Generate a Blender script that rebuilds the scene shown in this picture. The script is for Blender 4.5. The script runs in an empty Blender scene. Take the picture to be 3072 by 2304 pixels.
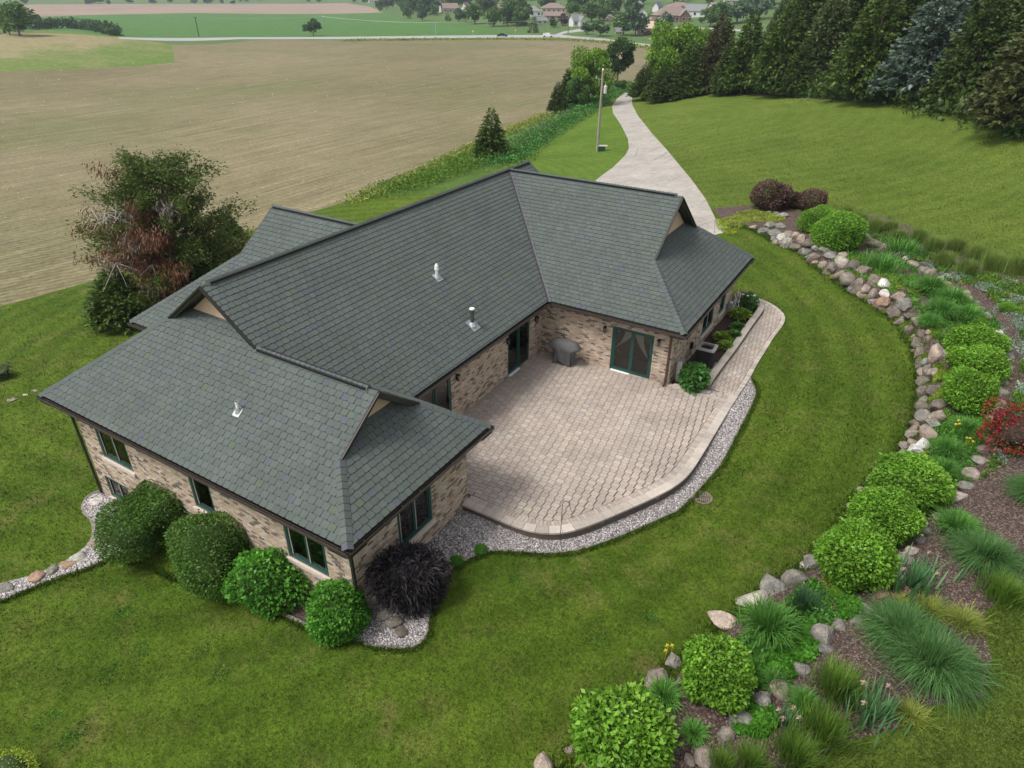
import bpy, math, random
import numpy as np
from mathutils import Vector, Matrix
from mathutils.geometry import delaunay_2d_cdt
R = math.radians
random.seed(7)
rng = np.random.default_rng(7)
scene = bpy.context.scene
col = scene.collection

# ---------------------------------------------------------------- camera
FPX = 2035.848
CAM = np.array([12.523, -23.992, 14.581])
_P, _Y, _R = np.radians([30.517, 30.9, .609])
FW = np.array([-np.sin(_Y)*np.cos(_P), np.cos(_Y)*np.cos(_P), -np.sin(_P)])
_rt = np.array([np.cos(_Y), np.sin(_Y), 0.0]); _up = np.cross(_rt, FW)
RT = _rt*np.cos(_R) + _up*np.sin(_R); UP = np.cross(RT, FW)
cd = bpy.data.cameras.new('camera'); cam = bpy.data.objects.new('camera', cd); col.objects.link(cam)
cam.matrix_world = Matrix([[RT[0], UP[0], -FW[0], CAM[0]], [RT[1], UP[1], -FW[1], CAM[1]],
                           [RT[2], UP[2], -FW[2], CAM[2]], [0, 0, 0, 1]])
cd.sensor_width = 36; cd.lens = 36*FPX/3072; cd.clip_start = .5; cd.clip_end = 12000
scene.camera = cam

# ---------------------------------------------------------------- light: bright overcast
SUN_EL, SUN_AZ = 58.0, 215.0          # degrees; azimuth measured from +Y clockwise
world = bpy.data.worlds.new('World'); scene.world = world; world.use_nodes = True
wn = world.node_tree; wn.nodes.clear()
sky = wn.nodes.new('ShaderNodeTexSky'); sky.sky_type = 'NISHITA'; sky.sun_disc = False
sky.sun_elevation = R(SUN_EL); sky.sun_rotation = R(SUN_AZ); sky.dust_density = 3; sky.air_density = 1.0
hs = wn.nodes.new('ShaderNodeHueSaturation'); hs.inputs['Saturation'].default_value = .22
bg = wn.nodes.new('ShaderNodeBackground'); bg.inputs['Strength'].default_value = .12
wo = wn.nodes.new('ShaderNodeOutputWorld')
wn.links.new(sky.outputs[0], hs.inputs['Color']); wn.links.new(hs.outputs[0], bg.inputs[0]); wn.links.new(bg.outputs[0], wo.inputs[0])
sl = bpy.data.lights.new('sun', 'SUN'); sl.energy = 1.5; sl.angle = R(20); sl.color = (1, .97, .92)
sun = bpy.data.objects.new('sun', sl); col.objects.link(sun)
_sd = Vector((math.sin(R(SUN_AZ))*math.cos(R(SUN_EL)), math.cos(R(SUN_AZ))*math.cos(R(SUN_EL)), math.sin(R(SUN_EL))))
sun.rotation_euler = _sd.to_track_quat('Z', 'Y').to_euler()
scene.view_settings.view_transform = 'Standard'; scene.view_settings.look = 'None'
scene.view_settings.gamma = 1; scene.view_settings.exposure = 0.8
scene.view_settings.use_curve_mapping = False

# ---------------------------------------------------------------- object helpers
def tag(o, label=None, cat=None, group=None, kind=None):
    if label: o['label'] = label
    if cat: o['category'] = cat
    if group: o['group'] = group
    if kind: o['kind'] = kind
    return o
def thing(name, label, cat, loc=(0, 0, 0), rz=0, group=None):
    o = bpy.data.objects.new(name, None); col.objects.link(o); o.empty_display_size = .2
    o.location = loc; o.rotation_euler = (0, 0, rz)
    return tag(o, label, cat, group)
def link(name, me, parent=None, loc=None):
    o = bpy.data.objects.new(name, me); col.objects.link(o)
    o.color = (0, 0, 0, 1)
    if parent is not None: o.parent = parent
    if loc is not None: o.location = loc
    return o
def mesh_np(name, V, Fc, mat=None, tint=None, smooth=False):
    me = bpy.data.meshes.new(name)
    V = np.ascontiguousarray(V, dtype=np.float32); Fc = np.ascontiguousarray(Fc, dtype=np.int32)
    nf, k = Fc.shape
    me.vertices.add(len(V)); me.vertices.foreach_set('co', V.ravel())
    me.loops.add(nf*k); me.loops.foreach_set('vertex_index', Fc.ravel())
    me.polygons.add(nf); me.polygons.foreach_set('loop_start', np.arange(nf, dtype=np.int32)*k)
    me.polygons.foreach_set('loop_total', np.full(nf, k, dtype=np.int32))
    if smooth: me.polygons.foreach_set('use_smooth', np.ones(nf, dtype=bool))
    me.update(calc_edges=True)
    if tint is not None:
        a = me.attributes.new('tint', 'FLOAT', 'POINT'); a.data.foreach_set('value', np.ascontiguousarray(tint, dtype=np.float32))
    if mat: me.materials.append(mat)
    return me
class MB:
    def __init__(s): s.v = []; s.f = []; s.t = []
    def add(s, vs, fs, t=0.0):
        n = len(s.v); s.v += [tuple(v) for v in vs]; s.f += [tuple(i+n for i in f) for f in fs]; s.t += [t]*len(vs)
    def box(s, x0, x1, y0, y1, z0, z1, t=0.0, M=None):
        vs = [Vector((x, y, z)) for z in (z0, z1) for y in (y0, y1) for x in (x0, x1)]
        if M: vs = [M @ v for v in vs]
        s.add(vs, [(0, 2, 3, 1), (4, 5, 7, 6), (0, 1, 5, 4), (2, 6, 7, 3), (0, 4, 6, 2), (1, 3, 7, 5)], t)
    def bar(s, a, b, w, h=None, t=0.0, up=(0, 0, 1)):
        a, b = Vector(a), Vector(b); h = h or w; d = (b-a); L = d.length; d.normalize(); u = Vector(up)
        if abs(d.dot(u)) > .98: u = Vector((1, 0, 0))
        x = d.cross(u).normalized(); y = x.cross(d)
        M = Matrix([[x[i], d[i], y[i], a[i]] for i in range(3)] + [[0, 0, 0, 1]])
        s.box(-w/2, w/2, 0, L, -h/2, h/2, t, M)
    def tube(s, pts, rad, n=8, t=0.0, cap=True):
        pts = [Vector(p) for p in pts]
        rad = rad if isinstance(rad, (list, tuple)) else [rad]*len(pts)
        vs = []; fs = []
        for i, p in enumerate(pts):
            d = (pts[min(i+1, len(pts)-1)]-pts[max(i-1, 0)]).normalized()
            u = Vector((0, 0, 1)) if abs(d.z) < .95 else Vector((1, 0, 0))
            x = d.cross(u).normalized(); y = x.cross(d)
            for k in range(n):
                a = 2*math.pi*k/n; vs.append(p + (x*math.cos(a)+y*math.sin(a))*rad[i])
        for i in range(len(pts)-1):
            for k in range(n):
                fs.append((i*n+k, i*n+(k+1) % n, (i+1)*n+(k+1) % n, (i+1)*n+k))
        if cap: fs += [tuple(range(n))[::-1], tuple((len(pts)-1)*n+k for k in range(n))]
        s.add(vs, fs, t)
    def mesh(s, name, mat=None, smooth=False):
        me = bpy.data.meshes.new(name); me.from_pydata(s.v, [], s.f); me.update()
        if smooth: me.polygons.foreach_set('use_smooth', [True]*len(me.polygons))
        a = me.attributes.new('tint', 'FLOAT', 'POINT'); a.data.foreach_set('value', s.t)
        if mat: me.materials.append(mat)
        return me
    def obj(s, name, mat, parent=None, smooth=False, loc=None):
        return link(name, s.mesh(name, mat, smooth), parent, loc)

# ---------------------------------------------------------------- materials
def L(nt, a, b): nt.links.new(a, b)
def newmat(name):
    m = bpy.data.materials.new(name); m.use_nodes = True; nt = m.node_tree; nt.nodes.clear()
    out = nt.nodes.new('ShaderNodeOutputMaterial'); p = nt.nodes.new('ShaderNodeBsdfPrincipled')
    L(nt, p.outputs[0], out.inputs[0]); return m, nt, p, out
def noisen(nt, scale, detail=4, rough=.6, vec=None, dist=0):
    n = nt.nodes.new('ShaderNodeTexNoise'); n.inputs['Scale'].default_value = scale; n.inputs['Detail'].default_value = detail
    n.inputs['Roughness'].default_value = rough; n.inputs['Distortion'].default_value = dist
    if vec is not None: L(nt, vec, n.inputs['Vector'])
    return n.outputs['Fac']
def ramp(nt, fac, stops, const=False):
    r = nt.nodes.new('ShaderNodeValToRGB'); r.color_ramp.interpolation = 'CONSTANT' if const else 'LINEAR'
    e = r.color_ramp.elements
    while len(e) < len(stops): e.new(.5)
    for i, (p_, c_) in enumerate(stops):
        e[i].position = p_; e[i].color = (*c_, 1) if len(c_) == 3 else c_
    L(nt, fac, r.inputs[0]); return r.outputs[0]
def gray(v): return (v, v, v)
def mix(nt, fac, a, b, mode='MIX'):
    m = nt.nodes.new('ShaderNodeMix'); m.data_type = 'RGBA'; m.blend_type = mode; m.clamp_result = False
    if isinstance(fac, (int, float)): m.inputs[0].default_value = fac
    else: L(nt, fac, m.inputs[0])
    for s_, x in ((6, a), (7, b)):
        if isinstance(x, tuple): m.inputs[s_].default_value = (*x, 1)
        else: L(nt, x, m.inputs[s_])
    return m.outputs[2]
def mathn(nt, op, a, b=None, c=None):
    m = nt.nodes.new('ShaderNodeMath'); m.operation = op
    for i, x in enumerate((a, b, c)):
        if x is None: continue
        if isinstance(x, (int, float)): m.inputs[i].default_value = x
        else: L(nt, x, m.inputs[i])
    return m.outputs[0]
def pos(nt):
    return nt.nodes.new('ShaderNodeNewGeometry').outputs['Position']
def mapping(nt, vec, scale=(1, 1, 1), rot=(0, 0, 0), loc=(0, 0, 0)):
    m = nt.nodes.new('ShaderNodeMapping'); L(nt, vec, m.inputs[0])
    m.inputs['Scale'].default_value = scale; m.inputs['Rotation'].default_value = rot; m.inputs['Location'].default_value = loc
    return m.outputs[0]
def bump(nt, p, h, strength=.5, dist=.02):
    b = nt.nodes.new('ShaderNodeBump'); b.inputs['Strength'].default_value = strength; b.inputs['Distance'].default_value = dist
    L(nt, h, b.inputs['Height']); L(nt, b.outputs[0], p.inputs['Normal'])
def tintn(nt):
    a = nt.nodes.new('ShaderNodeAttribute'); a.attribute_name = 'tint'
    o = nt.nodes.new('ShaderNodeObjectInfo')
    s_ = nt.nodes.new('ShaderNodeSeparateColor'); L(nt, o.outputs['Color'], s_.inputs[0])
    return mathn(nt, 'ADD', a.outputs['Fac'], s_.outputs[0])   # object colour red holds the tint of single pieces
def M_plain(name, c, rough=.6, metal=0, nscale=8, var=.15, bmp=.15, spec=.5):
    m, nt, p, o = newmat(name); P_ = pos(nt)
    n = noisen(nt, nscale, 5, .6, P_)
    k = ramp(nt, n, [(.25, gray(1-var)), (.75, gray(1+var))])
    L(nt, mix(nt, 1.0, c, k, 'MULTIPLY'), p.inputs['Base Color'])
    p.inputs['Roughness'].default_value = rough; p.inputs['Metallic'].default_value = metal
    p.inputs['Specular IOR Level'].default_value = spec
    if bmp: bump(nt, p, noisen(nt, nscale*6, 4, .6, P_), bmp, .01)
    return m
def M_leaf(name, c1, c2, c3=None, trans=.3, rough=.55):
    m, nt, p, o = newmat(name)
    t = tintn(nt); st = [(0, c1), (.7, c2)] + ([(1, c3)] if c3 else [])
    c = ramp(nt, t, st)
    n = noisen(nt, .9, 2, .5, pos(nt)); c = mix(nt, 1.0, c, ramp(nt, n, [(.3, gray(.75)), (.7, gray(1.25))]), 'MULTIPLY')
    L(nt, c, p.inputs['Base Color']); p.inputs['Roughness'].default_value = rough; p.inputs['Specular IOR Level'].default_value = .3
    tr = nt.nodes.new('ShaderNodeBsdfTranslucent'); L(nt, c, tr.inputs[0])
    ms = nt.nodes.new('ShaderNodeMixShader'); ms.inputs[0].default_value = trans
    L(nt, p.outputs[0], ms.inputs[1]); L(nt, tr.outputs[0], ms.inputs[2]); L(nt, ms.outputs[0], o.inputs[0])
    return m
def M_grass(name, dark, mid, dry, dryamt=.5, stripe=None, fine=1.0):
    m, nt, p, o = newmat(name); P_ = pos(nt)
    flat = mapping(nt, P_, (1, 1, .2))
    n1 = noisen(nt, .16, 4, .6, flat); n2 = noisen(nt, 1.1, 6, .68, flat); n3 = noisen(nt, 10, 6, .8, flat); n4 = noisen(nt, 42, 4, .75, flat); n5 = noisen(nt, 2.6, 5, .7, flat)
    c = mix(nt, ramp(nt, n1, [(.32, gray(0)), (.68, gray(1))]), dark, mid)
    c = mix(nt, 1.0, c, ramp(nt, n5, [(.3, gray(.74)), (.5, gray(1)), (.7, gray(1.24))]), 'MULTIPLY')
    n2b = noisen(nt, .45, 5, .6, mapping(nt, P_, (1, 1, .2), loc=(31, 17, 3)))
    dr = mathn(nt, 'MULTIPLY', ramp(nt, n2, [(.46, gray(0)), (.72, gray(1))]), ramp(nt, n2b, [(.42, gray(0)), (.66, gray(1))]))
    c = mix(nt, mathn(nt, 'MULTIPLY', dr, dryamt), c, dry)
    c = mix(nt, 1.0, c, ramp(nt, n3, [(.28, gray(1-.55*fine)), (.5, gray(1)), (.74, gray(1+.6*fine))]), 'MULTIPLY')
    c = mix(nt, 1.0, c, ramp(nt, n4, [(.28, gray(.5)), (.72, gray(1.5))]), 'MULTIPLY')
    if stripe:
        cx, cy, w, amt = stripe
        wv = nt.nodes.new('ShaderNodeTexWave'); wv.wave_type = 'RINGS'; wv.rings_direction = 'Z'
        wv.inputs['Scale'].default_value = w; wv.inputs['Distortion'].default_value = 1.6; wv.inputs['Detail'].default_value = 3
        wv.inputs['Detail Scale'].default_value = .25
        L(nt, mapping(nt, P_, (1, 1, 0), loc=(-cx, -cy, 0)), wv.inputs[0])
        c = mix(nt, 1.0, c, ramp(nt, wv.outputs['Fac'], [(.2, gray(1-amt)), (.8, gray(1+amt))]), 'MULTIPLY')
    L(nt, c, p.inputs['Base Color']); p.inputs['Roughness'].default_value = .9; p.inputs['Specular IOR Level'].default_value = .1
    bump(nt, p, mathn(nt, 'ADD', n3, n4), .9, .05)
    return m
MT = {}
MT['lawn'] = M_grass('lawn_grass', (.056, .104, .009), (.094, .148, .014), (.19, .165, .055), .8, (-15.3, .5, .2, .085))
MT['lawn2'] = M_grass('upper_lawn_grass', (.082, .130, .017), (.118, .168, .026), (.19, .165, .05), .5, (-30, 70, .16, .04))  # paler base: sheen and haze over the far slope put into the colour
MT['lawn3'] = M_grass('strip_lawn_grass', (.075, .135, .014), (.11, .18, .024), (.19, .17, .05), .3, (-40, 20, .25, .06))
MT['rough'] = M_grass('rough_grass', (.05, .10, .016), (.09, .16, .03), (.22, .19, .09), .6)
MT['crop'] = M_grass('green_crop', (.055, .135, .03), (.08, .17, .045), (.12, .16, .06), .5, None, .5)
MT['far'] = M_grass('far_pasture', (.06, .12, .035), (.10, .16, .05), (.24, .2, .12), .7, None, .5)
def M_meadow():
    m, nt, p, o = newmat('meadow_grass'); P_ = pos(nt)
    n = noisen(nt, .05, 5, .65, P_); n2 = noisen(nt, .6, 5, .7, P_)
    sx = nt.nodes.new('ShaderNodeSeparateXYZ'); L(nt, P_, sx.inputs[0])
    g = mathn(nt, 'ADD', mathn(nt, 'MULTIPLY', sx.outputs[2], .2), mathn(nt, 'MULTIPLY', n, 1.5))
    c = ramp(nt, mathn(nt, 'ADD', g, .98), [(.22, (.11, .17, .035)), (.5, (.17, .19, .07)), (.72, (.25, .215, .115))])
    c = mix(nt, 1.0, c, ramp(nt, n2, [(.3, gray(.75)), (.7, gray(1.25))]), 'MULTIPLY')
    L(nt, c, p.inputs['Base Color']); p.inputs['Roughness'].default_value = .95; p.inputs['Specular IOR Level'].default_value = .1
    bump(nt, p, n2, .8, .3); return m
MT['meadow'] = M_meadow()
def M_field(name, a, b, c3, rows=True, ang=64):
    m, nt, p, o = newmat(name); P_ = pos(nt)
    flat = mapping(nt, P_, (1, 1, 0))
    n1 = noisen(nt, .012, 4, .6, flat); n2 = noisen(nt, .25, 6, .78, flat); n3 = noisen(nt, 2.2, 6, .85, flat)
    c = mix(nt, ramp(nt, n1, [(.38, gray(0)), (.62, gray(1))]), a, b)
    gr = ramp(nt, noisen(nt, .02, 3, .5, mapping(nt, P_, (1, 1, 0), loc=(50, 90, 0))), [(.5, gray(0)), (.66, gray(.55))])
    c = mix(nt, gr, c, c3)
    c = mix(nt, 1.0, c, ramp(nt, n2, [(.3, gray(.82)), (.7, gray(1.18))]), 'MULTIPLY')
    c = mix(nt, 1.0, c, ramp(nt, n3, [(.28, gray(.5)), (.5, gray(1)), (.72, gray(1.5))]), 'MULTIPLY')
    if rows:
        wv = nt.nodes.new('ShaderNodeTexWave'); wv.wave_type = 'BANDS'; wv.bands_direction = 'X'
        wv.inputs['Scale'].default_value = .42; wv.inputs['Distortion'].default_value = 1.1; wv.inputs['Detail'].default_value = 3; wv.inputs['Detail Scale'].default_value = .5
        L(nt, mapping(nt, P_, (1, 1, 0), rot=(0, 0, R(-ang+90))), wv.inputs[0])
        st = mapping(nt, P_, (1.2, .05, 0), rot=(0, 0, R(-ang+90))); ns = noisen(nt, 1.0, 4, .7, st)
        c = mix(nt, 1.0, c, ramp(nt, wv.outputs['Fac'], [(.15, gray(.84)), (.8, gray(1.1))]), 'MULTIPLY')
        c = mix(nt, 1.0, c, ramp(nt, ns, [(.3, gray(.72)), (.7, gray(1.32))]), 'MULTIPLY')
    L(nt, c, p.inputs['Base Color']); p.inputs['Roughness'].default_value = .95; p.inputs['Specular IOR Level'].default_value = .1
    bump(nt, p, n3, .7, .08); return m
MT['field'] = M_field('seeded_soil', (.158, .138, .074), (.200, .170, .100), (.12, .138, .052))
MT['field2'] = M_field('far_bare_soil', (.26, .19, .15), (.29, .22, .17), (.22, .18, .12), False)
def M_speckle(name, cols, vs, rough=.8, bdist=.03, extra=1.0):
    m, nt, p, o = newmat(name); P_ = pos(nt)
    v = nt.nodes.new('ShaderNodeTexVoronoi'); v.inputs['Scale'].default_value = vs; v.inputs['Randomness'].default_value = 1; L(nt, P_, v.inputs['Vector'])
    sp = nt.nodes.new('ShaderNodeSeparateColor'); L(nt, v.outputs['Color'], sp.inputs[0])
    n = len(cols); c = ramp(nt, sp.outputs[0], [(i/n, cc) for i, cc in enumerate(cols)], True)
    c = mix(nt, 1.0, c, ramp(nt, v.outputs['Distance'], [(.15, gray(1.1)), (.55, gray(.45))]), 'MULTIPLY')
    c = mix(nt, 1.0, c, ramp(nt, noisen(nt, 1.3, 4, .6, P_), [(.3, gray(1-.2*extra)), (.7, gray(1+.15*extra))]), 'MULTIPLY')
    L(nt, c, p.inputs['Base Color']); p.inputs['Roughness'].default_value = rough
    bump(nt, p, mathn(nt, 'SUBTRACT', 1.0, v.outputs['Distance']), 1.0, bdist); return m
MT['gravel'] = M_speckle('landscape_gravel', [(.46, .42, .41), (.29, .26, .255), (.54, .5, .49), (.39, .35, .34), (.2, .175, .17), (.48, .44, .43)], 19)
MT['mulch'] = M_speckle('bark_mulch', [(.075, .038, .032), (.11, .06, .05), (.05, .026, .022), (.16, .105, .085), (.09, .05, .045)], 26, .9)
MT['mulch2'] = M_speckle('weathered_mulch', [(.14, .085, .07), (.2, .14, .11), (.09, .05, .04), (.27, .2, .16), (.12, .075, .06), (.07, .04, .03)], 22, .9)
def M_concrete(name, a, b, crack=True):
    m, nt, p, o = newmat(name); P_ = pos(nt)
    n1 = noisen(nt, .35, 5, .62, P_); n2 = noisen(nt, 2.2, 6, .7, P_); n3 = noisen(nt, 40, 3, .6, P_)
    c = mix(nt, ramp(nt, n1, [(.3, gray(0)), (.7, gray(1))]), a, b)
    c = mix(nt, 1.0, c, ramp(nt, n2, [(.28, gray(.7)), (.5, gray(1)), (.75, gray(1.12))]), 'MULTIPLY')
    c = mix(nt, 1.0, c, ramp(nt, n3, [(.3, gray(.9)), (.7, gray(1.1))]), 'MULTIPLY')
    if crack:
        st = mapping(nt, P_, (.4, .06, 1), rot=(0, 0, R(-22))); v = nt.nodes.new('ShaderNodeTexVoronoi'); v.feature = 'DISTANCE_TO_EDGE'; v.inputs['Scale'].default_value = 1.2
        L(nt, mix(nt, .08, st, nt.nodes.new('ShaderNodeTexNoise').outputs['Color'], 'ADD'), v.inputs['Vector'])
        c = mix(nt, 1.0, c, ramp(nt, v.outputs[0], [(0, gray(.55)), (.012, gray(1))]), 'MULTIPLY')
    L(nt, c, p.inputs['Base Color']); p.inputs['Roughness'].default_value = .85; bump(nt, p, n3, .3, .01); return m
MT['drive'] = M_concrete('old_concrete', (.295, .265, .23), (.405, .37, .325))
MT['road'] = M_concrete('road_surface', (.30, .29, .28), (.36, .34, .33), False)
def M_tinted(name, stops, rough=.8, nscale=20, var=.2, bmp=.4, const=False, stain=0):
    m, nt, p, o = newmat(name); P_ = pos(nt)
    c = ramp(nt, tintn(nt), stops, const)
    n = noisen(nt, nscale, 5, .65, P_); n2 = noisen(nt, nscale*6, 3, .6, P_)
    c = mix(nt, 1.0, c, ramp(nt, n, [(.28, gray(1-var)), (.72, gray(1+var))]), 'MULTIPLY')
    c = mix(nt, 1.0, c, ramp(nt, n2, [(.3, gray(.9)), (.7, gray(1.1))]), 'MULTIPLY')
    if stain:
        n3 = noisen(nt, .55, 5, .62, P_); c = mix(nt, 1.0, c, ramp(nt, n3, [(.3, gray(1-stain)), (.55, gray(1)), (.75, gray(1+stain*.4))]), 'MULTIPLY')
    L(nt, c, p.inputs['Base Color']); p.inputs['Roughness'].default_value = rough; p.inputs['Specular IOR Level'].default_value = .35
    bump(nt, p, mathn(nt, 'ADD', n, n2), bmp, .012); return m
MT['shingle'] = M_tinted('asphalt_shingle', [(0, (.080, .095, .087)), (.45, (.088, .105, .096)), (.80, (.097, .113, .104)), (.86, (.088, .108, .082)), (.915, (.092, .113, .08)), (.93, (.084, .092, .103)), (1, (.09, .096, .110))], .9, 7, .08, .5, False, .1)
MT['deck'] = M_plain('roof_underlay', (.02, .025, .024), .9, 0, 5, .2, 0)
MT['brick'] = M_tinted('mixed_brick', [(0, (.44, .35, .26)), (.2, (.39, .30, .22)), (.38, (.49, .40, .31)), (.56, (.35, .26, .19)), (.66, (.17, .125, .1)), (.75, (.42, .31, .235)), (.83, (.11, .095, .085)), (.89, (.55, .47, .39)), (.94, (.15, .15, .15)), (.97, (.26, .18, .14))], .85, 9, .12, .5, True)
MT['mortar'] = M_plain('mortar', (.43, .36, .285), .95, 0, 10, .12, .2)
MT['paver'] = M_tinted('concrete_paver', [(0, (.315, .262, .222)), (.5, (.378, .318, .272)), (.9, (.44, .375, .325)), (.93, (.41, .36, .265)), (1, (.40, .375, .335))], .85, 11, .1, .4, False, .22)
MT['joint'] = M_plain('joint_sand', (.10, .08, .062), .95, 0, 9, .25, .3)
MT['cope'] = M_tinted('coping_block', [(0, (.36, .31, .265)), (1, (.52, .46, .40))], .85, 9, .14, .5, False, .2)
MT['block'] = M_tinted('wall_block', [(0, (.2, .17, .14)), (1, (.32, .275, .235))], .9, 8, .2, .8, False, .2)
MT['trim'] = M_plain('dark_green_trim', (.010, .062, .052), .4, 0, 10, .12, 0)
MT['fascia'] = M_plain('dark_brown_fascia', (.022, .02, .018), .45, 0, 10, .15, 0)
MT['gutter'] = M_plain('bronze_gutter', (.075, .058, .052), .4, .3, 6, .25, 0)
MT['gable'] = M_plain('tan_gable_panel', (.62, .43, .31), .7, 0, 3, .05, .1)
MT['sill'] = M_plain('limestone_sill', (.58, .48, .41), .8, 0, 8, .12, .3)
MT['metal'] = M_plain('galvanised_metal', (.42, .44, .45), .35, .6, 10, .25, 0)
MT['greenmetal'] = M_plain('aged_green_metal', (.09, .12, .11), .4, .5, 10, .3, 0)
MT['white'] = M_plain('white_paint', (.78, .77, .74), .5, 0, 10, .06, 0)
MT['black'] = M_plain('black_metal', (.012, .012, .013), .4, .3, 10, .15, 0)
MT['room'] = M_plain('dark_interior', (.02, .017, .014), .9, 0, 3, .4, 0)
MT['floor'] = M_plain('interior_floor', (.22, .17, .13), .6, 0, 2, .2, 0)
MT['curtain'] = M_plain('cream_curtain', (.62, .56, .44), .9, 0, 20, .15, .3)
MT['cover'] = M_plain('grey_cover_fabric', (.095, .095, .094), .85, 0, 4, .14, .5)
MT['acgrey'] = M_plain('unit_grey_top', (.30, .28, .26), .45, 0, 12, .1, 0)
MT['acdark'] = M_plain('unit_dark_louver', (.014, .010, .008), .85, .0, 12, .15, 0)
MT['wood'] = M_plain('weathered_pole_wood', (.33, .27, .22), .9, 0, 5, .35, .4)
MT['bark'] = M_plain('cedar_bark', (.15, .105, .085), .95, 0, 6, .4, .8)
MT['barkg'] = M_plain('grey_bark', (.13, .115, .10), .95, 0, 6, .4, .8)
MT['deadw'] = M_plain('dead_grey_wood', (.36, .32, .30), .9, 0, 6, .25, .3)
MT['deadneedle'] = M_leaf('dead_brown_needles', (.10, .042, .025), (.2, .085, .045), (.28, .13, .07), .15)
MT['deadgrey'] = M_leaf('dead_grey_twigs', (.12, .095, .085), (.21, .17, .155), None, .1)
MT['twig'] = M_plain('dark_twigs', (.03, .024, .018), .95, 0, 6, .4, .5)
MT['edging'] = M_plain('aged_edging', (.2, .18, .155), .85, 0, 5, .25, .4)
def M_glass():
    m, nt, p, o = newmat('window_glass')
    p.inputs['Base Color'].default_value = (.01, .012, .012, 1); p.inputs['Roughness'].default_value = .04
    tr = nt.nodes.new('ShaderNodeBsdfTransparent'); tr.inputs[0].default_value = (.55, .6, .58, 1)
    gl = nt.nodes.new('ShaderNodeBsdfGlossy'); gl.inputs['Roughness'].default_value = .03
    fr = nt.nodes.new('ShaderNodeFresnel'); fr.inputs[0].default_value = 1.5
    k = mathn(nt, 'ADD', fr.outputs[0], .05)
    ms = nt.nodes.new('ShaderNodeMixShader'); L(nt, k, ms.inputs[0]); L(nt, tr.outputs[0], ms.inputs[1]); L(nt, gl.outputs[0], ms.inputs[2])
    L(nt, ms.outputs[0], o.inputs[0]); return m
MT['glass'] = M_glass()
def M_rock():
    m, nt, p, o = newmat('field_stone'); oi = nt.nodes.new('ShaderNodeObjectInfo')
    tc = nt.nodes.new('ShaderNodeTexCoord').outputs['Object']
    v = nt.nodes.new('ShaderNodeVectorMath'); v.operation = 'ADD'; L(nt, tc, v.inputs[0]); 
    cx = nt.nodes.new('ShaderNodeCombineXYZ'); L(nt, mathn(nt, 'MULTIPLY', oi.outputs['Random'], 50), cx.inputs[0]); L(nt, cx.outputs[0], v.inputs[1])
    n = noisen(nt, 1.6, 6, .65, v.outputs[0], .6); n2 = noisen(nt, 9, 4, .65, v.outputs[0])
    c = mix(nt, 1.0, oi.outputs['Color'], ramp(nt, n, [(.25, (.5, .5, .5)), (.5, (1, 1, 1)), (.7, (1.7, 1.6, 1.5))]), 'MULTIPLY')
    c = mix(nt, 1.0, c, ramp(nt, n2, [(.3, gray(.75)), (.7, gray(1.25))]), 'MULTIPLY')
    L(nt, c, p.inputs['Base Color']); p.inputs['Roughness'].default_value = .85; bump(nt, p, mathn(nt, 'ADD', n, mathn(nt, 'MULTIPLY', n2, .4)), .8, .12); return m
MT['rock'] = M_rock()
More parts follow.
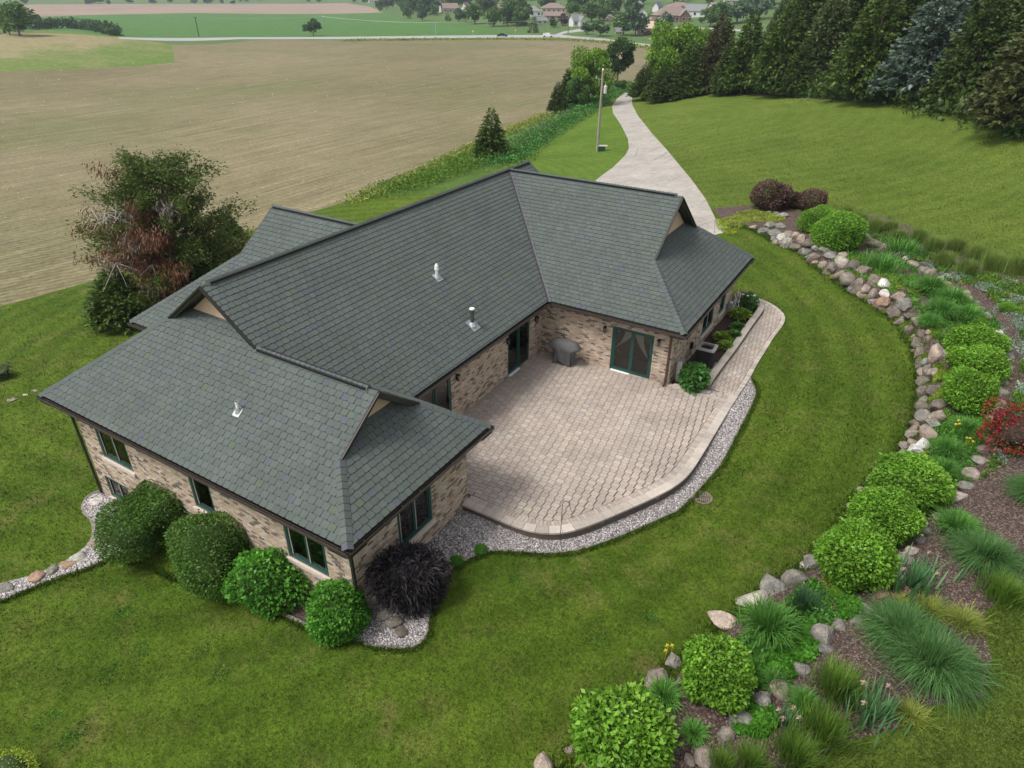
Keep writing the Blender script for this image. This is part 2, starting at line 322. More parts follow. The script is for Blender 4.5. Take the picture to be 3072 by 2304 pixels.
# ---------------------------------------------------------------- terrain height
def ray(u, v): return FW + RT*(u-1536)/FPX - UP*(v-1152)/FPX
def atz(u, v, z):
    d = ray(u, v); return CAM + d*(z-CAM[2])/d[2]
def on_plane(u, v, ax, val):
    d = ray(u, v); return CAM + d*(val-CAM[ax])/d[ax]
def depth(p): return float((np.array(p)-CAM) @ FW)
HEAD = -_Y
def polar(x, y):
    dx = x-CAM[0]; dy = y-CAM[1]; r = np.hypot(dx, dy)
    th = np.arctan2(dx, dy)-HEAD; th = (th+np.pi) % (2*np.pi)-np.pi
    return np.clip(th, -1.6, 1.6)*1.6, np.log(np.maximum(r, 3))
CTRL = [  # pixel u, v and the height there
 (0, 2300, -1.9), (500, 2300, -1.6), (1000, 2300, -1.2), (1500, 2250, -.75), (1750, 2000, -.5), (1650, 1750, -.36), (1900, 1600, -.34),
 (2106, 1490, -.36), (2400, 1420, -.3), (2600, 1300, -.2), (2400, 1200, -.12), (2280, 1100, -.05), (2340, 1010, -.02), (2270, 890, -.05), (2500, 900, -.1), (2300, 760, -.12),
 (2160, 693, -.1), (2000, 600, -.2), (1830, 530, -.8), (1980, 470, -1.0), (1865, 400, -2.2), (1792, 455, -2.2), (1850, 300, -4.0), (1895, 275, -4.5), (1600, 500, -1.8),
 (0, 1800, -2.0), (300, 1480, -1.55), (600, 1800, -1.2), (1050, 1950, -.55), (1250, 1960, -.45), (0, 1300, -2.5), (0, 1000, -3.1), (250, 1100, -2.5), (460, 950, -3), (700, 780, -2.4), (1000, 640, -2.2), (1280, 540, -2.3), (1530, 470, -2.8),
 (0, 700, -4.2), (500, 500, -5.2), (1000, 450, -4.2), (1500, 350, -4.6), (1680, 330, -4.4), (0, 400, -6.3), (700, 300, -6.8), (1400, 230, -6.2), (0, 225, -7.6), (525, 180, -8), (1000, 170, -7.8), (1700, 150, -7),
 (200, 150, -5.8), (200, 97, -3.0), (60, 100, -4), (450, 120, -7.5), (-300, 110, -4),
 (370, 114, -9.2), (1024, 114, -8.4), (1507, 108, -7.6), (1814, 120, -6.8), (1990, 142, -6.3), (2300, 200, -4),
 (200, 75, -11), (600, 60, -11.5), (1024, 60, -11), (1300, 70, -9), (1600, 80, -6.5), (1750, 85, -6), (1950, 80, -4.5), (2080, 50, -1.5), (2080, 84, -4.0), (1500, 40, -4), (1700, 20, 0), (2100, 5, 3),
 (100, 15, -13), (1024, 12, -14), (600, 20, -13), (1250, 20, -8), (100, -15, -14), (1024, -20, -12), (1600, -20, 5), (2200, -20, 10), (3000, -20, 20),
 (2150, 620, 0.0), (2300, 560, .25), (2200, 400, .2), (2100, 320, -1.2), (2050, 285, -2.4), (2500, 560, .5), (2800, 620, .7), (3072, 760, .8), (2500, 400, .9), (2800, 450, 1.6), (3060, 560, 2.0),
 (2335, 275, .6), (2450, 268, 1.4), (2590, 292, 2.2), (2756, 301, 2.8), (2900, 330, 3.2), (3060, 400, 3.4), (3400, 500, 4), (2700, 240, 4.2), (3060, 270, 5.5), (2300, 200, 1),
 (3072, 1000, .5), (3072, 1400, .3), (3000, 1900, .25), (2900, 2200, .15), (2600, 2300, .05), (3050, 2290, .2), (2100, 2290, -.35), (2300, 2250, -.2), (3400, 1500, .6), (3400, 2300, .4)]
_c = []
for u, v, z in CTRL:
    if v < 40 and z > -20:
        d = ray(u, v); sl_ = -d[2]/math.hypot(d[0], d[1])
        rr = {True: (CAM[2]-z)/sl_ if sl_ > .004 else 2500, False: 0}[True]; rr = min(max(rr, 60), 2500)
        q = CAM + d*rr/math.hypot(d[0], d[1])
    else: q = atz(u, v, z)
    _c.append((q[0], q[1], z))
_c += [(2.4, -9.9, -.22), (2.4, -15, -.42), (-10, -15, -1.5), (-2, -15, -.9), (5.4, -9.9, -.3), (8, 0, -.04), (6.3, 3, 0.02), (6.3, 9, .0), (0, 14, -.15), (-6, 16, -.5), (-14, -5, -2.2), (-12, 8, -1.6),
       (12.5, -24, -1.0), (12, -30, -1.5), (25, -30, 0), (-10, -35, -2.5), (60, -60, 1), (-60, -80, -4), (12, -17, -.6), (15, -15, -.3)]
_c = np.array(_c); _ct, _cl = polar(_c[:, 0], _c[:, 1])
def _phi(r2): return np.where(r2 > 1e-12, .5*r2*np.log(r2+1e-12), 0)
_n = len(_c); _A = _phi((_ct[:, None]-_ct)**2+(_cl[:, None]-_cl)**2) + np.eye(_n)*.01
_Pm = np.c_[np.ones(_n), _ct, _cl]; _K = np.block([[_A, _Pm], [_Pm.T, np.zeros((3, 3))]])
_w = np.linalg.solve(_K, np.r_[_c[:, 2], 0, 0, 0])
def G0(x, y):
    x = np.atleast_1d(np.asarray(x, float)); y = np.atleast_1d(np.asarray(y, float)); out = np.empty(len(x))
    for i in range(0, len(x), 20000):
        t, l = polar(x[i:i+20000], y[i:i+20000]); ll = np.minimum(l, 7.8)
        out[i:i+20000] = _phi((t[:, None]-_ct)**2+(ll[:, None]-_cl)**2) @ _w[:_n] + _w[_n]+_w[_n+1]*t+_w[_n+2]*ll
    return out
# terraces: boulder wall line and upper stone row
W1px = [(2190, 690), (2247, 692), (2312, 728), (2404, 768), (2465, 822), (2548, 884), (2617, 925), (2673, 970), (2710, 1010), (2738, 1064), (2752, 1120), (2755, 1194), (2742, 1268), (2722, 1324), (2690, 1375), (2617, 1445), (2553, 1522), (2480, 1640), (2414, 1700), (2344, 1738), (2284, 1778), (2215, 1838), (2131, 1898), (2001, 2010), (1922, 2065), (1876, 2095), (1709, 2254), (1607, 2300), (1500, 2360), (1300, 2460)]
W2px = [(2307, 636), (2349, 648), (2480, 690), (2617, 735), (2705, 770), (2789, 830), (2826, 865), (2890, 890), (2928, 915), (2955, 955), (2997, 1003), (3015, 1052), (3022, 1112), (3008, 1170), (3000, 1210), (2974, 1260), (2951, 1345), (2937, 1380), (2914, 1425), (2895, 1460), (2877, 1488), (2835, 1520), (2775, 1600), (2733, 1650), (2719, 1685), (2691, 1722), (2636, 1777), (2599, 1828), (2550, 1865), (2474, 1944), (2400, 2009), (2344, 2060), (2289, 2101), (2224, 2152), (2168, 2203), (2113, 2268), (2062, 2305), (1950, 2400), (1800, 2500)]
W1 = np.array([atz(u, v, -.2)[:2] for u, v in W1px]); W2 = np.array([atz(u, v, .55)[:2] for u, v in W2px])
H1 = np.interp(np.arange(len(W1)), [0, 1, 4, 8, 13, 16, 22, 27, 29], [.0, .1, .55, .85, .75, .5, .42, .35, .3])
H2 = np.interp(np.arange(len(W2)), [0, 1, 4, 8, 30, 38], [.0, .05, .2, .28, .25, .25])
def step(x, y, W, H, width, decay):
    best = np.full(len(x), 1e9); sd = np.zeros(len(x)); hh = np.zeros(len(x))
    for i in range(len(W)-1):
        ax, ay = W[i]; bx, by = W[i+1]; ex, ey = bx-ax, by-ay; l2 = ex*ex+ey*ey
        t = np.clip(((x-ax)*ex+(y-ay)*ey)/l2, 0, 1); dx = x-(ax+t*ex); dy = y-(ay+t*ey); d = np.hypot(dx, dy)
        s = np.sign(ey*0+ex*(y-ay)-ey*(x-ax))      # left of travel = outer (bed) side
        m = d < best; best = np.where(m, d, best); sd = np.where(m, s*d, sd); hh = np.where(m, H[i]+(H[i+1]-H[i])*t, hh)
    k = np.clip(sd/width, 0, 1); k = k*k*(3-2*k)
    return hh*k*np.exp(-np.maximum(0, sd-3)/decay)
def G(x, y):
    x = np.atleast_1d(np.asarray(x, float)); y = np.atleast_1d(np.asarray(y, float)); z = G0(x, y)
    m = (np.hypot(x-CAM[0], y-CAM[1]) < 130)
    if m.any():
        z[m] += step(x[m], y[m], W1, H1, .55, 14) + step(x[m], y[m], W2, H2, .35, 14)
    return z
def g1(x, y): return float(G(x, y)[0])
_TT = np.exp(np.linspace(np.log(4), np.log(6000), 420))
def hit(px):
    px = np.atleast_2d(np.array(px, float)); D = np.array([ray(u, v) for u, v in px])
    P3 = CAM + D[:, None, :]*_TT[None, :, None]
    below = (P3[..., 2] - G(P3[..., 0].ravel(), P3[..., 1].ravel()).reshape(P3.shape[:2])) < 0
    idx = np.where(below.any(1), below.argmax(1), len(_TT)-1); lo = _TT[np.maximum(idx-1, 0)]; hi = _TT[idx]
    for _ in range(18):
        mid = (lo+hi)/2; Q = CAM+D*mid[:, None]; b = Q[:, 2] < G(Q[:, 0], Q[:, 1]); hi = np.where(b, mid, hi); lo = np.where(b, lo, mid)
    return CAM + D*((lo+hi)/2)[:, None]
def gp(u, v): return hit([(u, v)])[0]
def smooth_poly(P, n=1, closed=True):
    P = np.array(P, float)
    for _ in range(n):
        nx = np.roll(P, -1, 0); Q = np.empty((2*len(P), 2)); Q[0::2] = .75*P+.25*nx; Q[1::2] = .25*P+.75*nx
        P = Q if closed else np.vstack([P[:1], Q[1:-2], P[-1:]])
    return P
def resample(P, closed=True, fine=.022):
    out = []; n = len(P)
    for i in range(n if closed else n-1):
        a, b = P[i], P[(i+1) % n]; r = min(np.hypot(*(a-CAM[:2])), np.hypot(*(b-CAM[:2]))); k = max(1, int(np.hypot(*(b-a))/max(.15, fine*r)))
        for j in range(k): out.append(a+(b-a)*j/k)
    if not closed: out.append(P[-1])
    return np.array(out)
LAWN_EDGE = [(1056, 1920), (1117, 1943), (1209, 1950), (1255, 1939), (1283, 1906), (1288, 1855), (1311, 1786), (1348, 1712), (1394, 1684), (1441, 1663), (1468, 1654), (1556, 1656), (1640, 1663), (1718, 1657), (1811, 1629), (1904, 1592), (1996, 1550), (2033, 1536), (2117, 1448), (2164, 1393), (2205, 1314), (2233, 1259), (2252, 1222), (2268, 1185), (2266, 1166), (2252, 1134)]
REG = [  # name, material, pixel polygon, smoothing
 ('field', 'field', [(-900, 1100), (0, 920), (230, 856), (690, 710), (989, 620), (1160, 567), (1172, 569), (1279, 514), (1357, 486), (1399, 454), (1529, 403), (1644, 347), (1672, 324), (1760, 290), (1904, 250), (1996, 160), (2040, 155), (1994, 151), (1895, 137), (1814, 128), (1675, 117), (1507, 118), (1300, 120), (1024, 122), (833, 118), (741, 123), (648, 132), (514, 134), (520, 160), (525, 187), (400, 199), (200, 208), (0, 216), (-400, 235), (-1400, 300)], 0),
 ('meadow', 'meadow', [(-700, 245), (0, 216), (200, 208), (400, 199), (525, 187), (520, 160), (514, 134), (450, 122), (360, 110), (250, 98), (150, 90), (60, 95), (0, 106), (-300, 110), (-700, 115)], 0),
 ('crop_field', 'crop', [(80, 52), (231, 46), (417, 42), (600, 39), (1024, 41), (1152, 37), (1195, 50), (1225, 62), (1348, 68), (1420, 76), (1500, 88), (1600, 104), (1507, 105), (1300, 107), (1024, 110), (720, 111), (366, 111), (250, 97), (150, 90), (60, 80)], 0),
 ('bare_field', 'field2', [(70, 52), (231, 46), (417, 42), (600, 39), (1024, 41), (1152, 37), (1110, 20), (1040, 9), (800, 11), (400, 12), (93, 13), (0, 20), (-600, 45), (-500, 70)], 0),
 ('road', 'road', [(352, 111), (720, 111.5), (1024, 110.5), (1300, 107), (1507, 105), (1640, 105), (1666, 103), (1684, 96), (1705, 92), (1742, 86), (1765, 87), (1748, 94), (1700, 99), (1684, 104), (1714, 108), (1814, 116), (1895, 126), (1994, 139), (2150, 162), (2600, 230), (2600, 240), (2150, 172), (1994, 147), (1895, 133), (1814, 123), (1714, 115), (1675, 112), (1507, 113), (1300, 114), (1024, 117), (720, 117), (358, 116)], 0),
 ('side_road', 'road', [(2000, 80), (2060, 82), (2150, 84), (2250, 90), (2250, 96), (2150, 89), (2060, 87), (2000, 85)], 0),
 ('wild_strip', 'rough', [(1150, 590), (1160, 567), (1172, 569), (1279, 514), (1357, 486), (1399, 454), (1529, 403), (1644, 347), (1672, 324), (1760, 290), (1904, 250), (1912, 262), (1899, 268), (1839, 301), (1783, 342), (1695, 398), (1575, 468), (1480, 520), (1400, 560), (1297, 583), (1200, 585)], 1),
 ('strip_lawn', 'lawn3', [(1350, 600), (1575, 468), (1695, 398), (1783, 342), (1839, 301), (1851, 296), (1836, 318), (1850, 340), (1875, 375), (1895, 420), (1895, 445), (1875, 480), (1790, 550), (1700, 640), (1450, 660)], 0),
 ('upper_lawn', 'lawn2', [(1899, 287), (1899, 315), (1931, 370), (1973, 426), (2010, 467), (2048, 516), (2090, 555), (2117, 597), (2136, 625), (2256, 616), (2483, 640), (2511, 628), (2650, 650), (2812, 713), (2928, 750), (3072, 795), (3500, 900), (4300, 700), (4300, 420), (3400, 420), (3060, 405), (2980, 345), (2756, 312), (2585, 305), (2335, 288), (2136, 280), (2000, 285), (1950, 310)], 0),
 ('lower_lawn', 'lawn2', [(3600, 1640), (3072, 1758), (2955, 1832), (2951, 1888), (2974, 1976), (2951, 2092), (2812, 2115), (2696, 2138), (2696, 2184), (2534, 2230), (2451, 2277), (2300, 2400), (2000, 2900), (3400, 3200), (4600, 2400)], 0),
 ('forest_floor', 'mulch', [(2136, 282), (2335, 290), (2585, 306), (2756, 313), (2980, 346), (3060, 406), (3400, 421), (4300, 420), (4300, 150), (3000, 100), (2500, 120), (2150, 200), (2050, 250)], 0),
 ('driveway', 'drive', [(1700, 640), (1790, 538), (1839, 502), (1875, 466), (1887, 445), (1884, 417), (1863, 375), (1839, 339), (1836, 318), (1851, 296), (1875, 278), (1899, 269), (1925, 262), (1940, 266), (1905, 277), (1896, 288), (1897, 315), (1917, 351), (1960, 405), (2002, 451), (2044, 502), (2080, 546), (2117, 597), (2145, 653), (2182, 695), (2147, 704), (2060, 740), (1850, 760), (1700, 720)], 0),
 ('planting_bed', 'mulch2', 'BED', 0),
 ('front_mulch', 'mulch', [(640, 1745), (671, 1763), (759, 1809), (852, 1851), (926, 1883), (1009, 1929), (1060, 1900), (1050, 1800), (900, 1700), (700, 1640), (560, 1640)], 0),
 ('gravel_bed', 'gravel', 'GRAVEL', 0),
 ('gravel_path', 'gravel', [(330, 1475), (300, 1468), (259, 1490), (245, 1513), (243, 1536), (273, 1564), (278, 1605), (259, 1638), (208, 1675), (150, 1705), (93, 1726), (0, 1749), (-400, 1850), (-400, 1920), (0, 1807), (139, 1749), (259, 1707), (352, 1666), (420, 1650), (520, 1560), (500, 1500)], 1),
 ('side_bed', 'mulch', [(2276, 910), (2262, 915), (2240, 960), (2125, 1125), (2100, 1178), (2060, 1172), (2000, 1160), (2040, 1090), (2180, 910), (2222, 868), (2245, 880)], 0),
]
def inset_w(P, dist):
    t = np.gradient(P, axis=0); t /= np.hypot(t[:, 0], t[:, 1])[:, None]; return P+np.c_[-t[:, 1], t[:, 0]]*dist
def build_ground():
    # polar grid round the viewpoint, dense where the land is seen
    r = [3.0]
    while r[-1] < 7000: r.append(r[-1]*(1.017 if r[-1] < 60 else 1.028 if r[-1] < 700 else 1.09))
    pts = []
    for i, rr in enumerate(r):
        da = .0115 if 8 < rr < 60 else .016
        A = list(np.arange(-1.02, 1.02, da)) + list(np.arange(1.05, 2*np.pi-1.05, .11))
        for a in A:
            aa = a+HEAD+(da*.5 if i % 2 else 0); pts.append((CAM[0]+math.sin(aa)*rr, CAM[1]+math.cos(aa)*rr))
    pts.append((CAM[0], CAM[1]))
    verts = [Vector(p) for p in pts]; faces = []; names = []
    w3 = [(2136, 625), (2256, 616), (2483, 640), (2511, 628), (2650, 650), (2812, 713), (2928, 750), (3072, 795), (3500, 900)]
    low = [(3600, 1640), (3072, 1758), (2955, 1832), (2951, 1888), (2974, 1976), (2951, 2092), (2812, 2115), (2696, 2138), (2696, 2184), (2534, 2230), (2451, 2277), (2300, 2400), (2000, 2900)]
    for nm, mt, poly, sm in REG:
        if poly == 'BED':
            A = hit(w3)[:, :2]; B = hit(low)[:, :2]; C = inset_w(W1, .28)[::-1][1:]
            P = np.vstack([A, B, C])
        elif poly == 'GRAVEL':
            A = hit(LAWN_EDGE)[:, :2]; A = smooth_poly(A, 1, False)
            P = np.vstack([A, [(6.6, 1.2), (4, -3), (1.0, -9), (1.0, -14), (2.3, -15.3)], hit([(1020, 1880)])[:, :2]])
        else:
            P = hit(poly)[:, :2]
            if sm: P = smooth_poly(P, sm)
        if np.sum(P[:, 0]*np.roll(P[:, 1], -1)-P[:, 1]*np.roll(P[:, 0], -1)) < 0: P = P[::-1]
        P = resample(P); n0 = len(verts); verts += [Vector(p) for p in P]; faces.append(list(range(n0, n0+len(P)))); names.append((nm, mt))
    vo, eo, fo, ov, oe, of = delaunay_2d_cdt(verts, [], faces, 0, 1e-4, True)
    V = np.array([(v.x, v.y) for v in vo]); Z = G(V[:, 0], V[:, 1]); V = np.c_[V, Z]
    Fa = np.array(fo, dtype=np.int32); own = np.array([max(f) if f else -1 for f in of])
    a, b, c = V[Fa[:, 0]], V[Fa[:, 1]], V[Fa[:, 2]]
    flip = ((b-a)[:, 0]*(c-a)[:, 1]-(b-a)[:, 1]*(c-a)[:, 0]) < 0
    Fa[flip] = Fa[flip][:, ::-1]
    for k in range(-1, len(names)):
        sel = Fa[own == k]
        if not len(sel): continue
        nm, mt = names[k] if k >= 0 else ('lawn', 'LAWN')
        if k == -1:   # split default ground: mown lawn near the house, pasture far away
            cen = V[sel].mean(1); d = np.hypot(cen[:, 0]-CAM[0], cen[:, 1]-CAM[1])
            for nm2, mt2, s2 in (('lawn', 'lawn', sel[d < 150]), ('ground', 'far', sel[d >= 150])): _sub(nm2, mt2, V, s2)
        else: _sub(nm, mt, V, sel)
def _sub(nm, mt, V, sel):
    if not len(sel): return
    u, inv = np.unique(sel.ravel(), return_inverse=True)
    me = mesh_np(nm, V[u], inv.reshape(-1, 3), MT[mt], None, True); tag(link(nm, me), kind='structure')
build_ground()
# ---------------------------------------------------------------- the house
ha, hb, hc, hw, hd, hg, hp = 6.11, 10.67, 15.756, 10.7, 3.061, 6.548, .741
hy1 = -hc+hg; yg = -hc+hg/2; xg, xl, hv, hsv, hh_, xwr, yn, ho, EZ = 3.554, 1.427, 13.43, -10.8, 10.7, 10.045, 7.32, .65, 2.7
house = thing('ranch_house', 'tan brick ranch house with a grey green shingled roof beside the paved patio', 'house', (0, 0, 0))
roof_mb = MB()
def zE(x): return EZ - hp*x
PL = {   # plane: (height function, polygon xy, eave start, eave direction)
 'main': (lambda x, y: EZ-hp*x, [(-hw/2, yg), (-hg/2, yg), (0, hy1), (0, 0), (-hw/2, hw/2)]),
 'rws': (lambda x, y: EZ+hp*y, [(0, 0), (ha, 0), (xg, ha-xg), (xg, hb/2), (-hb/2, hb/2)]),
 'rwe': (lambda x, y: EZ+hp*(ha-x), [(ha, 0), (ha, hb), (xg-.4, hb-(ha-xg+.4)), (xg-.4, ha-xg+.4)]),
 'rwn': (lambda x, y: EZ+hp*(hb-y), [(ha, hb), (-3.3, hb), (-3.3, hb-1.95), (-hb/2, hb/2), (xg, hb/2), (xg, hb-(ha-xg))]),
 'fs': (lambda x, y: EZ+hp*(y+hc), [(-hw, -hc), (hd, -hc), (xl, -hc+hd-xl), (xl, yg), (-hw+hg/2, yg)]),
 'fs2': (lambda x, y: EZ+hp*(y+hc), [(-hw+hg/2, yg), (-hg/2, yg), (-hg/2-.42, yg+.42), (-hw+hg/2+.42, yg+.42)]),
 'lwe': (lambda x, y: EZ+hp*(hd-x), [(hd, -hc), (hd, hy1), (xl-.4, hy1-(hd-xl+.4)), (xl-.4, -hc+hd-xl+.4)]),
 'lwn': (lambda x, y: EZ+hp*(hy1-y), [(hd, hy1), (0, hy1), (-hg/2, yg), (xl, yg), (xl, hy1-(hd-xl))]),
 'wws': (lambda x, y: EZ+hp*(y-hsv), [(-hv, hsv), (-hw, hsv), (-hw/2, hsv+hh_/2), (-xwr, hsv+hh_/2), (-xwr, hsv+hv-xwr)]),
 'ww': (lambda x, y: EZ+hp*(x+hv), [(-hv, hsv+hh_), (-hv, hsv), (-xwr+.0, hsv+hv-xwr), (-xwr+.0, hsv+hh_-(hv-xwr))]),
 'wwn': (lambda x, y: EZ+hp*(hsv+hh_-y), [(-hw, hsv+hh_), (-hv, hsv+hh_), (-xwr, hsv+hh_-hv+xwr), (-xwr, hsv+hh_/2), (-hw/2, hsv+hh_/2)]),
 'mw1': (lambda x, y: EZ+hp*(x+hw), [(-hw, hsv), (-hw, -hc), (-hw+hg/2, yg), (-hw/2, yg), (-hw/2, hsv+hh_/2)]),
 'mw2': (lambda x, y: EZ+hp*(x+hw), [(-hw, yn+4), (-hw, hsv+hh_), (-hw/2, hsv+hh_/2), (-hw/2, yn), (-hw+3.3, yn)]),
 'mn': (lambda x, y: EZ-hp*x, [(-hw/2, hb/2), (-(hb-yn), yn), (-hw/2, yn)]),
}
EAVES = {'main': 0, 'rws': 1, 'rwe': 2, 'fs': 3, 'lwe': 4, 'wws': 5}
CAP_IN = .10
def pl3(k):
    f, P = PL[k]; return [Vector((x, y, f(x, y))) for x, y in P]
def clip_half(P, ax, sign, val):     # keep sign*P[ax] >= sign*val
    out = []
    for i in range(len(P)):
        a, b = P[i], P[(i+1) % len(P)]; fa, fb = sign*(a[ax]-val), sign*(b[ax]-val)
        if fa >= 0: out.append(a)
        if (fa >= 0) != (fb >= 0): out.append(a+(b-a)*(fa/(fa-fb)))
    return out
TR = {'main': (0, -1, -CAP_IN), 'rws': (1, 1, CAP_IN), 'rwe': (0, -1, ha-CAP_IN), 'fs': (1, 1, -hc+CAP_IN), 'lwe': (0, -1, hd-CAP_IN), 'lwn': (1, -1, hy1-CAP_IN), 'wws': (1, 1, hsv+CAP_IN),
      'rwn': (1, -1, hb-CAP_IN), 'ww': (0, 1, -hv+CAP_IN), 'mw1': (0, 1, -hw+CAP_IN), 'mw2': (0, 1, -hw+CAP_IN)}
for k in PL:
    P = pl3(k)
    if k in TR: P = clip_half(P, *TR[k])
    n = len(P); top = P; bot = [p-Vector((0, 0, .13)) for p in P]
    roof_mb.add(top+bot, [tuple(range(n)), tuple(range(2*n-1, n-1, -1))]+[(i, i+n, (i+1) % n+n, (i+1) % n) for i in range(n)])
roof = roof_mb.obj('roof', MT['deck'], house)
# shingles -------------------------------------------------
TW, TH, GAP = .24, .2, .011
def frame(k, e3):
    P = pl3(k); nrm = (P[1]-P[0]).cross(P[2]-P[0]).normalized()
    if nrm.z < 0: nrm = -nrm
    e = Vector(e3).normalized(); s = nrm.cross(e).normalized()
    if s.z < 0: s = -s
    return e, s, nrm
def clip_poly(S, C):
    out = S
    for i in range(len(C)):
        ax, ay = C[i]; bx, by = C[(i+1) % len(C)]; inp = out; out = []
        if not inp: break
        def side(p): return (bx-ax)*(p[1]-ay)-(by-ay)*(p[0]-ax)
        for j in range(len(inp)):
            p, q = inp[j], inp[(j+1) % len(inp)]; sp, sq = side(p), side(q)
            if sp >= -1e-9: out.append(p)
            if (sp >= -1e-9) != (sq >= -1e-9):
                t = sp/(sp-sq); out.append((p[0]+(q[0]-p[0])*t, p[1]+(q[1]-p[1])*t))
    return out
def tab_outline(x, y, w, h):
    c = .034; c2 = .012
    return [(x, y+c), (x+c2, y+c2), (x+c, y), (x+w-c, y), (x+w-c2, y+c2), (x+w, y+c), (x+w, y+h), (x, y+h)]
def tab_lift(t): return .006+.018*(1-t)
SHADES = [.05, .15, .25, .35, .45, .55, .65, .75]
def tab_tint(a, b, k):
    q = random.Random(a*7919+b*104729+sum(map(ord, k))); r = q.random()
    return q.choice(SHADES) if r < .93 else (.88 if r < .955 else q.uniform(.95, 1.0))
single_me = None
def add_tab(mb, poly, y0, O, e, s, nrm, tint, extra=0):
    n = len(poly); tp = []; bt = []
    for (x, y) in poly:
        base = O+e*x+s*y; tp.append(base+nrm*(tab_lift((y-y0)/TH)+extra)); bt.append(base)
    mb.add(tp+bt, [tuple(range(n))]+[(i, i+n, (i+1) % n+n, (i+1) % n) for i in range(n)], tint)
sh = {}; cand = []
CUT = {'fs': (0, xl+1e-5), 'rws': (0, xg+1e-5), 'wws': (0, -xwr-1e-5)}
JOBS = []
for k, e3 in (('main', (0, 1, 0)), ('rws', (1, 0, 0)), ('rwe', (0, 1, 0)), ('fs', (1, 0, 0)), ('lwe', (0, 1, 0)), ('wws', (1, 0, 0)), ('lwn', (-1, 0, 0)), ('mn', (0, 1, 0)), ('fs2', (1, 0, 0))):
    if k in CUT: JOBS += [(k, e3, (CUT[k][0], 1, CUT[k][1])), (k, e3, (CUT[k][0], -1, CUT[k][1]))]
    else: JOBS.append((k, e3, None))
for k, e3, cut in JOBS:
    e, s, nrm = frame(k, e3); P = clip_half(pl3(k), *TR[k]) if k in TR else pl3(k)
    if cut: P = clip_half(P, *cut)
    O = pl3('fs')[0] if k == 'fs2' else pl3(k)[0]
    if k == 'mn': O = pl3('main')[3]
    if k == 'fs2': O = O + s*0
    poly2 = [((p-O).dot(e), (p-O).dot(s)) for p in P]
    A2 = sum(poly2[i][0]*poly2[(i+1) % len(poly2)][1]-poly2[i][1]*poly2[(i+1) % len(poly2)][0] for i in range(len(poly2)))
    if A2 < 0: poly2 = poly2[::-1]
    poly2 = [q_ for i_, q_ in enumerate(poly2) if math.dist(q_, poly2[i_-1]) > .004]
    xs = [p[0] for p in poly2]; ys = [p[1] for p in poly2]; mb = sh[k][0] if k in sh else MB(); s0 = .128
    r0 = int((min(ys)-s0)/TH)-1
    for r in range(r0, int((max(ys)-s0)/TH)+2):
        y0 = s0+r*TH; off = (r % 2)*TW/2
        for c_ in range(int((min(xs))/TW)-2, int((max(xs))/TW)+3):
            q_ = random.Random(r*31+c_*977); x0 = c_*TW+off+q_.uniform(-.006, .006); yy = y0+q_.uniform(-.003, .003)
            w_ = TW-GAP; ol = tab_outline(x0, yy, w_, TH-.004)
            if not (min(xs)-TW < x0 < max(xs)): continue
            cl = clip_poly(ol, poly2)
            if len(cl) < 3: continue
            ar = abs(sum(cl[i][0]*cl[(i+1) % len(cl)][1]-cl[i][1]*cl[(i+1) % len(cl)][0] for i in range(len(cl))))/2
            if ar < .0012: continue
            ctr = O+e*(x0+w_/2)+s*(yy+TH/2)
            full = ar > .97*w_*TH-.004 and len(cl) == 8
            dd = (np.array(ctr)-CAM); dist = float(np.linalg.norm(dd))
            if full and k in ('fs', 'lwe'): cand.append((dist, k, x0, yy, tab_tint(r, c_, k)))
            else: add_tab(mb, cl, yy, O, e, s, nrm, tab_tint(r, c_, k))
    sh[k] = (mb, O, e, s, nrm)
cand.sort()
shl = MB(); add_tab(shl, tab_outline(0, 0, TW-GAP, TH-.004), 0, Vector((0, 0, 0)), Vector((1, 0, 0)), Vector((0, 1, 0)), Vector((0, 0, 1)), 0)
shme = shl.mesh('shingle', MT['shingle'])
for i, (dist, k, x0, yy, tt) in enumerate(cand):
    mb, O, e, s, nrm = sh[k]
    if i < 300:
        o = bpy.data.objects.new('shingle', shme); col.objects.link(o); o.parent = roof
        p = O+e*x0+s*yy
        o.matrix_local = Matrix([[e[j], s[j], nrm[j], p[j]] for j in range(3)]+[[0, 0, 0, 1]]); o.color = (tt, 0, 0, 1)
    else: add_tab(mb, tab_outline(x0, yy, TW-GAP, TH-.004), yy, O, e, s, nrm, tt)
allsh = MB()
for k in sh: allsh.add(sh[k][0].v, sh[k][0].f); allsh.t[-len(sh[k][0].v):] = sh[k][0].t
o = allsh.obj('shingle_field', MT['shingle'], roof); tag(o, kind='stuff')
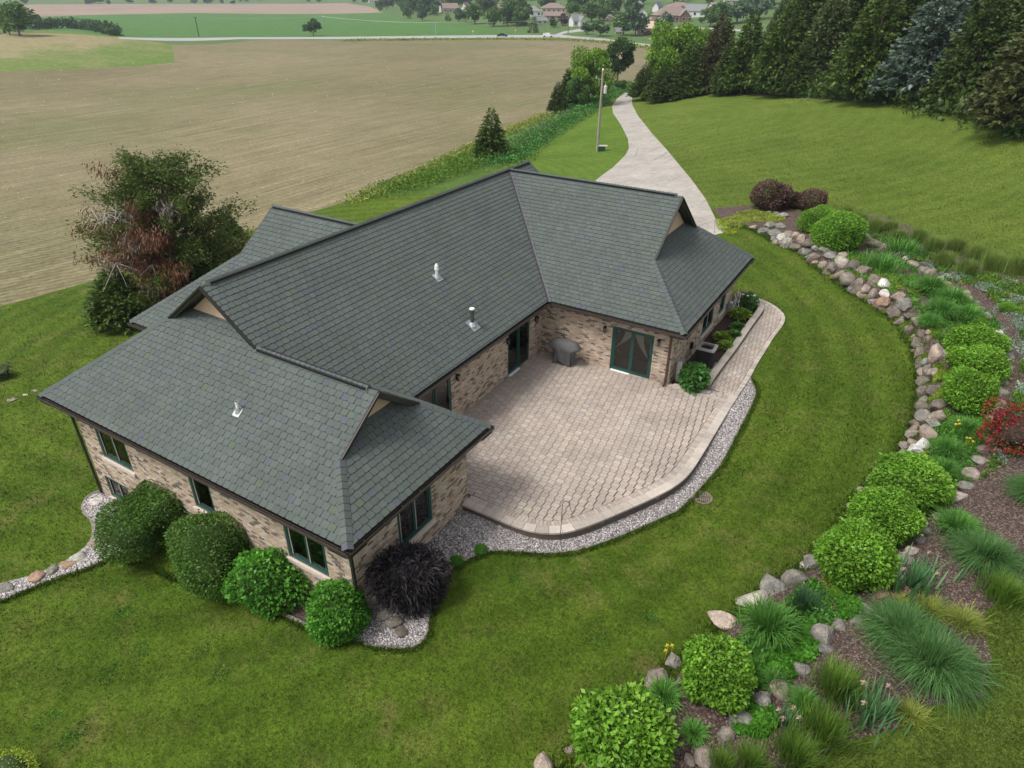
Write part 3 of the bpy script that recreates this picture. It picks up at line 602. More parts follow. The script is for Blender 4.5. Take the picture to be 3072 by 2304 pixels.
# ridge and hip caps ---------------------------------------
def caps(p0, p1, n1, n2, w=.15, pitch=.19, lift=.012, th=.012, name='ridge_cap'):
    p0, p1 = Vector(p0), Vector(p1); d = (p1-p0); Ln = d.length; d.normalize()
    s1 = d.cross(n1).normalized(); s2 = n2.cross(d).normalized()
    if s1.z > 0: s1 = -s1
    if s2.z > 0: s2 = -s2
    up = (n1+n2).normalized(); mb = MB(); L_ = pitch*1.12
    rows = []
    for t, h in ((0, lift+th+.02), (L_, lift+th)):
        rows.append([d*t+s1*w+up*h*.8, d*t+s1*w*.45+up*(h+.008), d*t+up*(h+.018), d*t+s2*w*.45+up*(h+.008), d*t+s2*w+up*h*.8])
    vs = rows[0]+rows[1]+[v-up*(lift+th+.015) for v in rows[0]]+[v-up*(lift+th+.015) for v in rows[1]]
    fs = [(i, i+1, i+6, i+5) for i in range(4)]+[(i, i+10, i+11, i+1) for i in range(4)]+[(0, 5, 15, 10), (4, 14, 19, 9)]
    mb.add(vs, fs); me = mb.mesh(name, MT['shingle'])
    n = max(1, int(Ln/pitch))
    for i in range(n):
        o = bpy.data.objects.new(name, me); col.objects.link(o); o.parent = roof; o.location = p0+d*(i*Ln/n); o.color = (random.choice(SHADES) if random.random() < .8 else .97, 0, 0, 1)
def nv(k):
    P = pl3(k); n = (P[1]-P[0]).cross(P[2]-P[0]).normalized(); return n if n.z > 0 else -n
RZ = EZ+hp*hw/2; RZ2 = EZ+hp*hb/2; LZ = EZ+hp*hg/2
def P3(k, x, y): return Vector((x, y, PL[k][0](x, y)))
vent = MB(); vent.bar((-hw/2, yg+.3, RZ+.01), (-hw/2, yn-.1, RZ+.01), .26, .06); vent.bar((xg-.3, hb/2, RZ2+.01), (-hb/2+.1, hb/2, RZ2+.01), .26, .06)
vent.bar((xl-.35, yg, LZ+.01), (-hg/2+.1, yg, LZ+.01), .24, .05); vent.bar((-xwr+.1, hsv+hh_/2, EZ+hp*hh_/2+.01), (-hw/2-.1, hsv+hh_/2, EZ+hp*hh_/2+.01), .24, .05)
vent.obj('ridge_vent', MT['black'], roof)
caps((-hw/2, yg+.25, RZ), (-hw/2, yn, RZ), nv('main'), nv('mw1'), .15, .19, .05)
caps((xg-.25, hb/2, RZ2), (-hb/2+.1, hb/2, RZ2), nv('rws'), nv('rwn'), .15, .19, .045)
caps((xl-.3, yg, LZ), (-hg/2+.05, yg, LZ), nv('fs'), nv('lwn'), .14, .19, .04)
caps((-xwr, hsv+hh_/2, EZ+hp*hh_/2), (-hw/2-.1, hsv+hh_/2, EZ+hp*hh_/2), nv('wws'), nv('wwn'), .14, .19, .04)
hi = CAP_IN
caps(P3('fs', hd-hi, -hc+hi), P3('fs', xl+.03, -hc+hd-xl-.03), nv('fs'), nv('lwe'), .16, .19, .012, name='hip_cap')
caps(P3('lwe', hd-hi, hy1-hi), P3('lwe', xl+.03, hy1-(hd-xl)+.03), nv('lwe'), nv('lwn'), .16, .19, .012, name='hip_cap')
caps(P3('rws', ha-hi, hi), P3('rws', xg+.03, ha-xg-.03), nv('rws'), nv('rwe'), .16, .19, .012, name='hip_cap')
caps(P3('rwe', ha-hi, hb-hi), P3('rwe', xg+.03, hb-(ha-xg)+.03), nv('rwe'), nv('rwn'), .16, .19, .012, name='hip_cap')
caps(P3('fs', -hw+hi, -hc+hi), P3('fs', -hw+hg/2-.03, yg-.03), nv('fs'), nv('mw1'), .16, .19, .012, name='hip_cap')
caps(P3('wws', -hv+hi, hsv+hi), P3('wws', -xwr, hsv+hv-xwr), nv('wws'), nv('ww'), .16, .19, .012, name='hip_cap')
# north gable rake edge
# valley flashing
va = Vector((-.02, .02, EZ+.03)); vb = Vector((-hb/2+.08, hb/2-.08, RZ2-.04)); vd = (vb-va).normalized()
vm = MB(); s1 = nv('main').cross(vd).normalized(); s2 = nv('rws').cross(vd).normalized()
if s1.y > 0: s1 = -s1
if s2.y < 0: s2 = -s2
upv = Vector((0, 0, 1))
for s_, t_ in ((s1, .0), (s2, .0)):
    vm.add([va+upv*.035, va+s_*.07+upv*.032, vb+s_*.07+upv*.032, vb+upv*.035], [(0, 1, 2, 3)])
vm.tube([va+upv*.05, vb+upv*.05], .014, 6)
MT['flash'] = M_plain('valley_flashing', (.075, .07, .085), .5, .3, 5, .25, 0)
vm.obj('valley_flashing', MT['flash'], roof)
# gables: panel, rake boards, soffit -------------------------------------------------
def gable(px, py, pz, half, ax, out, setb, cover, name='gable_panel', q=1.0):
    """peak (px,py,pz); runs along axis ax; faces 'out' along the other axis"""
    def pt(a, z, o_):
        return Vector((px+a, py+o_*out, z)) if ax == 0 else Vector((px+o_*out, py+a, z))
    g_ = MB(); zb = pz-hp*half
    a_ = half-.15; g_.add([pt(-a_, zb+.05, -setb), pt(a_, zb+.05, -setb), pt(0, pz-.10, -setb)], [(0, 1, 2)])
    g_.obj(name, MT['gable'], roof)
    rb = MB()
    for sg in (-1, 1):
        a0, a1 = 0, sg*half
        top0, top1 = pt(a0, pz+.015, .02), pt(a1, zb+.015, .02)
        hgt = .21
        dn = Vector((0, 0, -hgt)); th_ = pt(0, 0, -.05)-pt(0, 0, .0)
        vs = [top0, top1, top1+dn, top0+dn]; vs += [v+th_ for v in vs]
        rb.add(vs, [(0, 1, 2, 3), (4, 7, 6, 5), (0, 4, 5, 1), (1, 5, 6, 2), (2, 6, 7, 3), (3, 7, 4, 0)])
        # moulding strip along the foot of the board
        m0, m1 = pt(a0, pz-.05, .045), pt(a1*.985, zb-.03+.015, .045); rb.bar(m0, m1, .05, .06)
        sf = [pt(a0, pz-.17, 0), pt(a1, zb-.17, 0), pt(a1, zb-.17, -setb), pt(a0, pz-.17, -setb)]; rb.add(sf, [(0, 1, 2, 3)])
        # trim board on the panel
        rb.bar(pt(a0, pz-.2, -setb+.03), pt(sg*(half-.2), pz-.2-hp*(half-.2), -setb+.03), .04, .09)
    rb.obj('rake_board', MT['fascia'], roof)
    bb = MB(); bb.bar(pt(-half+.35, zb+.09, -setb+.05), pt(half-.35, zb+.09, -setb+.05), .08, .10); bb.obj('base_trim', MT['gutter'], roof)
gable(-hw/2, yg, RZ, hw/2-hg/2, 0, -1, .42, 0)
gable(xl, yg, LZ, hg/2-(hd-xl), 1, 1, .38, 0)
gable(xg, hb/2, RZ2, hb/2-(ha-xg), 1, 1, .38, 0)
gable(-hw/2, yn, RZ, 2.0, 0, 1, .4, 0)
gable(-xwr, hsv+hh_/2, EZ+hp*hh_/2, hh_/2-(hv-xwr), 1, -1, .4, 0)
nrk = MB(); nrk.bar((-hw/2, yn-.06, RZ+.02), (-(hb-yn), yn-.06, EZ+hp*(hb-yn)+.02), .16, .05); o = nrk.obj('rake_shingles', MT['shingle'], roof)
# eaves: fascia, gutter, soffit ------------------------------------------------------
EV = [((-hw, -hc), (hd, -hc), (0, -1)), ((hd, -hc), (hd, hy1), (1, 0)), ((hd, hy1), (0, hy1), (0, 1)), ((0, hy1), (0, 0), (1, 0)), ((0, 0), (ha, 0), (0, -1)),
      ((ha, 0), (ha, hb), (1, 0)), ((ha, hb), (-3.3, hb), (0, 1)), ((-hv, hsv), (-hw, hsv), (0, -1)), ((-hw, hsv), (-hw, -hc), (-1, 0)), ((-hv, hsv+hh_), (-hv, hsv), (-1, 0))]
for i, (p, q, n_) in enumerate(EV):
    p, q, n_ = Vector((*p, 0)), Vector((*q, 0)), Vector((*n_, 0)); d = (q-p).normalized(); e0 = i*.0013
    inner0 = i in (3,); inner1 = i in (2, 3, 7)
    fa = MB(); fa.bar(p-n_*.115+d*.1+Vector((0, 0, 2.66)), q-n_*.115-d*(.1 if not inner1 else -.02)+Vector((0, 0, 2.66)), .03, .2); fa.obj('fascia', MT['fascia'], roof)
    gt = MB(); g0 = p + (d*.1 if i == 4 or i == 3 else Vector((0, 0, 0))); g1_ = q - (d*.1 if i in (3, 2, 7) else Vector((0, 0, 0)))
    sec = [(-.1, 2.70), (-.1, 2.585), (-.02, 2.585), (.0, 2.62), (.0, 2.70), (-.012, 2.70), (-.012, 2.625), (-.028, 2.597), (-.088, 2.597), (-.088, 2.70)]
    A_ = [g0+n_*a+Vector((0, 0, z+e0)) for a, z in sec]; B_ = [g1_+n_*a+Vector((0, 0, z+e0)) for a, z in sec]; m_ = len(sec)
    gt.add(A_+B_, [(j, (j+1) % m_, (j+1) % m_+m_, j+m_) for j in range(m_)]+[(3, 4, 5, 6), (0, 1, 8, 9), (1, 2, 7, 8), (2, 3, 6, 7)]+[(3+m_, 4+m_, 5+m_, 6+m_), (1+m_, 2+m_, 7+m_, 8+m_), (0+m_, 1+m_, 8+m_, 9+m_), (2+m_, 3+m_, 6+m_, 7+m_)])
    ln = (q-p).length; k_ = 0.6
    while k_ < ln-.3:        # hidden hangers across the trough
        c0 = p+d*k_; gt.bar(c0-n_*.09+Vector((0, 0, 2.695+e0)), c0+Vector((0, 0, 2.695+e0)), .025, .008); k_ += .75
    gt.obj('gutter', MT['gutter'], roof)
    so = MB(); a_, b_ = p-n_*.1, q-n_*.1; z_ = 2.55+i*.002
    so.add([Vector((*v.xy, z_)) for v in (a_, b_, b_-n_*.58, a_-n_*.58)], [(0, 1, 2, 3)]); so.obj('soffit', MT['fascia'], roof)
# walls ------------------------------------------------------------------------------
BL, BH, BG = .203, .068, .010
brick_c = []; brick_stuff = {}
def wall(name, O, U, N, length, z0, z1, holes, bricks=True):
    """O: corner xy, U: direction along the wall, N: outward; holes (u0,u1,z0,z1)"""
    O, U, N = Vector((*O, 0)), Vector((*U, 0)), Vector((*N, 0))
    us = sorted({0, length, *[h[0] for h in holes], *[h[1] for h in holes]}); mb = MB()
    for i in range(len(us)-1):
        a, b = us[i], us[i+1]; m_ = (a+b)/2; hs_ = sorted([h for h in holes if h[0] <= m_ <= h[1]], key=lambda h: h[2]); z = z0
        for h in hs_+[None]:
            zt = h[2] if h else z1
            if zt > z+.001: mb.add([O+U*a+Vector((0, 0, z)), O+U*b+Vector((0, 0, z)), O+U*b+Vector((0, 0, zt)), O+U*a+Vector((0, 0, zt))], [(0, 1, 2, 3)])
            if h: z = h[3]
    for h in holes:     # brick reveals
        for (a, za), (b, zb) in (((h[0], h[2]), (h[0], h[3])), ((h[1], h[3]), (h[1], h[2])), ((h[0], h[3]), (h[1], h[3])), ((h[1], h[2]), (h[0], h[2]))):
            p = O+U*a+Vector((0, 0, za)); q = O+U*b+Vector((0, 0, zb)); mb.add([p, q, q-N*.12, p-N*.12], [(0, 1, 2, 3)])
    w_ = mb.obj('wall', MT['mortar'], house); bs = MB(); n_r = int((z1-z0)/(BH+BG))
    for r in range(n_r+1):
        za = z0+r*(BH+BG); zb = min(za+BH, z1)
        if zb-za < .02: continue
        u = -(BL/2 if r % 2 else 0)
        while u < length:
            a, b = max(u, 0), min(u+BL, length); u += BL+BG
            segs = [(a, b)]
            for h in holes:
                if zb > h[2]+.005 and za < h[3]-.005:
                    ns = []
                    for (s_, t_) in segs:
                        if t_ <= h[0] or s_ >= h[1]: ns.append((s_, t_)); continue
                        if s_ < h[0]: ns.append((s_, h[0]))
                        if t_ > h[1]: ns.append((h[1], t_))
                    segs = ns
            for (s_, t_) in segs:
                if t_-s_ < .025: continue
                tt = random.random(); full = t_-s_ > BL-.001 and zb-za > BH-.001
                p = O+U*s_+Vector((0, 0, za)); c_ = np.array(p)-CAM
                brick_c.append((float(np.linalg.norm(c_)) if (full and name in ('S', 'LE')) else 1e9, w_, bs, p, U, N, t_-s_, zb-za, tt))
    brick_stuff[name] = (w_, bs); return w_
def brick_box(mb, p, U, N, l, h, pr, t):
    e = .005; Z = Vector((0, 0, 1)); q = [p, p+U*l, p+U*l+Z*h, p+Z*h]; f = [p+U*e+Z*e+N*pr, p+U*(l-e)+Z*e+N*pr, p+U*(l-e)+Z*(h-e)+N*pr, p+U*e+Z*(h-e)+N*pr]
    mb.add(q+f, [(4, 5, 6, 7), (0, 1, 5, 4), (1, 2, 6, 5), (2, 3, 7, 6), (3, 0, 4, 7)], t)
WT = 2.56
S_holes = [(1.02, 2.70, .50, 2.1), (.5, 1.85, -1.45, -.5), (5.87, 6.85, .50, 2.1), (9.95, 11.5, .50, 2.1)]
wall('S', (-10.05, -15.11), (1, 0), (0, -1), 12.461, -1.9, WT, S_holes)
wall('LE', (2.411, -15.11), (0, 1), (1, 0), 5.252, -.7, WT, [(1.84, 3.4, .5, 2.1)])
wall('LN', (2.411, -9.858), (-1, 0), (0, 1), 3.06, -.3, WT, [])
wall('ME', (-.65, -9.86), (0, 1), (1, 0), 10.51, -.05, WT, [(1.52, 3.42, .03, 2.1), (7.5, 9.34, .03, 2.1)])
wall('RS', (-.65, .65), (1, 0), (0, -1), 6.11, -.05, WT, [(3.41, 5.28, .03, 2.1)])
wall('RE', (5.46, .65), (0, 1), (1, 0), 9.37, -.15, WT, [(4.22, 5.95, .5, 2.0), (7.0, 7.9, .5, 2.0)])
wall('MW', (-10.05, -10.15), (0, -1), (-1, 0), 4.96, -2.6, WT, [])
brick_c.sort(key=lambda b: b[0]); bme = MB(); brick_box(bme, Vector((0, 0, 0)), Vector((1, 0, 0)), Vector((0, -1, 0)), BL, BH, .008, 0); bme = bme.mesh('brick', MT['brick'])
# only bricks that can be seen from the viewpoint side count among the 300 single ones
for i, (dist, w_, bs, p, U, N, l, h, tt) in enumerate(brick_c):
    if i < 300 and dist < 1e8:
        o = bpy.data.objects.new('brick', bme); col.objects.link(o); o.parent = w_
        Z = Vector((0, 0, 1)); M_ = Matrix([[U[j], -N[j], Z[j], p[j]] for j in range(3)]+[[0, 0, 0, 1]]); o.matrix_local = M_; o.color = (tt, 0, 0, 1)
    else: brick_box(bs, p, U, N, l, h, random.choice((.006, .008, .01)), tt)
for k, (w_, bs) in brick_stuff.items(): tag(bs.obj('brick_courses', MT['brick'], w_), kind='stuff')
cw = MB()   # plain concealed walls on the far sides, and the concrete footing
cw.box(-13.0, -10.06, -10.1, -.8, -2.6, 2.5); cw.box(-12.9, -3.0, -.75, 9.9, -2.2, 2.5); cw.box(-3.2, 5.35, 9.9, 10.0, -.4, 2.5); cw.obj('rear_wall', MT['mortar'], house)
ft = MB(); ft.bar((5.47, .65, -.1), (5.47, 10.0, -.1), .05, .2); ft.obj('footing', MT['cope'], house); ft = MB(); ft.bar((2.44, -15.1, -.45), (2.44, -10.1, -.45), .07, .24); ft.obj('footing', MT['cope'], house)
# windows and sliding doors ----------------------------------------------------------
def opening(O, U, N, h, panes, sill=True, door=False, curtain=False, name='window'):
    O, U, N = Vector((*O, 0)), Vector((*U, 0)), Vector((*N, 0)); u0, u1, z0, z1 = h; Z = Vector((0, 0, 1))
    def P(u, z, n=0): return O+U*u+Z*z+N*n
    fr = MB(); W_ = .07 if door else .095; dpt = .05
    def bar(ua, za, ub, zb, w, n, t=.06): fr.bar(P(ua, za, n), P(ub, zb, n), t if abs(ub-ua) > abs(zb-za) else w, w if abs(ub-ua) > abs(zb-za) else t, up=N if abs(ub-ua) < abs(zb-za) else (0, 0, 1))
    n0 = -.07
    bar(u0, z0+W_/2, u1, z0+W_/2, W_, n0, .1); bar(u0, z1-W_/2, u1, z1-W_/2, W_, n0, .1); bar(u0+W_/2, z0+W_, u0+W_/2, z1-W_, W_, n0, .1); bar(u1-W_/2, z0+W_, u1-W_/2, z1-W_, W_, n0, .1)
    f_ = fr.obj('door' if door else name, MT['trim'], house)
    wdt = (u1-u0-2*W_)/panes
    for i in range(panes):
        a, b = u0+W_+i*wdt, u0+W_+(i+1)*wdt; n1 = n0+.005+(.035 if door and i == panes-1 else 0); s_ = .075 if door else .05
        sa = MB()
        for (ua, za, ub, zb) in ((a+.004, z0+W_+s_/2, b-.004, z0+W_+s_/2), (a+.004, z1-W_-s_/2, b-.004, z1-W_-s_/2)):
            sa.bar(P(ua, za, n1), P(ub, zb, n1), .045, s_)
        for uu in (a+.004+s_/2, b-.004-s_/2): sa.bar(P(uu, z0+W_+s_, n1), P(uu, z1-W_-s_, n1), s_, .045, up=N)
        sa.obj('sash', MT['trim'], f_)
        g_ = MB(); g_.add([P(a+s_*.7, z0+W_+s_*.7, n1), P(b-s_*.7, z0+W_+s_*.7, n1), P(b-s_*.7, z1-W_-s_*.7, n1), P(a+s_*.7, z1-W_-s_*.7, n1)], [(0, 1, 2, 3)]); g_.obj('pane', MT['glass'], f_)
        if not door:
            t_ = MB(); t_.bar(P(a+s_, z0+W_+s_, n1+.028), P(a+s_, z1-W_-s_, n1+.028), .018, .018, up=N); t_.obj('screen_trim', MT['sill'], f_)
    rm = MB(); D_ = 1.3 if door else .8; q = [P(u0-.2, z0, -.13), P(u1+.2, z0, -.13), P(u1+.2, z1+.15, -.13), P(u0-.2, z1+.15, -.13)]; bk = [v-N*D_ for v in q]
    rm.add(q+bk, [(4, 5, 6, 7), (0, 4, 7, 3), (1, 2, 6, 5), (3, 7, 6, 2)]); rm.obj('interior', MT['room'], f_)
    fl = MB(); fl.add([q[0], q[1], bk[1], bk[0]], [(0, 1, 2, 3)]); fl.obj('interior_floor', MT['floor'] if door else MT['room'], f_)
    if sill:
        sl_ = MB(); M_ = Matrix([[U.x, N.x, 0, P(u0-.08, 0, 0).x], [U.y, N.y, 0, P(u0-.08, 0, 0).y], [0, 0, 1, 0], [0, 0, 0, 1]])
        sl_.box(0, u1-u0+.16, -.1, .07, z0-.13, z0-.004, 0, M_); sl_.obj('sill', MT['sill'], f_)
    if door:
        st = MB(); st.bar(P(u0+.08, .018, .03), P((u0+u1)/2, .018, .03), .12, .035); st.obj('threshold', MT['white'], f_)
        hd_ = MB(); hd_.bar(P(u1-.17, .95, .02), P(u1-.17, 1.15, .02), .03, .04, up=N); hd_.obj('handle', MT['black'], f_)
    if curtain:
        for (ct, cb, zt, zb_, a_) in ((u0+.72, u0+.14, z1-.1, z0+1.02, 1), (u0+1.12, u1-.16, z1-.1, z0+.75, -1)):
            cu = MB(); rows = []; nn = 14; mm = 16
            for i in range(nn+1):
                t = i/nn; z = zt+(zb_-zt)*t
                wL = .42*(1-t)+.035; cx_ = ct+(cb-ct)*(t**1.7)
                for j in range(mm+1):
                    s = j/mm; rows.append(P(cx_+(s-.5)*wL, z+.25*(1-t)*0, -.2+.025*math.sin(j*2.6)))
            cu.add(rows, [(i*(mm+1)+j, i*(mm+1)+j+1, (i+1)*(mm+1)+j+1, (i+1)*(mm+1)+j) for i in range(nn) for j in range(mm)]); cu.obj('curtain', MT['curtain'], f_, True)
    return f_
for h, n_ in zip(S_holes, (2, 2, 1, 2)): opening((-10.05, -15.11), (1, 0), (0, -1), h, n_)
opening((2.411, -15.11), (0, 1), (1, 0), (1.84, 3.4, .5, 2.1), 2)
opening((-.65, -9.86), (0, 1), (1, 0), (1.52, 3.42, .03, 2.1), 2, False, True); opening((-.65, -9.86), (0, 1), (1, 0), (7.5, 9.34, .03, 2.1), 2, False, True)
opening((-.65, .65), (1, 0), (0, -1), (3.41, 5.28, .03, 2.1), 2, False, True, True)
opening((5.46, .65), (0, 1), (1, 0), (4.22, 5.95, .5, 2.0), 2); opening((5.46, .65), (0, 1), (1, 0), (7.0, 7.9, .5, 2.0), 1)
# wall lanterns
def lantern(x, y, z, N):
    N = Vector((*N, 0)); c = Vector((x, y, z))+N*.13; m_ = MB()
    m_.tube([c+Vector((0, 0, .17)), c+Vector((0, 0, .11)), c+Vector((0, 0, .10))], [.012, .075, .085], 6); m_.tube([c+Vector((0, 0, -.12)), c+Vector((0, 0, -.16))], [.05, .02], 6)
    for k in range(6):
        a = k*math.pi/3; m_.tube([c+Vector((math.cos(a)*.072, math.sin(a)*.072, .1)), c+Vector((math.cos(a)*.05, math.sin(a)*.05, -.12))], .007, 4)
    m_.tube([Vector((x, y, z+.02))+N*.0, c-N*.03+Vector((0, 0, -.2)), c+Vector((0, 0, -.15))], .013, 5); m_.box(-.03, .03, -.015, .015, -.14, .14, 0, Matrix.Translation(Vector((x, y, z))+N*.02))
    lp = m_.obj('wall_lantern', MT['black'], house)
    g_ = MB(); g_.tube([c+Vector((0, 0, .095)), c+Vector((0, 0, -.11))], [.06, .042], 6, 0, False); g_.obj('lantern_glass', MT['glass'], lp)
    b_ = MB(); b_.tube([c+Vector((0, 0, .0)), c+Vector((0, 0, -.1))], [.015, .015], 6); b_.obj('candle_tube', MT['white'], lp)
for a_ in ((2.44, .65, 1.88, (0, -1)), (4.86, .65, 1.9, (0, -1)), (-.65, -.06, 1.85, (1, 0)), (-.65, -2.47, 1.8, (1, 0)), (-.65, -6.1, 1.85, (1, 0))): lantern(*a_)
# downspouts
def downspout(pts, nm='downspout', mt='gutter'):
    m_ = MB()
    for i in range(len(pts)-1): m_.bar(pts[i], pts[i+1], .085, .065, 0, (0, 1, 0) if i else (0, 0, 1))
    m_.obj(nm, MT[mt], house)
MT['copper'] = M_plain('brown_downspout', (.09, .045, .032), .45, .2, 8, .2, 0)
downspout([(5.35, .05, 2.6), (5.35, .58, 2.36), (5.35, .58, .08), (5.33, .4, .04)], mt='copper'); downspout([(2.5, -15.66, 2.6), (2.5, -15.2, 2.36), (2.5, -15.17, -.35), (2.7, -15.2, -.42)], mt='fascia')
downspout([(-10.12, -15.66, 2.6), (-10.12, -15.2, 2.36), (-10.12, -15.17, -1.5)], mt='fascia')
ol = MB(); ol.box(5.14, 5.28, .6, .65, .1, .22); ol.box(4.95, 5.1, .61, .65, .1, .19); ol.obj('outlet_cover', MT['metal'], house)
# vents through the roof
def roof_vent(x, y, nm, mt, mt2, prof, base, k='main'):
    z = PL[k][0](x, y); m_ = MB(); m_.tube([(x, y, z+h) for h, r_ in prof], [r_ for h, r_ in prof], 14); o_ = m_.obj(nm, MT[mt], house)
    e, s, nrm = frame(k, (0, 1, 0) if k == 'main' else (1, 0, 0)); f_ = MB(); c = Vector((x, y, z))+nrm*.03
    M_ = Matrix([[e[j], s[j], nrm[j], c[j]] for j in range(3)]+[[0, 0, 0, 1]]); f_.box(-base/2, base/2, -base*.62, base*.5, -.004, .004, 0, M_)
    f_.tube([(x, y, z-.02), (x, y, z+.14)], [base*.42, prof[0][1]*1.15], 12, 0, False)
    f_.obj('flashing_collar', MT[mt2], o_)
roof_vent(-2.75, -4.23, 'vent_pipe', 'white', 'metal', [(0, .055), (.3, .055), (.3, .085), (.36, .09), (.4, .06), (.42, .085), (.47, .075), (.56, .03)], .34)
roof_vent(-.86, -4.63, 'flue_pipe', 'greenmetal', 'metal', [(0, .075), (.22, .075), (.22, .082), (.26, .082), (.26, .075), (.5, .075), (.5, .1), (.55, .1), (.55, .09), (.6, .09), (.6, .105), (.66, .105), (.68, .08)], .44)
capw = MB(); zz = PL['main'][0](-.86, -4.63); capw.tube([(-.86, -4.63, zz+.66), (-.86, -4.63, zz+.7)], [.108, .095], 14); capw.obj('flue_cap', MT['white'], house)
roof_vent(-2.53, -14.04, 'vent_pipe', 'white', 'metal', [(0, .05), (.34, .05), (.34, .042), (.33, .042)], .26, 'fs')
# ---------------------------------------------------------------- patio, walk, low wall
def zg(p): return g1(p[0], p[1])
COPE = [(1387, 1514), (1450, 1541), (1516, 1569), (1564, 1587), (1617, 1599), (1666, 1601), (1711, 1595), (1768, 1578), (1849, 1544), (1931, 1508), (1992, 1479), (2040, 1450), (2073, 1418), (2110, 1361), (2146, 1300), (2185, 1235), (2214, 1188)]
C0 = np.array([atz(u, v, 0)[:2] for u, v in COPE]); C0[0] = (2.43, C0[0][1])
WALKO = np.array([atz(u, v, .01)[:2] for u, v in [(2214, 1188), (2248, 1139), (2272, 1091), (2300, 1048), (2323, 1009), (2347, 980), (2357, 958), (2352, 941), (2333, 923), (2306, 906), (2277, 896)]])
def arcsample(P, n):
    P = np.array(P); d = np.r_[0, np.cumsum(np.hypot(*np.diff(P, axis=0).T))]; t = np.linspace(0, d[-1], n); return np.c_[np.interp(t, d, P[:, 0]), np.interp(t, d, P[:, 1])], d[-1]
def soft(P, k=2):
    for _ in range(k): P = smooth_poly(P, 1, False)
    return P
CO = soft(C0, 2)
def inset(P, dist):
    t = np.gradient(P, axis=0); t /= np.hypot(t[:, 0], t[:, 1])[:, None]; n = np.c_[-t[:, 1], t[:, 0]]; return P+n*dist
# find inward side (towards the patio centre)
s_in = 1 if np.dot(inset(CO, .3)[len(CO)//2]-CO[len(CO)//2], np.array([2.5, -4])-CO[len(CO)//2]) > 0 else -1
inner1 = inset(CO, s_in*.33); inner2 = inset(CO, s_in*.56)
bm_ = MB()   # base slab under the pavers, its top is the joint sand
slab = [(-.64, .64), (-.64, -9.84), (2.41, -9.84)] + [tuple(p) for p in inset(CO, s_in*.03)] + [(6.4, .9), (5.5, .64)]
n = len(slab)
bm_.add([Vector((*p, -.022)) for p in slab]+[Vector((*p, -.5)) for p in slab], [tuple(range(n))]+[(i, (i+1) % n, (i+1) % n+n, i+n) for i in range(n)])
patio = bm_.obj('patio', MT['joint'], None); tag(patio, kind='structure')
def paver_fill(poly, parent, org, ang, nobj, z=0.0, zf=None, open_right=None):
    """big and small rectangular pavers, in the staggered two size pattern"""
    w, h, w2, h2 = .285, .215, .225, .135; v1 = np.array([w, -h2]); v2 = np.array([w2, h]); ca, sa = math.cos(ang), math.sin(ang)
    P = [((x-org[0])*ca+(y-org[1])*sa, -(x-org[0])*sa+(y-org[1])*ca) for x, y in poly]
    A2 = sum(P[i][0]*P[(i+1) % len(P)][1]-P[i][1]*P[(i+1) % len(P)][0] for i in range(len(P)))
    if A2 < 0: P = P[::-1]
    X = [p[0] for p in P]; Y = [p[1] for p in P]; items = []
    Mi = np.linalg.inv(np.array([v1, v2]).T); R_ = 90
    from itertools import product
    cs = [Mi @ np.array(q) for q in product((min(X), max(X)), (min(Y), max(Y)))]
    i0, i1 = int(min(c[0] for c in cs))-2, int(max(c[0] for c in cs))+2; j0, j1 = int(min(c[1] for c in cs))-2, int(max(c[1] for c in cs))+2
    for i in range(i0, i1+1):
        for j in range(j0, j1+1):
            o_ = v1*i+v2*j
            if not (min(X)-.5 < o_[0] < max(X)+.5 and min(Y)-.5 < o_[1] < max(Y)+.5): continue
            for (bx, by, bw, bh) in ((0, 0, w, h), (w, h-h2, w2, h2)):
                g_ = .007; rx = [(o_[0]+bx+g_, o_[1]+by+g_), (o_[0]+bx+bw-g_, o_[1]+by+g_), (o_[0]+bx+bw-g_, o_[1]+by+bh-g_), (o_[0]+bx+g_, o_[1]+by+bh-g_)]
                inside = [pip(q, P) for q in rx]
                if not any(inside): continue
                if all(inside): pl_ = rx; full = True
                else:
                    pl_ = clip_any(rx, P); full = False
                    if len(pl_) < 3: continue
                ex_ = 0
                if open_right is not None:
                    qx = (org[0]+rx[1][0], org[1]+rx[1][1]); dm = float(np.min(np.hypot(open_right[:, 0]-qx[0], open_right[:, 1]-qx[1]))); ex_ = .034*max(0, 1-dm/2.3)*min(1, max(0, (qx[0]-3.6)/1.5))*random.uniform(.6, 1.15)
                    if ex_ > .002: mx = rx[1][0]-ex_; pl_ = [(min(q[0], mx), q[1]) for q in pl_]; full = False
                wx = [(org[0]+q[0]*ca-q[1]*sa, org[1]+q[0]*sa+q[1]*ca) for q in pl_]
                cx_, cy_ = sum(q[0] for q in wx)/len(wx), sum(q[1] for q in wx)/len(wx)
                items.append((math.dist((cx_, cy_), CAM[:2]), wx, full, (bw, bh)))
    items.sort(key=lambda t: t[0]); st = MB(); shared = {}; cnt = 0
    for k, (d_, wx, full, sz) in enumerate(items):
        tt = random.betavariate(4, 4)*.9 if random.random() < .97 else random.uniform(.92, 1); zz = random.uniform(-.003, .003)
        if full and cnt < min(nobj, 300):
            cnt += 1
            if sz not in shared:
                m_ = MB(); slab_piece(m_, [(0, 0), (sz[0]-.014, 0), (sz[0]-.014, sz[1]-.014), (0, sz[1]-.014)], 0, 0); shared[sz] = m_.mesh('paver', MT['paver'])
            o = bpy.data.objects.new('paver', shared[sz]); col.objects.link(o); o.parent = parent; o.location = (*wx[0], z+zz); o.rotation_euler = (0, 0, ang); o.color = (tt, 0, 0, 1)
        else: slab_piece(st, wx, z+zz, tt, zf)
    if st.v: tag(st.obj('paver_field', MT['paver'], parent), kind='stuff')
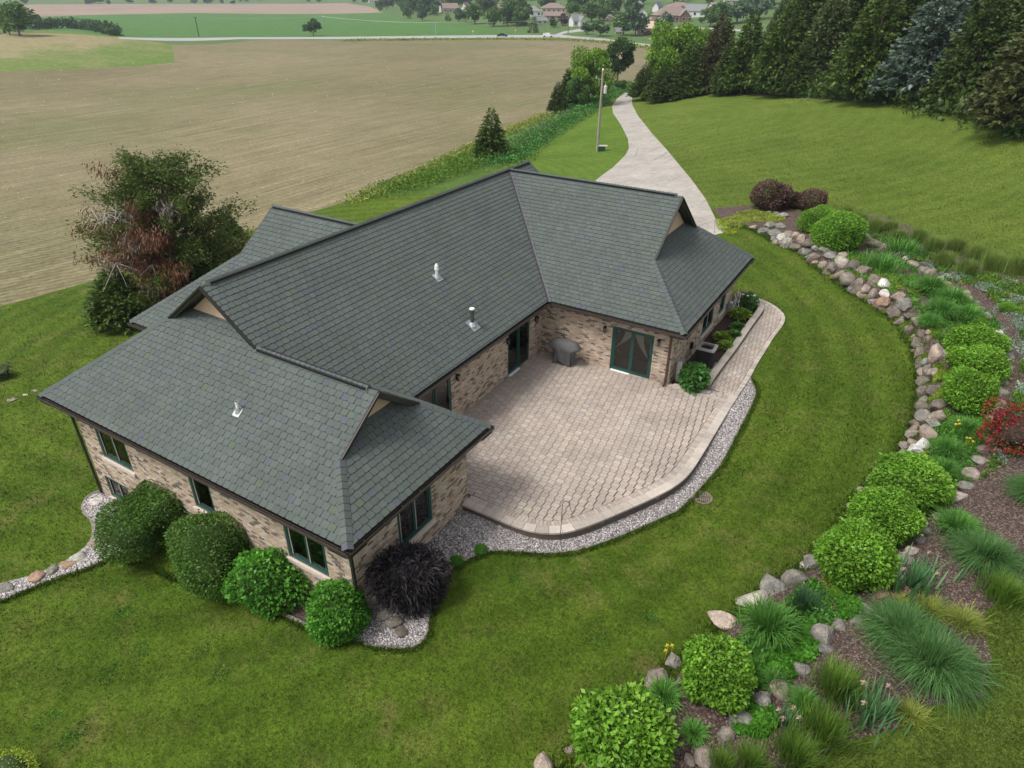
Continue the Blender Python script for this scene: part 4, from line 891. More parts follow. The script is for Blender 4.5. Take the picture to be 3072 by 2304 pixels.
def slab_piece(mb, P, z, t, zf=None):
    n = len(P); cx_ = sum(p[0] for p in P)/n; cy_ = sum(p[1] for p in P)/n
    def zz(p): return (zf(p[0], p[1]) if zf else 0)+z
    top = []; 
    for p in P:
        dx, dy = p[0]-cx_, p[1]-cy_; L_ = math.hypot(dx, dy)+1e-9; k = max(0, 1-.010/L_); top.append((cx_+dx*k, cy_+dy*k, zz(p)))
    mid = [(p[0], p[1], zz(p)-.008) for p in P]; bot = [(p[0], p[1], zz(p)-.03) for p in P]
    a = sum(P[i][0]*P[(i+1) % n][1]-P[i][1]*P[(i+1) % n][0] for i in range(n)); fs = [tuple(range(n))]
    fs += [(i+n, (i+1) % n+n, (i+1) % n, i) for i in range(n)]+[(i+2*n, (i+1) % n+2*n, (i+1) % n+n, i+n) for i in range(n)]
    if a < 0: fs = [f[::-1] for f in fs]
    mb.add(top+mid+bot, fs, t)
def pip(q, P):
    x, y = q; c = False; j = len(P)-1
    for i in range(len(P)):
        if (P[i][1] > y) != (P[j][1] > y) and x < (P[j][0]-P[i][0])*(y-P[i][1])/(P[j][1]-P[i][1])+P[i][0]: c = not c
        j = i
    return c
def clip_any(S, P):
    """clip rectangle S against a large, locally straight polygon: use the polygon edges close to it"""
    cx_ = sum(p[0] for p in S)/4; cy_ = sum(p[1] for p in S)/4; out = S
    for i in range(len(P)):
        a, b = P[i], P[(i+1) % len(P)]; ex, ey = b[0]-a[0], b[1]-a[1]; l2 = ex*ex+ey*ey+1e-12
        t = max(0, min(1, ((cx_-a[0])*ex+(cy_-a[1])*ey)/l2)); d = math.hypot(cx_-a[0]-t*ex, cy_-a[1]-t*ey)
        if d < .22:
            inp = out; out = []
            for j in range(len(inp)):
                p, q = inp[j], inp[(j+1) % len(inp)]; sp = ex*(p[1]-a[1])-ey*(p[0]-a[0]); sq = ex*(q[1]-a[1])-ey*(q[0]-a[0])
                if sp >= 0: out.append(p)
                if (sp >= 0) != (sq >= 0): u = sp/(sp-sq); out.append((p[0]+(q[0]-p[0])*u, p[1]+(q[1]-p[1])*u))
            if len(out) < 3: return []
    return out
field = [(-.63, .63), (-.63, -9.83), (2.43, -9.83)] + [tuple(p) for p in inset(CO, s_in*.57)] + [(6.35, .86), (5.5, .63)]
paver_fill(field, patio, (0, 0), 0, 100000, open_right=CO)
# soldier course, coping blocks and the retaining courses below
def blocks_along(A_, B_, step_, z0, z1, nm, mt, parent, joint=.012, jit=.0, thick=None, zf=None, off=0):
    la = np.r_[0, np.cumsum(np.hypot(*np.diff(A_, axis=0).T))]; n = max(2, int(la[-1]/step_)); t = (np.arange(n+1))*la[-1]/n
    k = 0
    for i in range(n):
        ts = [t[i]+joint/2, (t[i]+t[i+1])/2, t[i+1]-joint/2]
        fa = lambda q: np.array([np.interp(q, la, A_[:, 0]), np.interp(q, la, A_[:, 1])]); fb = lambda q: np.array([np.interp(q, la, B_[:, 0]), np.interp(q, la, B_[:, 1])])
        a = [fa(q) for q in ts]; b = [fb(q) for q in ts]; P = a+b[::-1]
        dz = random.uniform(-jit, jit); m_ = MB(); n6 = 6
        zt = (lambda p: (zf(*p) if zf else 0)+z1+dz)
        top = [(*p, zt(p)) for p in P]; bot = [(*p, (zf(*p) if zf else 0)+z0) for p in P]
        m_.add(top+bot, [(0, 1, 2, 3, 4, 5)[::-1]]+[(j, (j+1) % 6, (j+1) % 6+6, j+6) for j in range(6)], random.random())
        o = m_.obj(nm, MT[mt], parent)
        me = o.data; bv = o.modifiers.new('b', 'BEVEL'); bv.width = .008; bv.segments = 1
blocks_along(inner2, inner1, .115, -.03, .002, 'soldier_paver', 'paver', patio, .008, .002)
blocks_along(inner1, CO, .36, -.06, .012, 'coping_block', 'cope', patio, .008, .004)
f1 = inset(CO, s_in*.05); f2 = inset(CO, s_in*.30); f1b = inset(CO, s_in*.03)
blocks_along(f1b, f2, .33, -.18, -.064, 'wall_block', 'block', patio, .008, 0); blocks_along(f1, f2, .37, -.31, -.184, 'wall_block', 'block', patio, .008, 0); blocks_along(f1b, f2, .33, -.45, -.314, 'wall_block', 'block', patio, .008, 0)
# walkway -----------------------------------------------------------------
WO = soft(WALKO, 2)
WI = soft(np.array([atz(u, v, .02)[:2] for u, v in [(2128, 1166), (2160, 1118), (2212, 1050), (2258, 980), (2285, 945), (2291, 932), (2287, 922), (2272, 912)]]), 2)
wb = MB(); wl = [tuple(p) for p in WO]+[tuple(p) for p in WI[::-1]]; n = len(wl)
wb.add([Vector((*p, .0)) for p in wl]+[Vector((*p, -.4)) for p in wl], [tuple(range(n))]+[(i, (i+1) % n, (i+1) % n+n, i+n) for i in range(n)])
walk = wb.obj('walkway', MT['joint'], None); tag(walk, kind='structure')
sw = 1 if np.dot(inset(WO, .3)[len(WO)//2]-WO[len(WO)//2], WI[len(WI)//2]-WO[len(WO)//2]) > 0 else -1
WO2 = inset(WO, sw*.2)
paver_fill([tuple(p) for p in inset(WO, sw*.21)]+[tuple(p) for p in WI[::-1]], walk, (7.5, 2), R(90), 90, .022)
blocks_along(WO, WO2, .2, -.2, .026, 'edge_paver', 'cope', walk, .008, .003)
cn = MB()   # paved landing joining patio and walk
land = [(5.52, .55)]+[tuple(C0[-1])]+[tuple(WO[1])]+[tuple(WI[0])]
border = MB(); pA, pB = np.array([5.3, .62]), atz(2178, 1207, .0)[:2]
blocks_along(arcsample([pA, pB], 30)[0], arcsample([pA+[.02, .22], pB+[.06, .22]], 30)[0], .3, -.03, .016, 'edge_paver', 'cope', patio, .008, .002)
# low block wall round the side bed
LWo = WI; sl2 = 1 if np.dot(inset(WI, .3)[len(WI)//2]-WI[len(WI)//2], np.array([5.5, 5])-WI[len(WI)//2]) > 0 else -1
lw_ = thing('low_garden_wall', 'low concrete block wall round the hosta bed beside the walkway', 'garden wall', (*WI[0], 0)); org_ = Vector((*WI[0], 0))
def blocks_wall(*a, **k):
    before = set(bpy.data.objects); blocks_along(*a, **k)
    for o in bpy.data.objects:
        if o not in before: o.data.transform(Matrix.Translation(-org_))
WIn = WI[:-2]
blocks_wall(WIn, inset(WIn, sl2*.30), .42, .125, .215, 'coping_block', 'cope', lw_, .008, .003)
blocks_wall(inset(WIn, sl2*.03), inset(WIn, sl2*.27), .4, -.05, .12, 'wall_block', 'block', lw_, .008, 0)
# front kerb of the side bed towards the patio
kA, kB = atz(2016, 1157, .04)[:2], atz(2128, 1180, .04)[:2]
blocks_wall(arcsample([kA, kB], 20)[0], arcsample([kA+[.03, .2], kB+[.03, .2]], 20)[0], .36, -.05, .07, 'coping_block', 'cope', lw_, .008, .002)
# lawn edging strips
def strip(P, w, z0, z1, nm, label, cat, mt):
    P = resample(soft(P, 1), False, .012); q = inset(P, w); mb = MB(); n = len(P); zz = G(P[:, 0], P[:, 1]); o = Vector((P[0][0], P[0][1], float(zz[0])))
    vs = []
    for i in range(n):
        for p, z in ((P[i], z0), (P[i], z1), (q[i], z1), (q[i], z0)): vs.append(Vector((p[0], p[1], float(zz[i])+z))-o)
    mb.add(vs, [(i*4+j, (i+1)*4+j, (i+1)*4+j+1, i*4+j+1) for i in range(n-1) for j in range(3)]); tag(mb.obj(nm, MT[mt], None, False, o), label, cat)
strip(hit(LAWN_EDGE)[:, :2], .05, -.05, .035, 'lawn_edging', 'thin grey edging strip curving between the patio gravel and the lawn', 'edging', 'edging')
strip(hit([(671, 1763), (759, 1809), (852, 1851), (926, 1883), (1009, 1929), (1056, 1922)])[:, :2], .09, -.05, .06, 'bed_edging', 'weathered timber edging in front of the shrubs by the south wall', 'edging', 'edging')
strip(hit([(318, 1470), (285, 1475), (259, 1490), (245, 1513), (243, 1536), (273, 1564), (278, 1605), (262, 1636)])[:, :2], .06, -.05, .035, 'path_edging', 'dark edging round the gravel at the western house corner', 'edging', 'edging')
# pebbles and chips ---------------------------------------------------------
def scatter_poly(P, n):
    P = np.array(P); lo, hi = P.min(0), P.max(0); q = rng.uniform(lo, hi, (n, 2)); Pl = [tuple(p) for p in P]
    x, y = q[:, 0], q[:, 1]; c = np.zeros(n, bool); j = len(P)-1
    for i in range(len(P)):
        yi, yj, xi, xj = P[i][1], P[j][1], P[i][0], P[j][0]
        if yi != yj: c ^= ((yi > y) != (yj > y)) & (x < (xj-xi)*(y-yi)/(yj-yi)+xi)
        j = i
    return q[c]
_oct = np.array([(1, 0, 0), (0, 1, 0), (-1, 0, 0), (0, -1, 0), (0, 0, 1), (0, 0, -1)], float); _of = np.array([(0, 1, 4), (1, 2, 4), (2, 3, 4), (3, 0, 4), (1, 0, 5), (2, 1, 5), (3, 2, 5), (0, 3, 5)])
def pebbles(P, n, size, nm, mt, flat=.6, parent=None):
    q = scatter_poly(P, n); z = G(q[:, 0], q[:, 1]); m = len(q); s = rng.uniform(.6, 1.3, (m, 1, 3))*size*np.array([1, 1, flat]); a = rng.uniform(0, 6.28, m)
    V = _oct[None]*s; V = V+rng.normal(0, size*.12, V.shape); ca, sa = np.cos(a)[:, None], np.sin(a)[:, None]
    X = V[..., 0]*ca-V[..., 1]*sa; Y = V[..., 0]*sa+V[..., 1]*ca
    V = np.stack([X+q[:, 0:1], Y+q[:, 1:2], V[..., 2]+z[:, None]+size*.3], -1).reshape(-1, 3); F_ = (_of[None]+(np.arange(m)*6)[:, None, None]).reshape(-1, 3)
    me = mesh_np(nm, V, F_, MT[mt], np.repeat(rng.random(m), 6)); o = link(nm, me, parent); tag(o, kind='stuff'); return o
MT['pebble'] = M_tinted('pebble', [(0, (.2, .175, .17)), (.4, (.40, .365, .355)), (.8, (.55, .51, .50)), (1, (.7, .67, .65))], .8, 30, .1, .2)
gpoly = np.vstack([soft(hit(LAWN_EDGE)[:, :2], 1), CO[::-1], [(2.45, -10.3), (2.45, -15.2)], hit([(1030, 1890)])[:, :2]])
MT['chip'] = M_tinted('bark_chip', [(0, (.06, .03, .024)), (.6, (.15, .09, .07)), (1, (.33, .24, .19))], .9, 20, .2, .2)
tag(pebbles(gpoly, 30000, .034, 'pebbles', 'pebble'), 'pale grey pink pebbles loose on the gravel bed round the patio', 'gravel')
gp2 = hit([(300, 1480), (259, 1492), (247, 1513), (246, 1536), (276, 1564), (281, 1605), (262, 1640), (208, 1678), (93, 1730), (0, 1753), (0, 1803), (139, 1745), (259, 1703), (352, 1662), (450, 1600)])[:, :2]
tag(pebbles(gp2, 14000, .034, 'pebbles', 'pebble'), 'pale pebbles loose on the narrow gravel path by the west corner', 'gravel')
# ---------------------------------------------------------------- plants
def rot_frames(D):
    D = D/np.linalg.norm(D, axis=1, keepdims=True); U_ = np.where(np.abs(D[:, 2:3]) > .9, np.array([[1., 0, 0]]), np.array([[0., 0, 1]]))
    X = np.cross(D, U_); X /= np.linalg.norm(X, axis=1, keepdims=True); return D, X, np.cross(X, D)
def leaves(C, D, size, aspect=.5, fold=.25, roll=None, droop=.0):
    """one folded leaf per centre; D is the pointing direction. returns verts, quads"""
    n = len(C); D, X, Y = rot_frames(D); r = rng.uniform(0, 6.28, n) if roll is None else roll
    A = X*np.cos(r)[:, None]+Y*np.sin(r)[:, None]; N_ = np.cross(A, D); s = np.broadcast_to(np.asarray(size, float), (n,))[:, None]
    b = C; t = C+D*s-N_*0+np.array([0, 0, -1.])*s*droop; l = C+D*s*.45+A*s*aspect*.5+N_*s*fold*.5; r_ = C+D*s*.45-A*s*aspect*.5+N_*s*fold*.5
    V = np.stack([b, r_, t, l], 1).reshape(-1, 3); return V, np.arange(4*n).reshape(-1, 4)
def lump(P, seed, amp=.12, f=1.7):
    r_ = np.random.default_rng(seed); k = r_.normal(0, f, (6, 3)); ph = r_.uniform(0, 6.28, 6); return 1+amp*np.sin(P @ k.T+ph).sum(1)/2.2
def sph(n):
    i = np.arange(n)+.5; z = 1-2*i/n; a = i*2.399963; q = np.sqrt(1-z*z); P = np.c_[q*np.cos(a), q*np.sin(a), z]; return P+rng.normal(0, .02, P.shape)
def shrub_meshes(nm, n, leaf, aspect, mat, seed, lumpy=.12, low=-.75, droop=.1, depth_=.16, out=.42, fold=.35, core='core', flat=1.0):
    P = sph(n); P /= np.linalg.norm(P, axis=1, keepdims=True); P = P[P[:, 2] > low]; N_ = P.copy(); lp = lump(P*1.6, seed, lumpy)
    rad = lp*(1-rng.random(len(P))**2*depth_*1.6)*np.where(rng.random(len(P)) < .05, rng.uniform(1.04, 1.15, len(P)), 1); C = P*rad[:, None]; D = N_*out+rng.normal(0, .62, P.shape)+np.array([0, 0, .1]); s = leaf*rng.uniform(.5, 1.35, len(P))
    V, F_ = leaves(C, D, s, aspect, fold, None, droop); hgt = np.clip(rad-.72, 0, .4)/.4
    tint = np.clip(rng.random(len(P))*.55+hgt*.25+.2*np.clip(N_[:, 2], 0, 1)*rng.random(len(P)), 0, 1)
    me = mesh_np(nm, V, F_, MT[mat], np.repeat(tint, 4))
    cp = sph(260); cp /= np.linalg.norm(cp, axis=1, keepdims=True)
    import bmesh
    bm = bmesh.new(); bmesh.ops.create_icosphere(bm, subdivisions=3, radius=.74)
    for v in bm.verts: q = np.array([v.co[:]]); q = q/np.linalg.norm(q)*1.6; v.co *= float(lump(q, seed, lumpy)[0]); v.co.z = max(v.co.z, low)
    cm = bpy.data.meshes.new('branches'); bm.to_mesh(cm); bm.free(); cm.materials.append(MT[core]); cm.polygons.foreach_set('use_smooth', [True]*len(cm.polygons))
    return me, cm
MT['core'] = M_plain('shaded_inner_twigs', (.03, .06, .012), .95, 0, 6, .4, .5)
MT['spirea'] = M_leaf('bright_green_leaf', (0.07425, 0.189, 0.0162), (0.1755, 0.3645, 0.0297), (0.297, 0.513, 0.0675), .3)
MT['yew'] = M_leaf('dark_yew_leaf', (0.048, 0.114, 0.0168), (0.102, 0.204, 0.0288), (0.156, 0.276, 0.048), .3)
MT['hyd'] = M_leaf('mid_green_leaf', (0.04725, 0.162, 0.0162), (0.1013, 0.297, 0.027), (0.1755, 0.405, 0.054), .3)
MT['hyd2'] = M_leaf('deep_green_leaf', (0.0375, 0.125, 0.02), (0.075, 0.2125, 0.0375), (0.125, 0.3, 0.05625), .25)
MT['elder'] = M_leaf('near_black_leaf', (0.013, 0.0104, 0.0117), (0.0286, 0.0234, 0.0273), (0.0585, 0.0468, 0.052), .1)
MT['barberry'] = M_leaf('dull_purple_leaf', (0.066, 0.033, 0.0264), (0.132, 0.0748, 0.055), (0.22, 0.143, 0.099), .15)
MT['red'] = M_leaf('red_flower', (.18, .008, .012), (.36, .018, .028), (.45, .05, .06), .2)
MT['mgrass'] = M_leaf('blue_green_blade', (0.04025, 0.115, 0.0253), (0.0805, 0.1898, 0.046), (0.161, 0.2875, 0.09775), .25)
MT['day'] = M_leaf('daylily_blade', (0.054, 0.156, 0.0216), (0.108, 0.288, 0.042), (0.18, 0.396, 0.084), .3)
MT['fresh'] = M_leaf('fresh_grass_blade', (0.077, 0.154, 0.0198), (0.132, 0.242, 0.0308), (0.209, 0.33, 0.055), .35)
MT['iris'] = M_leaf('iris_blade', (0.0605, 0.154, 0.055), (0.11, 0.242, 0.0935), (0.176, 0.33, 0.143), .3)
MT['blueiris'] = M_leaf('dark_iris_blade', (.02, .065, .025), (.045, .11, .04), (.07, .15, .05), .2)
MT['chart'] = M_leaf('chartreuse_leaf', (.20, .28, .02), (.34, .42, .04), (.48, .55, .08), .25)
MT['sedum'] = M_leaf('yellow_green_mat', (.12, .2, .02), (.22, .32, .035), (.34, .42, .06), .25)
MT['hosta'] = M_leaf('yellow_green_hosta', (.16, .28, .03), (.30, .44, .06), (.45, .56, .12), .3)
MT['hosta2'] = M_leaf('mid_green_hosta', (.07, .2, .03), (.13, .3, .05), (.3, .45, .12), .3)
MT['silver'] = M_leaf('silver_leaf', (.16, .24, .16), (.27, .36, .26), (.36, .45, .34), .2)
MT['yellowish'] = M_leaf('yellowish_grass_blade', (.16, .22, .03), (.26, .32, .05), (.36, .38, .1), .3)
MT['petalw'] = M_leaf('pale_petal', (.3, .2, .15), (.42, .3, .24), (.5, .42, .34), .3)
MT['petaly'] = M_leaf('yellow_petal', (.65, .45, .03), (.75, .6, .08), None, .3)
MT['petalb'] = M_leaf('blue_petal', (.05, .04, .22), (.11, .08, .36), None, .3)
def place_ball(bb, sit=.82, hmul=1.0):
    """bounding box in the photograph -> centre and radius of a rounded shrub standing on the ground"""
    u0, v0, u1, v1 = bb; uc, vc = (u0+u1)/2, (v0+v1)/2; d = ray(uc, vc); lo, hi = 4, 160
    for _ in range(40):
        m = (lo+hi)/2; p = CAM+d*m; r_ = (u1-u0)/2*m/FPX
        if p[2]-g1(p[0], p[1]) > r_*sit*hmul: lo = m
        else: hi = m
    return p, r_
def shrub(nm, label, cat, bb, meshes, group=None, sit=None, rx=1.0, ry=1.0, rz=None, rot=None, part='foliage'):
    rz = rz or min(1.0, max(.68, (bb[3]-bb[1])/(bb[2]-bb[0])*1.02)); sit = sit or .74*rz
    p, r_ = place_ball(bb, sit); z0 = g1(p[0], p[1]); hz = (bb[3]-bb[1])/(bb[2]-bb[0])
    t = thing(nm, label, cat, (p[0], p[1], z0), rng.uniform(0, 6.28) if rot is None else rot, group)
    for me, n_ in zip(meshes, (part, 'branches')):
        o = link(n_, me, t); o.scale = (r_*rx*.89, r_*ry*.89, r_*rz*.88); o.location = (0, 0, p[2]-z0)
    return t, p, r_
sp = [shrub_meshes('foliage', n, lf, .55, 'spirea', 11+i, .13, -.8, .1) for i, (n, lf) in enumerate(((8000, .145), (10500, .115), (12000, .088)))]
B1 = [((1714, 2078, 2022, 2345), 0, 'largest bright green round shrub at the lower end of the boulder wall'),
      ((2040, 1880, 2262, 2158), 0, 'bright green round shrub beside the daylilies, second along the boulder wall'),
      ((2448, 1556, 2676, 1782), 1, 'bright green round shrub between the grey boulders and the pale iris'),
      ((2548, 1464, 2752, 1635), 1, 'bright green shrub touching the lawn, lower one of the overlapping pair on the wall'),
      ((2612, 1368, 2842, 1532), 1, 'wide bright green shrub, upper one of the overlapping pair on the wall'),
      ((2832, 1100, 2990, 1242), 1, 'bright green round shrub, lowest of the three close together by the pink boulder'),
      ((2848, 1034, 3016, 1142), 1, 'bright green round shrub, middle one of the three close together by the pink boulder'),
      ((2848, 982, 3010, 1082), 1, 'bright green round shrub, highest of the three close together by the pink boulder'),
      ((2440, 640, 2600, 758), 2, 'bright green clipped shrub, larger of the pair at the far end of the stone wall'),
      ((2400, 618, 2512, 706), 2, 'bright green clipped shrub, smaller of the pair beside the purple bushes')]
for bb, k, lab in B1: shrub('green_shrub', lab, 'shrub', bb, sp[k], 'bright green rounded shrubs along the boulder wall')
bar = [shrub_meshes('foliage', 6500, .12, .6, 'barberry', 31+i, .16, -.8, .1) for i in range(2)]
for bb, k, lab in (((2258, 554, 2376, 626), 0, 'low wide purple brown bush, leftmost of the three by the driveway'), ((2340, 568, 2412, 628), 1, 'smallest purple brown bush squeezed between two larger ones'),
                   ((2396, 560, 2486, 646), 0, 'dark reddish brown round bush beside the bright green pair')):
    shrub('purple_bush', lab, 'shrub', bb, bar[k], 'purple leaved bushes at the edge of the upper lawn', sit=.6, rz=.8)
ye = shrub_meshes('foliage', 20000, .07, .5, 'yew', 41, .22, -.85, .0, .12); ye2 = shrub_meshes('foliage', 17000, .075, .5, 'yew', 45, .22, -.85, .0, .12)
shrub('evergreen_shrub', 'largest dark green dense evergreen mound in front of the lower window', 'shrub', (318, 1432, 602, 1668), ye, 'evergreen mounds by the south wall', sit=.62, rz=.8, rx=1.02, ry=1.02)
shrub('evergreen_shrub', 'dark green evergreen mound below the single window, second from the west corner', 'shrub', (515, 1548, 795, 1775), ye2, 'evergreen mounds by the south wall', sit=.66, rz=.84)
hy = shrub_meshes('foliage', 6000, .12, .7, 'hyd', 51, .2, -.8, .15, .25); hy2 = shrub_meshes('foliage', 6500, .115, .7, 'hyd', 54, .1, -.8, .15, .2)
shrub('leafy_shrub', 'loose mid green large leaved shrub under the double window', 'shrub', (690, 1632, 922, 1828), hy, 'leafy shrubs by the south wall')
shrub('leafy_shrub', 'round leafy green shrub beside the black downspout corner', 'shrub', (908, 1726, 1114, 1938), hy2, 'leafy shrubs by the south wall')
hy3 = shrub_meshes('foliage', 1100, .28, .8, 'hyd2', 57, .12, -.8, .2, .2)
shrub('hydrangea', 'deep green broad leaved shrub beside the air conditioner', 'shrub', (2034, 1082, 2130, 1182), hy3)
hy4 = shrub_meshes('foliage', 900, .22, .6, 'hyd2', 58, .2, -.8, .2, .2)
t_, p_, r_ = shrub('flowering_bush', 'dark green bush with a few white flowers at the end of the side bed', 'shrub', (2210, 874, 2275, 936), hy4)
q = MB()
for i in range(9):
    a = random.uniform(0, 6.28); c = Vector((math.cos(a)*r_*.55, math.sin(a)*r_*.55, random.uniform(1.1, 1.65)*r_))
    for k in range(5): b_ = a+k*1.256; q.add([c, c+Vector((math.cos(b_)*.05, math.sin(b_)*.05, .03)), c+Vector((math.cos(b_+.6)*.09, math.sin(b_+.6)*.09, 0)), c+Vector((math.cos(b_+1.2)*.05, math.sin(b_+1.2)*.05, .03))], [(0, 1, 2, 3)], .5)
tag(q.obj('flowers', MT['white'], t_), kind='stuff')
el = shrub_meshes('foliage', 9000, .23, .17, 'elder', 65, .15, -.85, .3, .35, out=.5, fold=.2, core='black')
shrub('black_elder', 'dark purple black lacy leaved shrub at the house corner beside the gravel', 'shrub', (1100, 1606, 1350, 1856), el, sit=.72, rz=.98, rx=.9, ry=.9)
# grasses ------------------------------------------------------
def blades(n, h, spread, width, droop, mat, nm='foliage', base=.15, seg=3, stiff=1.0, seed=0, twist=0):
    r_ = np.random.default_rng(seed); a = r_.uniform(0, 6.28, n); b = np.abs(r_.normal(0, base, n)); B = np.c_[np.cos(a)*b, np.sin(a)*b, np.zeros(n)]
    a2 = a+r_.normal(0, .85, n); lean = r_.random(n)**.7*spread; H = h*r_.uniform(.65, 1.05, n); out = np.c_[np.cos(a2), np.sin(a2), np.zeros(n)]; side = np.c_[-np.sin(a2), np.cos(a2), np.zeros(n)]
    rows = []
    for k in range(seg+1):
        t = k/seg; x = lean*(t**1.2); z = H*(t-droop*(lean/spread if spread else 0)*t**3*1.05)
        c = B+out*x[:, None]+np.c_[np.zeros(n), np.zeros(n), np.maximum(z, .01)]; w = width*(1-t**2*.9)*.5; rows.append((c-side*w, c+side*w))
    V = np.stack([v for pr in rows for v in pr], 1).reshape(-1, 3); m = 2*(seg+1); q = np.array([[2*k, 2*k+1, 2*k+3, 2*k+2] for k in range(seg)])
    F_ = (q[None]+(np.arange(n)*m)[:, None, None]).reshape(-1, 4); return mesh_np(nm, V, F_, MT[mat], np.repeat(r_.random(n), m))
MT['tuftg'] = M_leaf('olive_tuft_blade', (.13, .20, .04), (.20, .29, .06), (.30, .38, .11), .45)
GR = {'maiden': blades(2100, 1.1, 1.2, .021, .8, 'mgrass', base=.28, seg=4, seed=1), 'day': blades(420, .62, .55, .028, .55, 'day', base=.14, seed=2), 'fresh': blades(900, .62, .34, .016, .15, 'fresh', base=.26, seed=3),
      'iris': blades(130, .55, .22, .042, .1, 'iris', base=.3, seed=4), 'blue': blades(500, .6, .38, .016, .2, 'blueiris', base=.2, seed=5), 'yell': blades(500, .42, .5, .016, .5, 'yellowish', base=.2, seed=6),
      'fount': blades(700, .7, .6, .02, .6, 'day', base=.16, seed=8), 'tuft': blades(800, .72, .3, .016, .12, 'tuftg', base=.2, seed=13), 'strip': blades(260, .5, .3, .024, .3, 'day', base=.32, seed=9)}
def clump(kind, nm, label, bb, group=None, hs=1.0, cat='ornamental grass', nominal=None):
    """bb width sets the spread; stands on the ground at its lower middle"""
    u0, v0, u1, v1 = bb; p = gp((u0+u1)/2, v0*.35+v1*.65); w = (u1-u0)*depth(p)/FPX
    nomw = nominal or {'maiden': 2.8, 'day': 1.15, 'fresh': .95, 'tuft': .85, 'iris': .95, 'blue': .95, 'yell': 1.0, 'fount': 1.2, 'strip': 1.0}[kind]; s = w/nomw
    t = thing(nm, label, cat, tuple(p), rng.uniform(0, 6.28), group); o = link('foliage', GR[kind], t); o.scale = (s, s, s*hs); return t, s
clump('maiden', 'maiden_grass', 'largest arching blue green grass at the corner of the lower lawn', (2610, 1850, 2965, 2090)); clump('maiden', 'maiden_grass', 'arching blue green grass overlapping the largest one beside the flat boulder', (2548, 1790, 2850, 1985))
clump('maiden', 'maiden_grass', 'arching blue green grass at the right picture edge above the lower lawn', (2820, 1570, 3080, 1745)); clump('maiden', 'maiden_grass', 'arching blue grey grass at the right picture edge below the red azalea', (3000, 1400, 3200, 1545))
clump('fount', 'fountain_grass', 'small arching green grass beside the wide bright green shrubs', (2790, 1530, 2935, 1630)); clump('fount', 'fountain_grass', 'leafy daylily mound between two round shrubs behind the pinkish boulder', (2200, 1790, 2390, 1960), hs=1.2)
clump('blue', 'blue_iris', 'dark bladed iris clump with blue flowers behind the white boulder', (2355, 1755, 2465, 1865), cat='iris')
for bb, lab in (((2655, 1690, 2810, 1800), 'grey green iris clump with pale flowers by the white stone'), ((2530, 2040, 2690, 2215), 'tall grey green iris clump beside the largest blue green grass'), ((2310, 2120, 2400, 2210), 'small pale iris clump among the bright tufts')):
    t_, s_ = clump('iris', 'iris_clump', lab, bb, 'grey green irises in the lower bed', cat='iris', hs=1.1); q = MB()
    for i in range(4):
        a = random.uniform(0, 6.28); c = Vector((math.cos(a)*.3*s_, math.sin(a)*.3*s_, random.uniform(.5, .68)*s_))
        for k in range(5): b_ = a+k*1.256; q.add([c, c+Vector((math.cos(b_)*.05, math.sin(b_)*.05, .05)), c+Vector((math.cos(b_)*.09, math.sin(b_)*.09, -.02)), c+Vector((math.cos(b_+.8)*.05, math.sin(b_+.8)*.05, .02))], [(0, 1, 2, 3)], random.random())
    tag(q.obj('flowers', MT['petalw'], t_), kind='stuff')
F1 = [((2440, 2000, 2585, 2125), 'bright green upright grass tuft beside the largest blue green grass'), ((2395, 2125, 2540, 2255), 'bright green upright grass tuft beside the tall iris'), ((2312, 2200, 2448, 2320), 'bright green upright grass tuft at the bottom picture edge'),
      ((2200, 2235, 2300, 2330), 'smaller green grass tuft at the bottom edge beside the last boulders'), ((2125, 2245, 2205, 2330), 'leftmost green grass tuft at the bottom picture edge'), ((2945, 1715, 3062, 1838), 'green grass tuft standing alone on the lower lawn edge')]
for bb, lab in F1: clump('fresh', 'grass_tuft', lab, bb, 'bright green grass tufts in the lower bed')
for bb, lab in (((2345, 2060, 2470, 2155), 'daylily clump between boulders and the bright tufts'), ((2030, 2110, 2130, 2260), 'daylily clump below the second round shrub'), ((1925, 2020, 2055, 2140), 'daylily clump above the largest round shrub beside the yellow flowers'), ((2270, 1990, 2370, 2090), 'daylily clump between the second round shrub and the stones'), ((2250, 1900, 2320, 1990), 'low daylily tuft below the leafy mound')):
    clump('day', 'daylily', lab, bb, 'daylilies in the lower bed', cat='daylily')
for bb, lab in (((2730, 835, 2850, 905), 'daylily mound below the groundcover on the upper terrace, first from the driveway end'), ((2800, 870, 2910, 935), 'daylily mound beside the small grey stones, second from the driveway end'), ((2760, 905, 2880, 975), 'daylily mound above the large pink boulders, third from the driveway end'), ((2850, 910, 2950, 985), 'daylily mound nearest the three round shrubs'), ((2740, 940, 2830, 1000), 'daylily mound just above the boulder wall')):
    clump('fount', 'daylily_mound', lab, bb, 'daylily mounds on the upper terrace', cat='daylily')
for bb, lab in (((2660, 700, 2760, 790), 'strappy green clump beside the pair of clipped shrubs'), ((2590, 760, 2700, 830), 'strappy green clump above the first boulders'), ((2820, 975, 2900, 1060), 'upright green clump between stone row and three round shrubs')): clump('strip', 'strappy_plant', lab, bb, cat='plant')
for bb, lab in (((2785, 1290, 2900, 1400), 'grassy iris bed in front of the red azalea, upper part'), ((2770, 1360, 2880, 1450), 'grassy iris bed with yellow flowers, lower part'), ((2840, 1240, 2950, 1330), 'grassy clump between white boulder and red azalea'), ((2860, 1390, 2925, 1460), 'grassy clump touching the stone row below the azalea')): clump('fount', 'grassy_clump', lab, bb, 'grassy clumps below the three round shrubs', hs=.9)
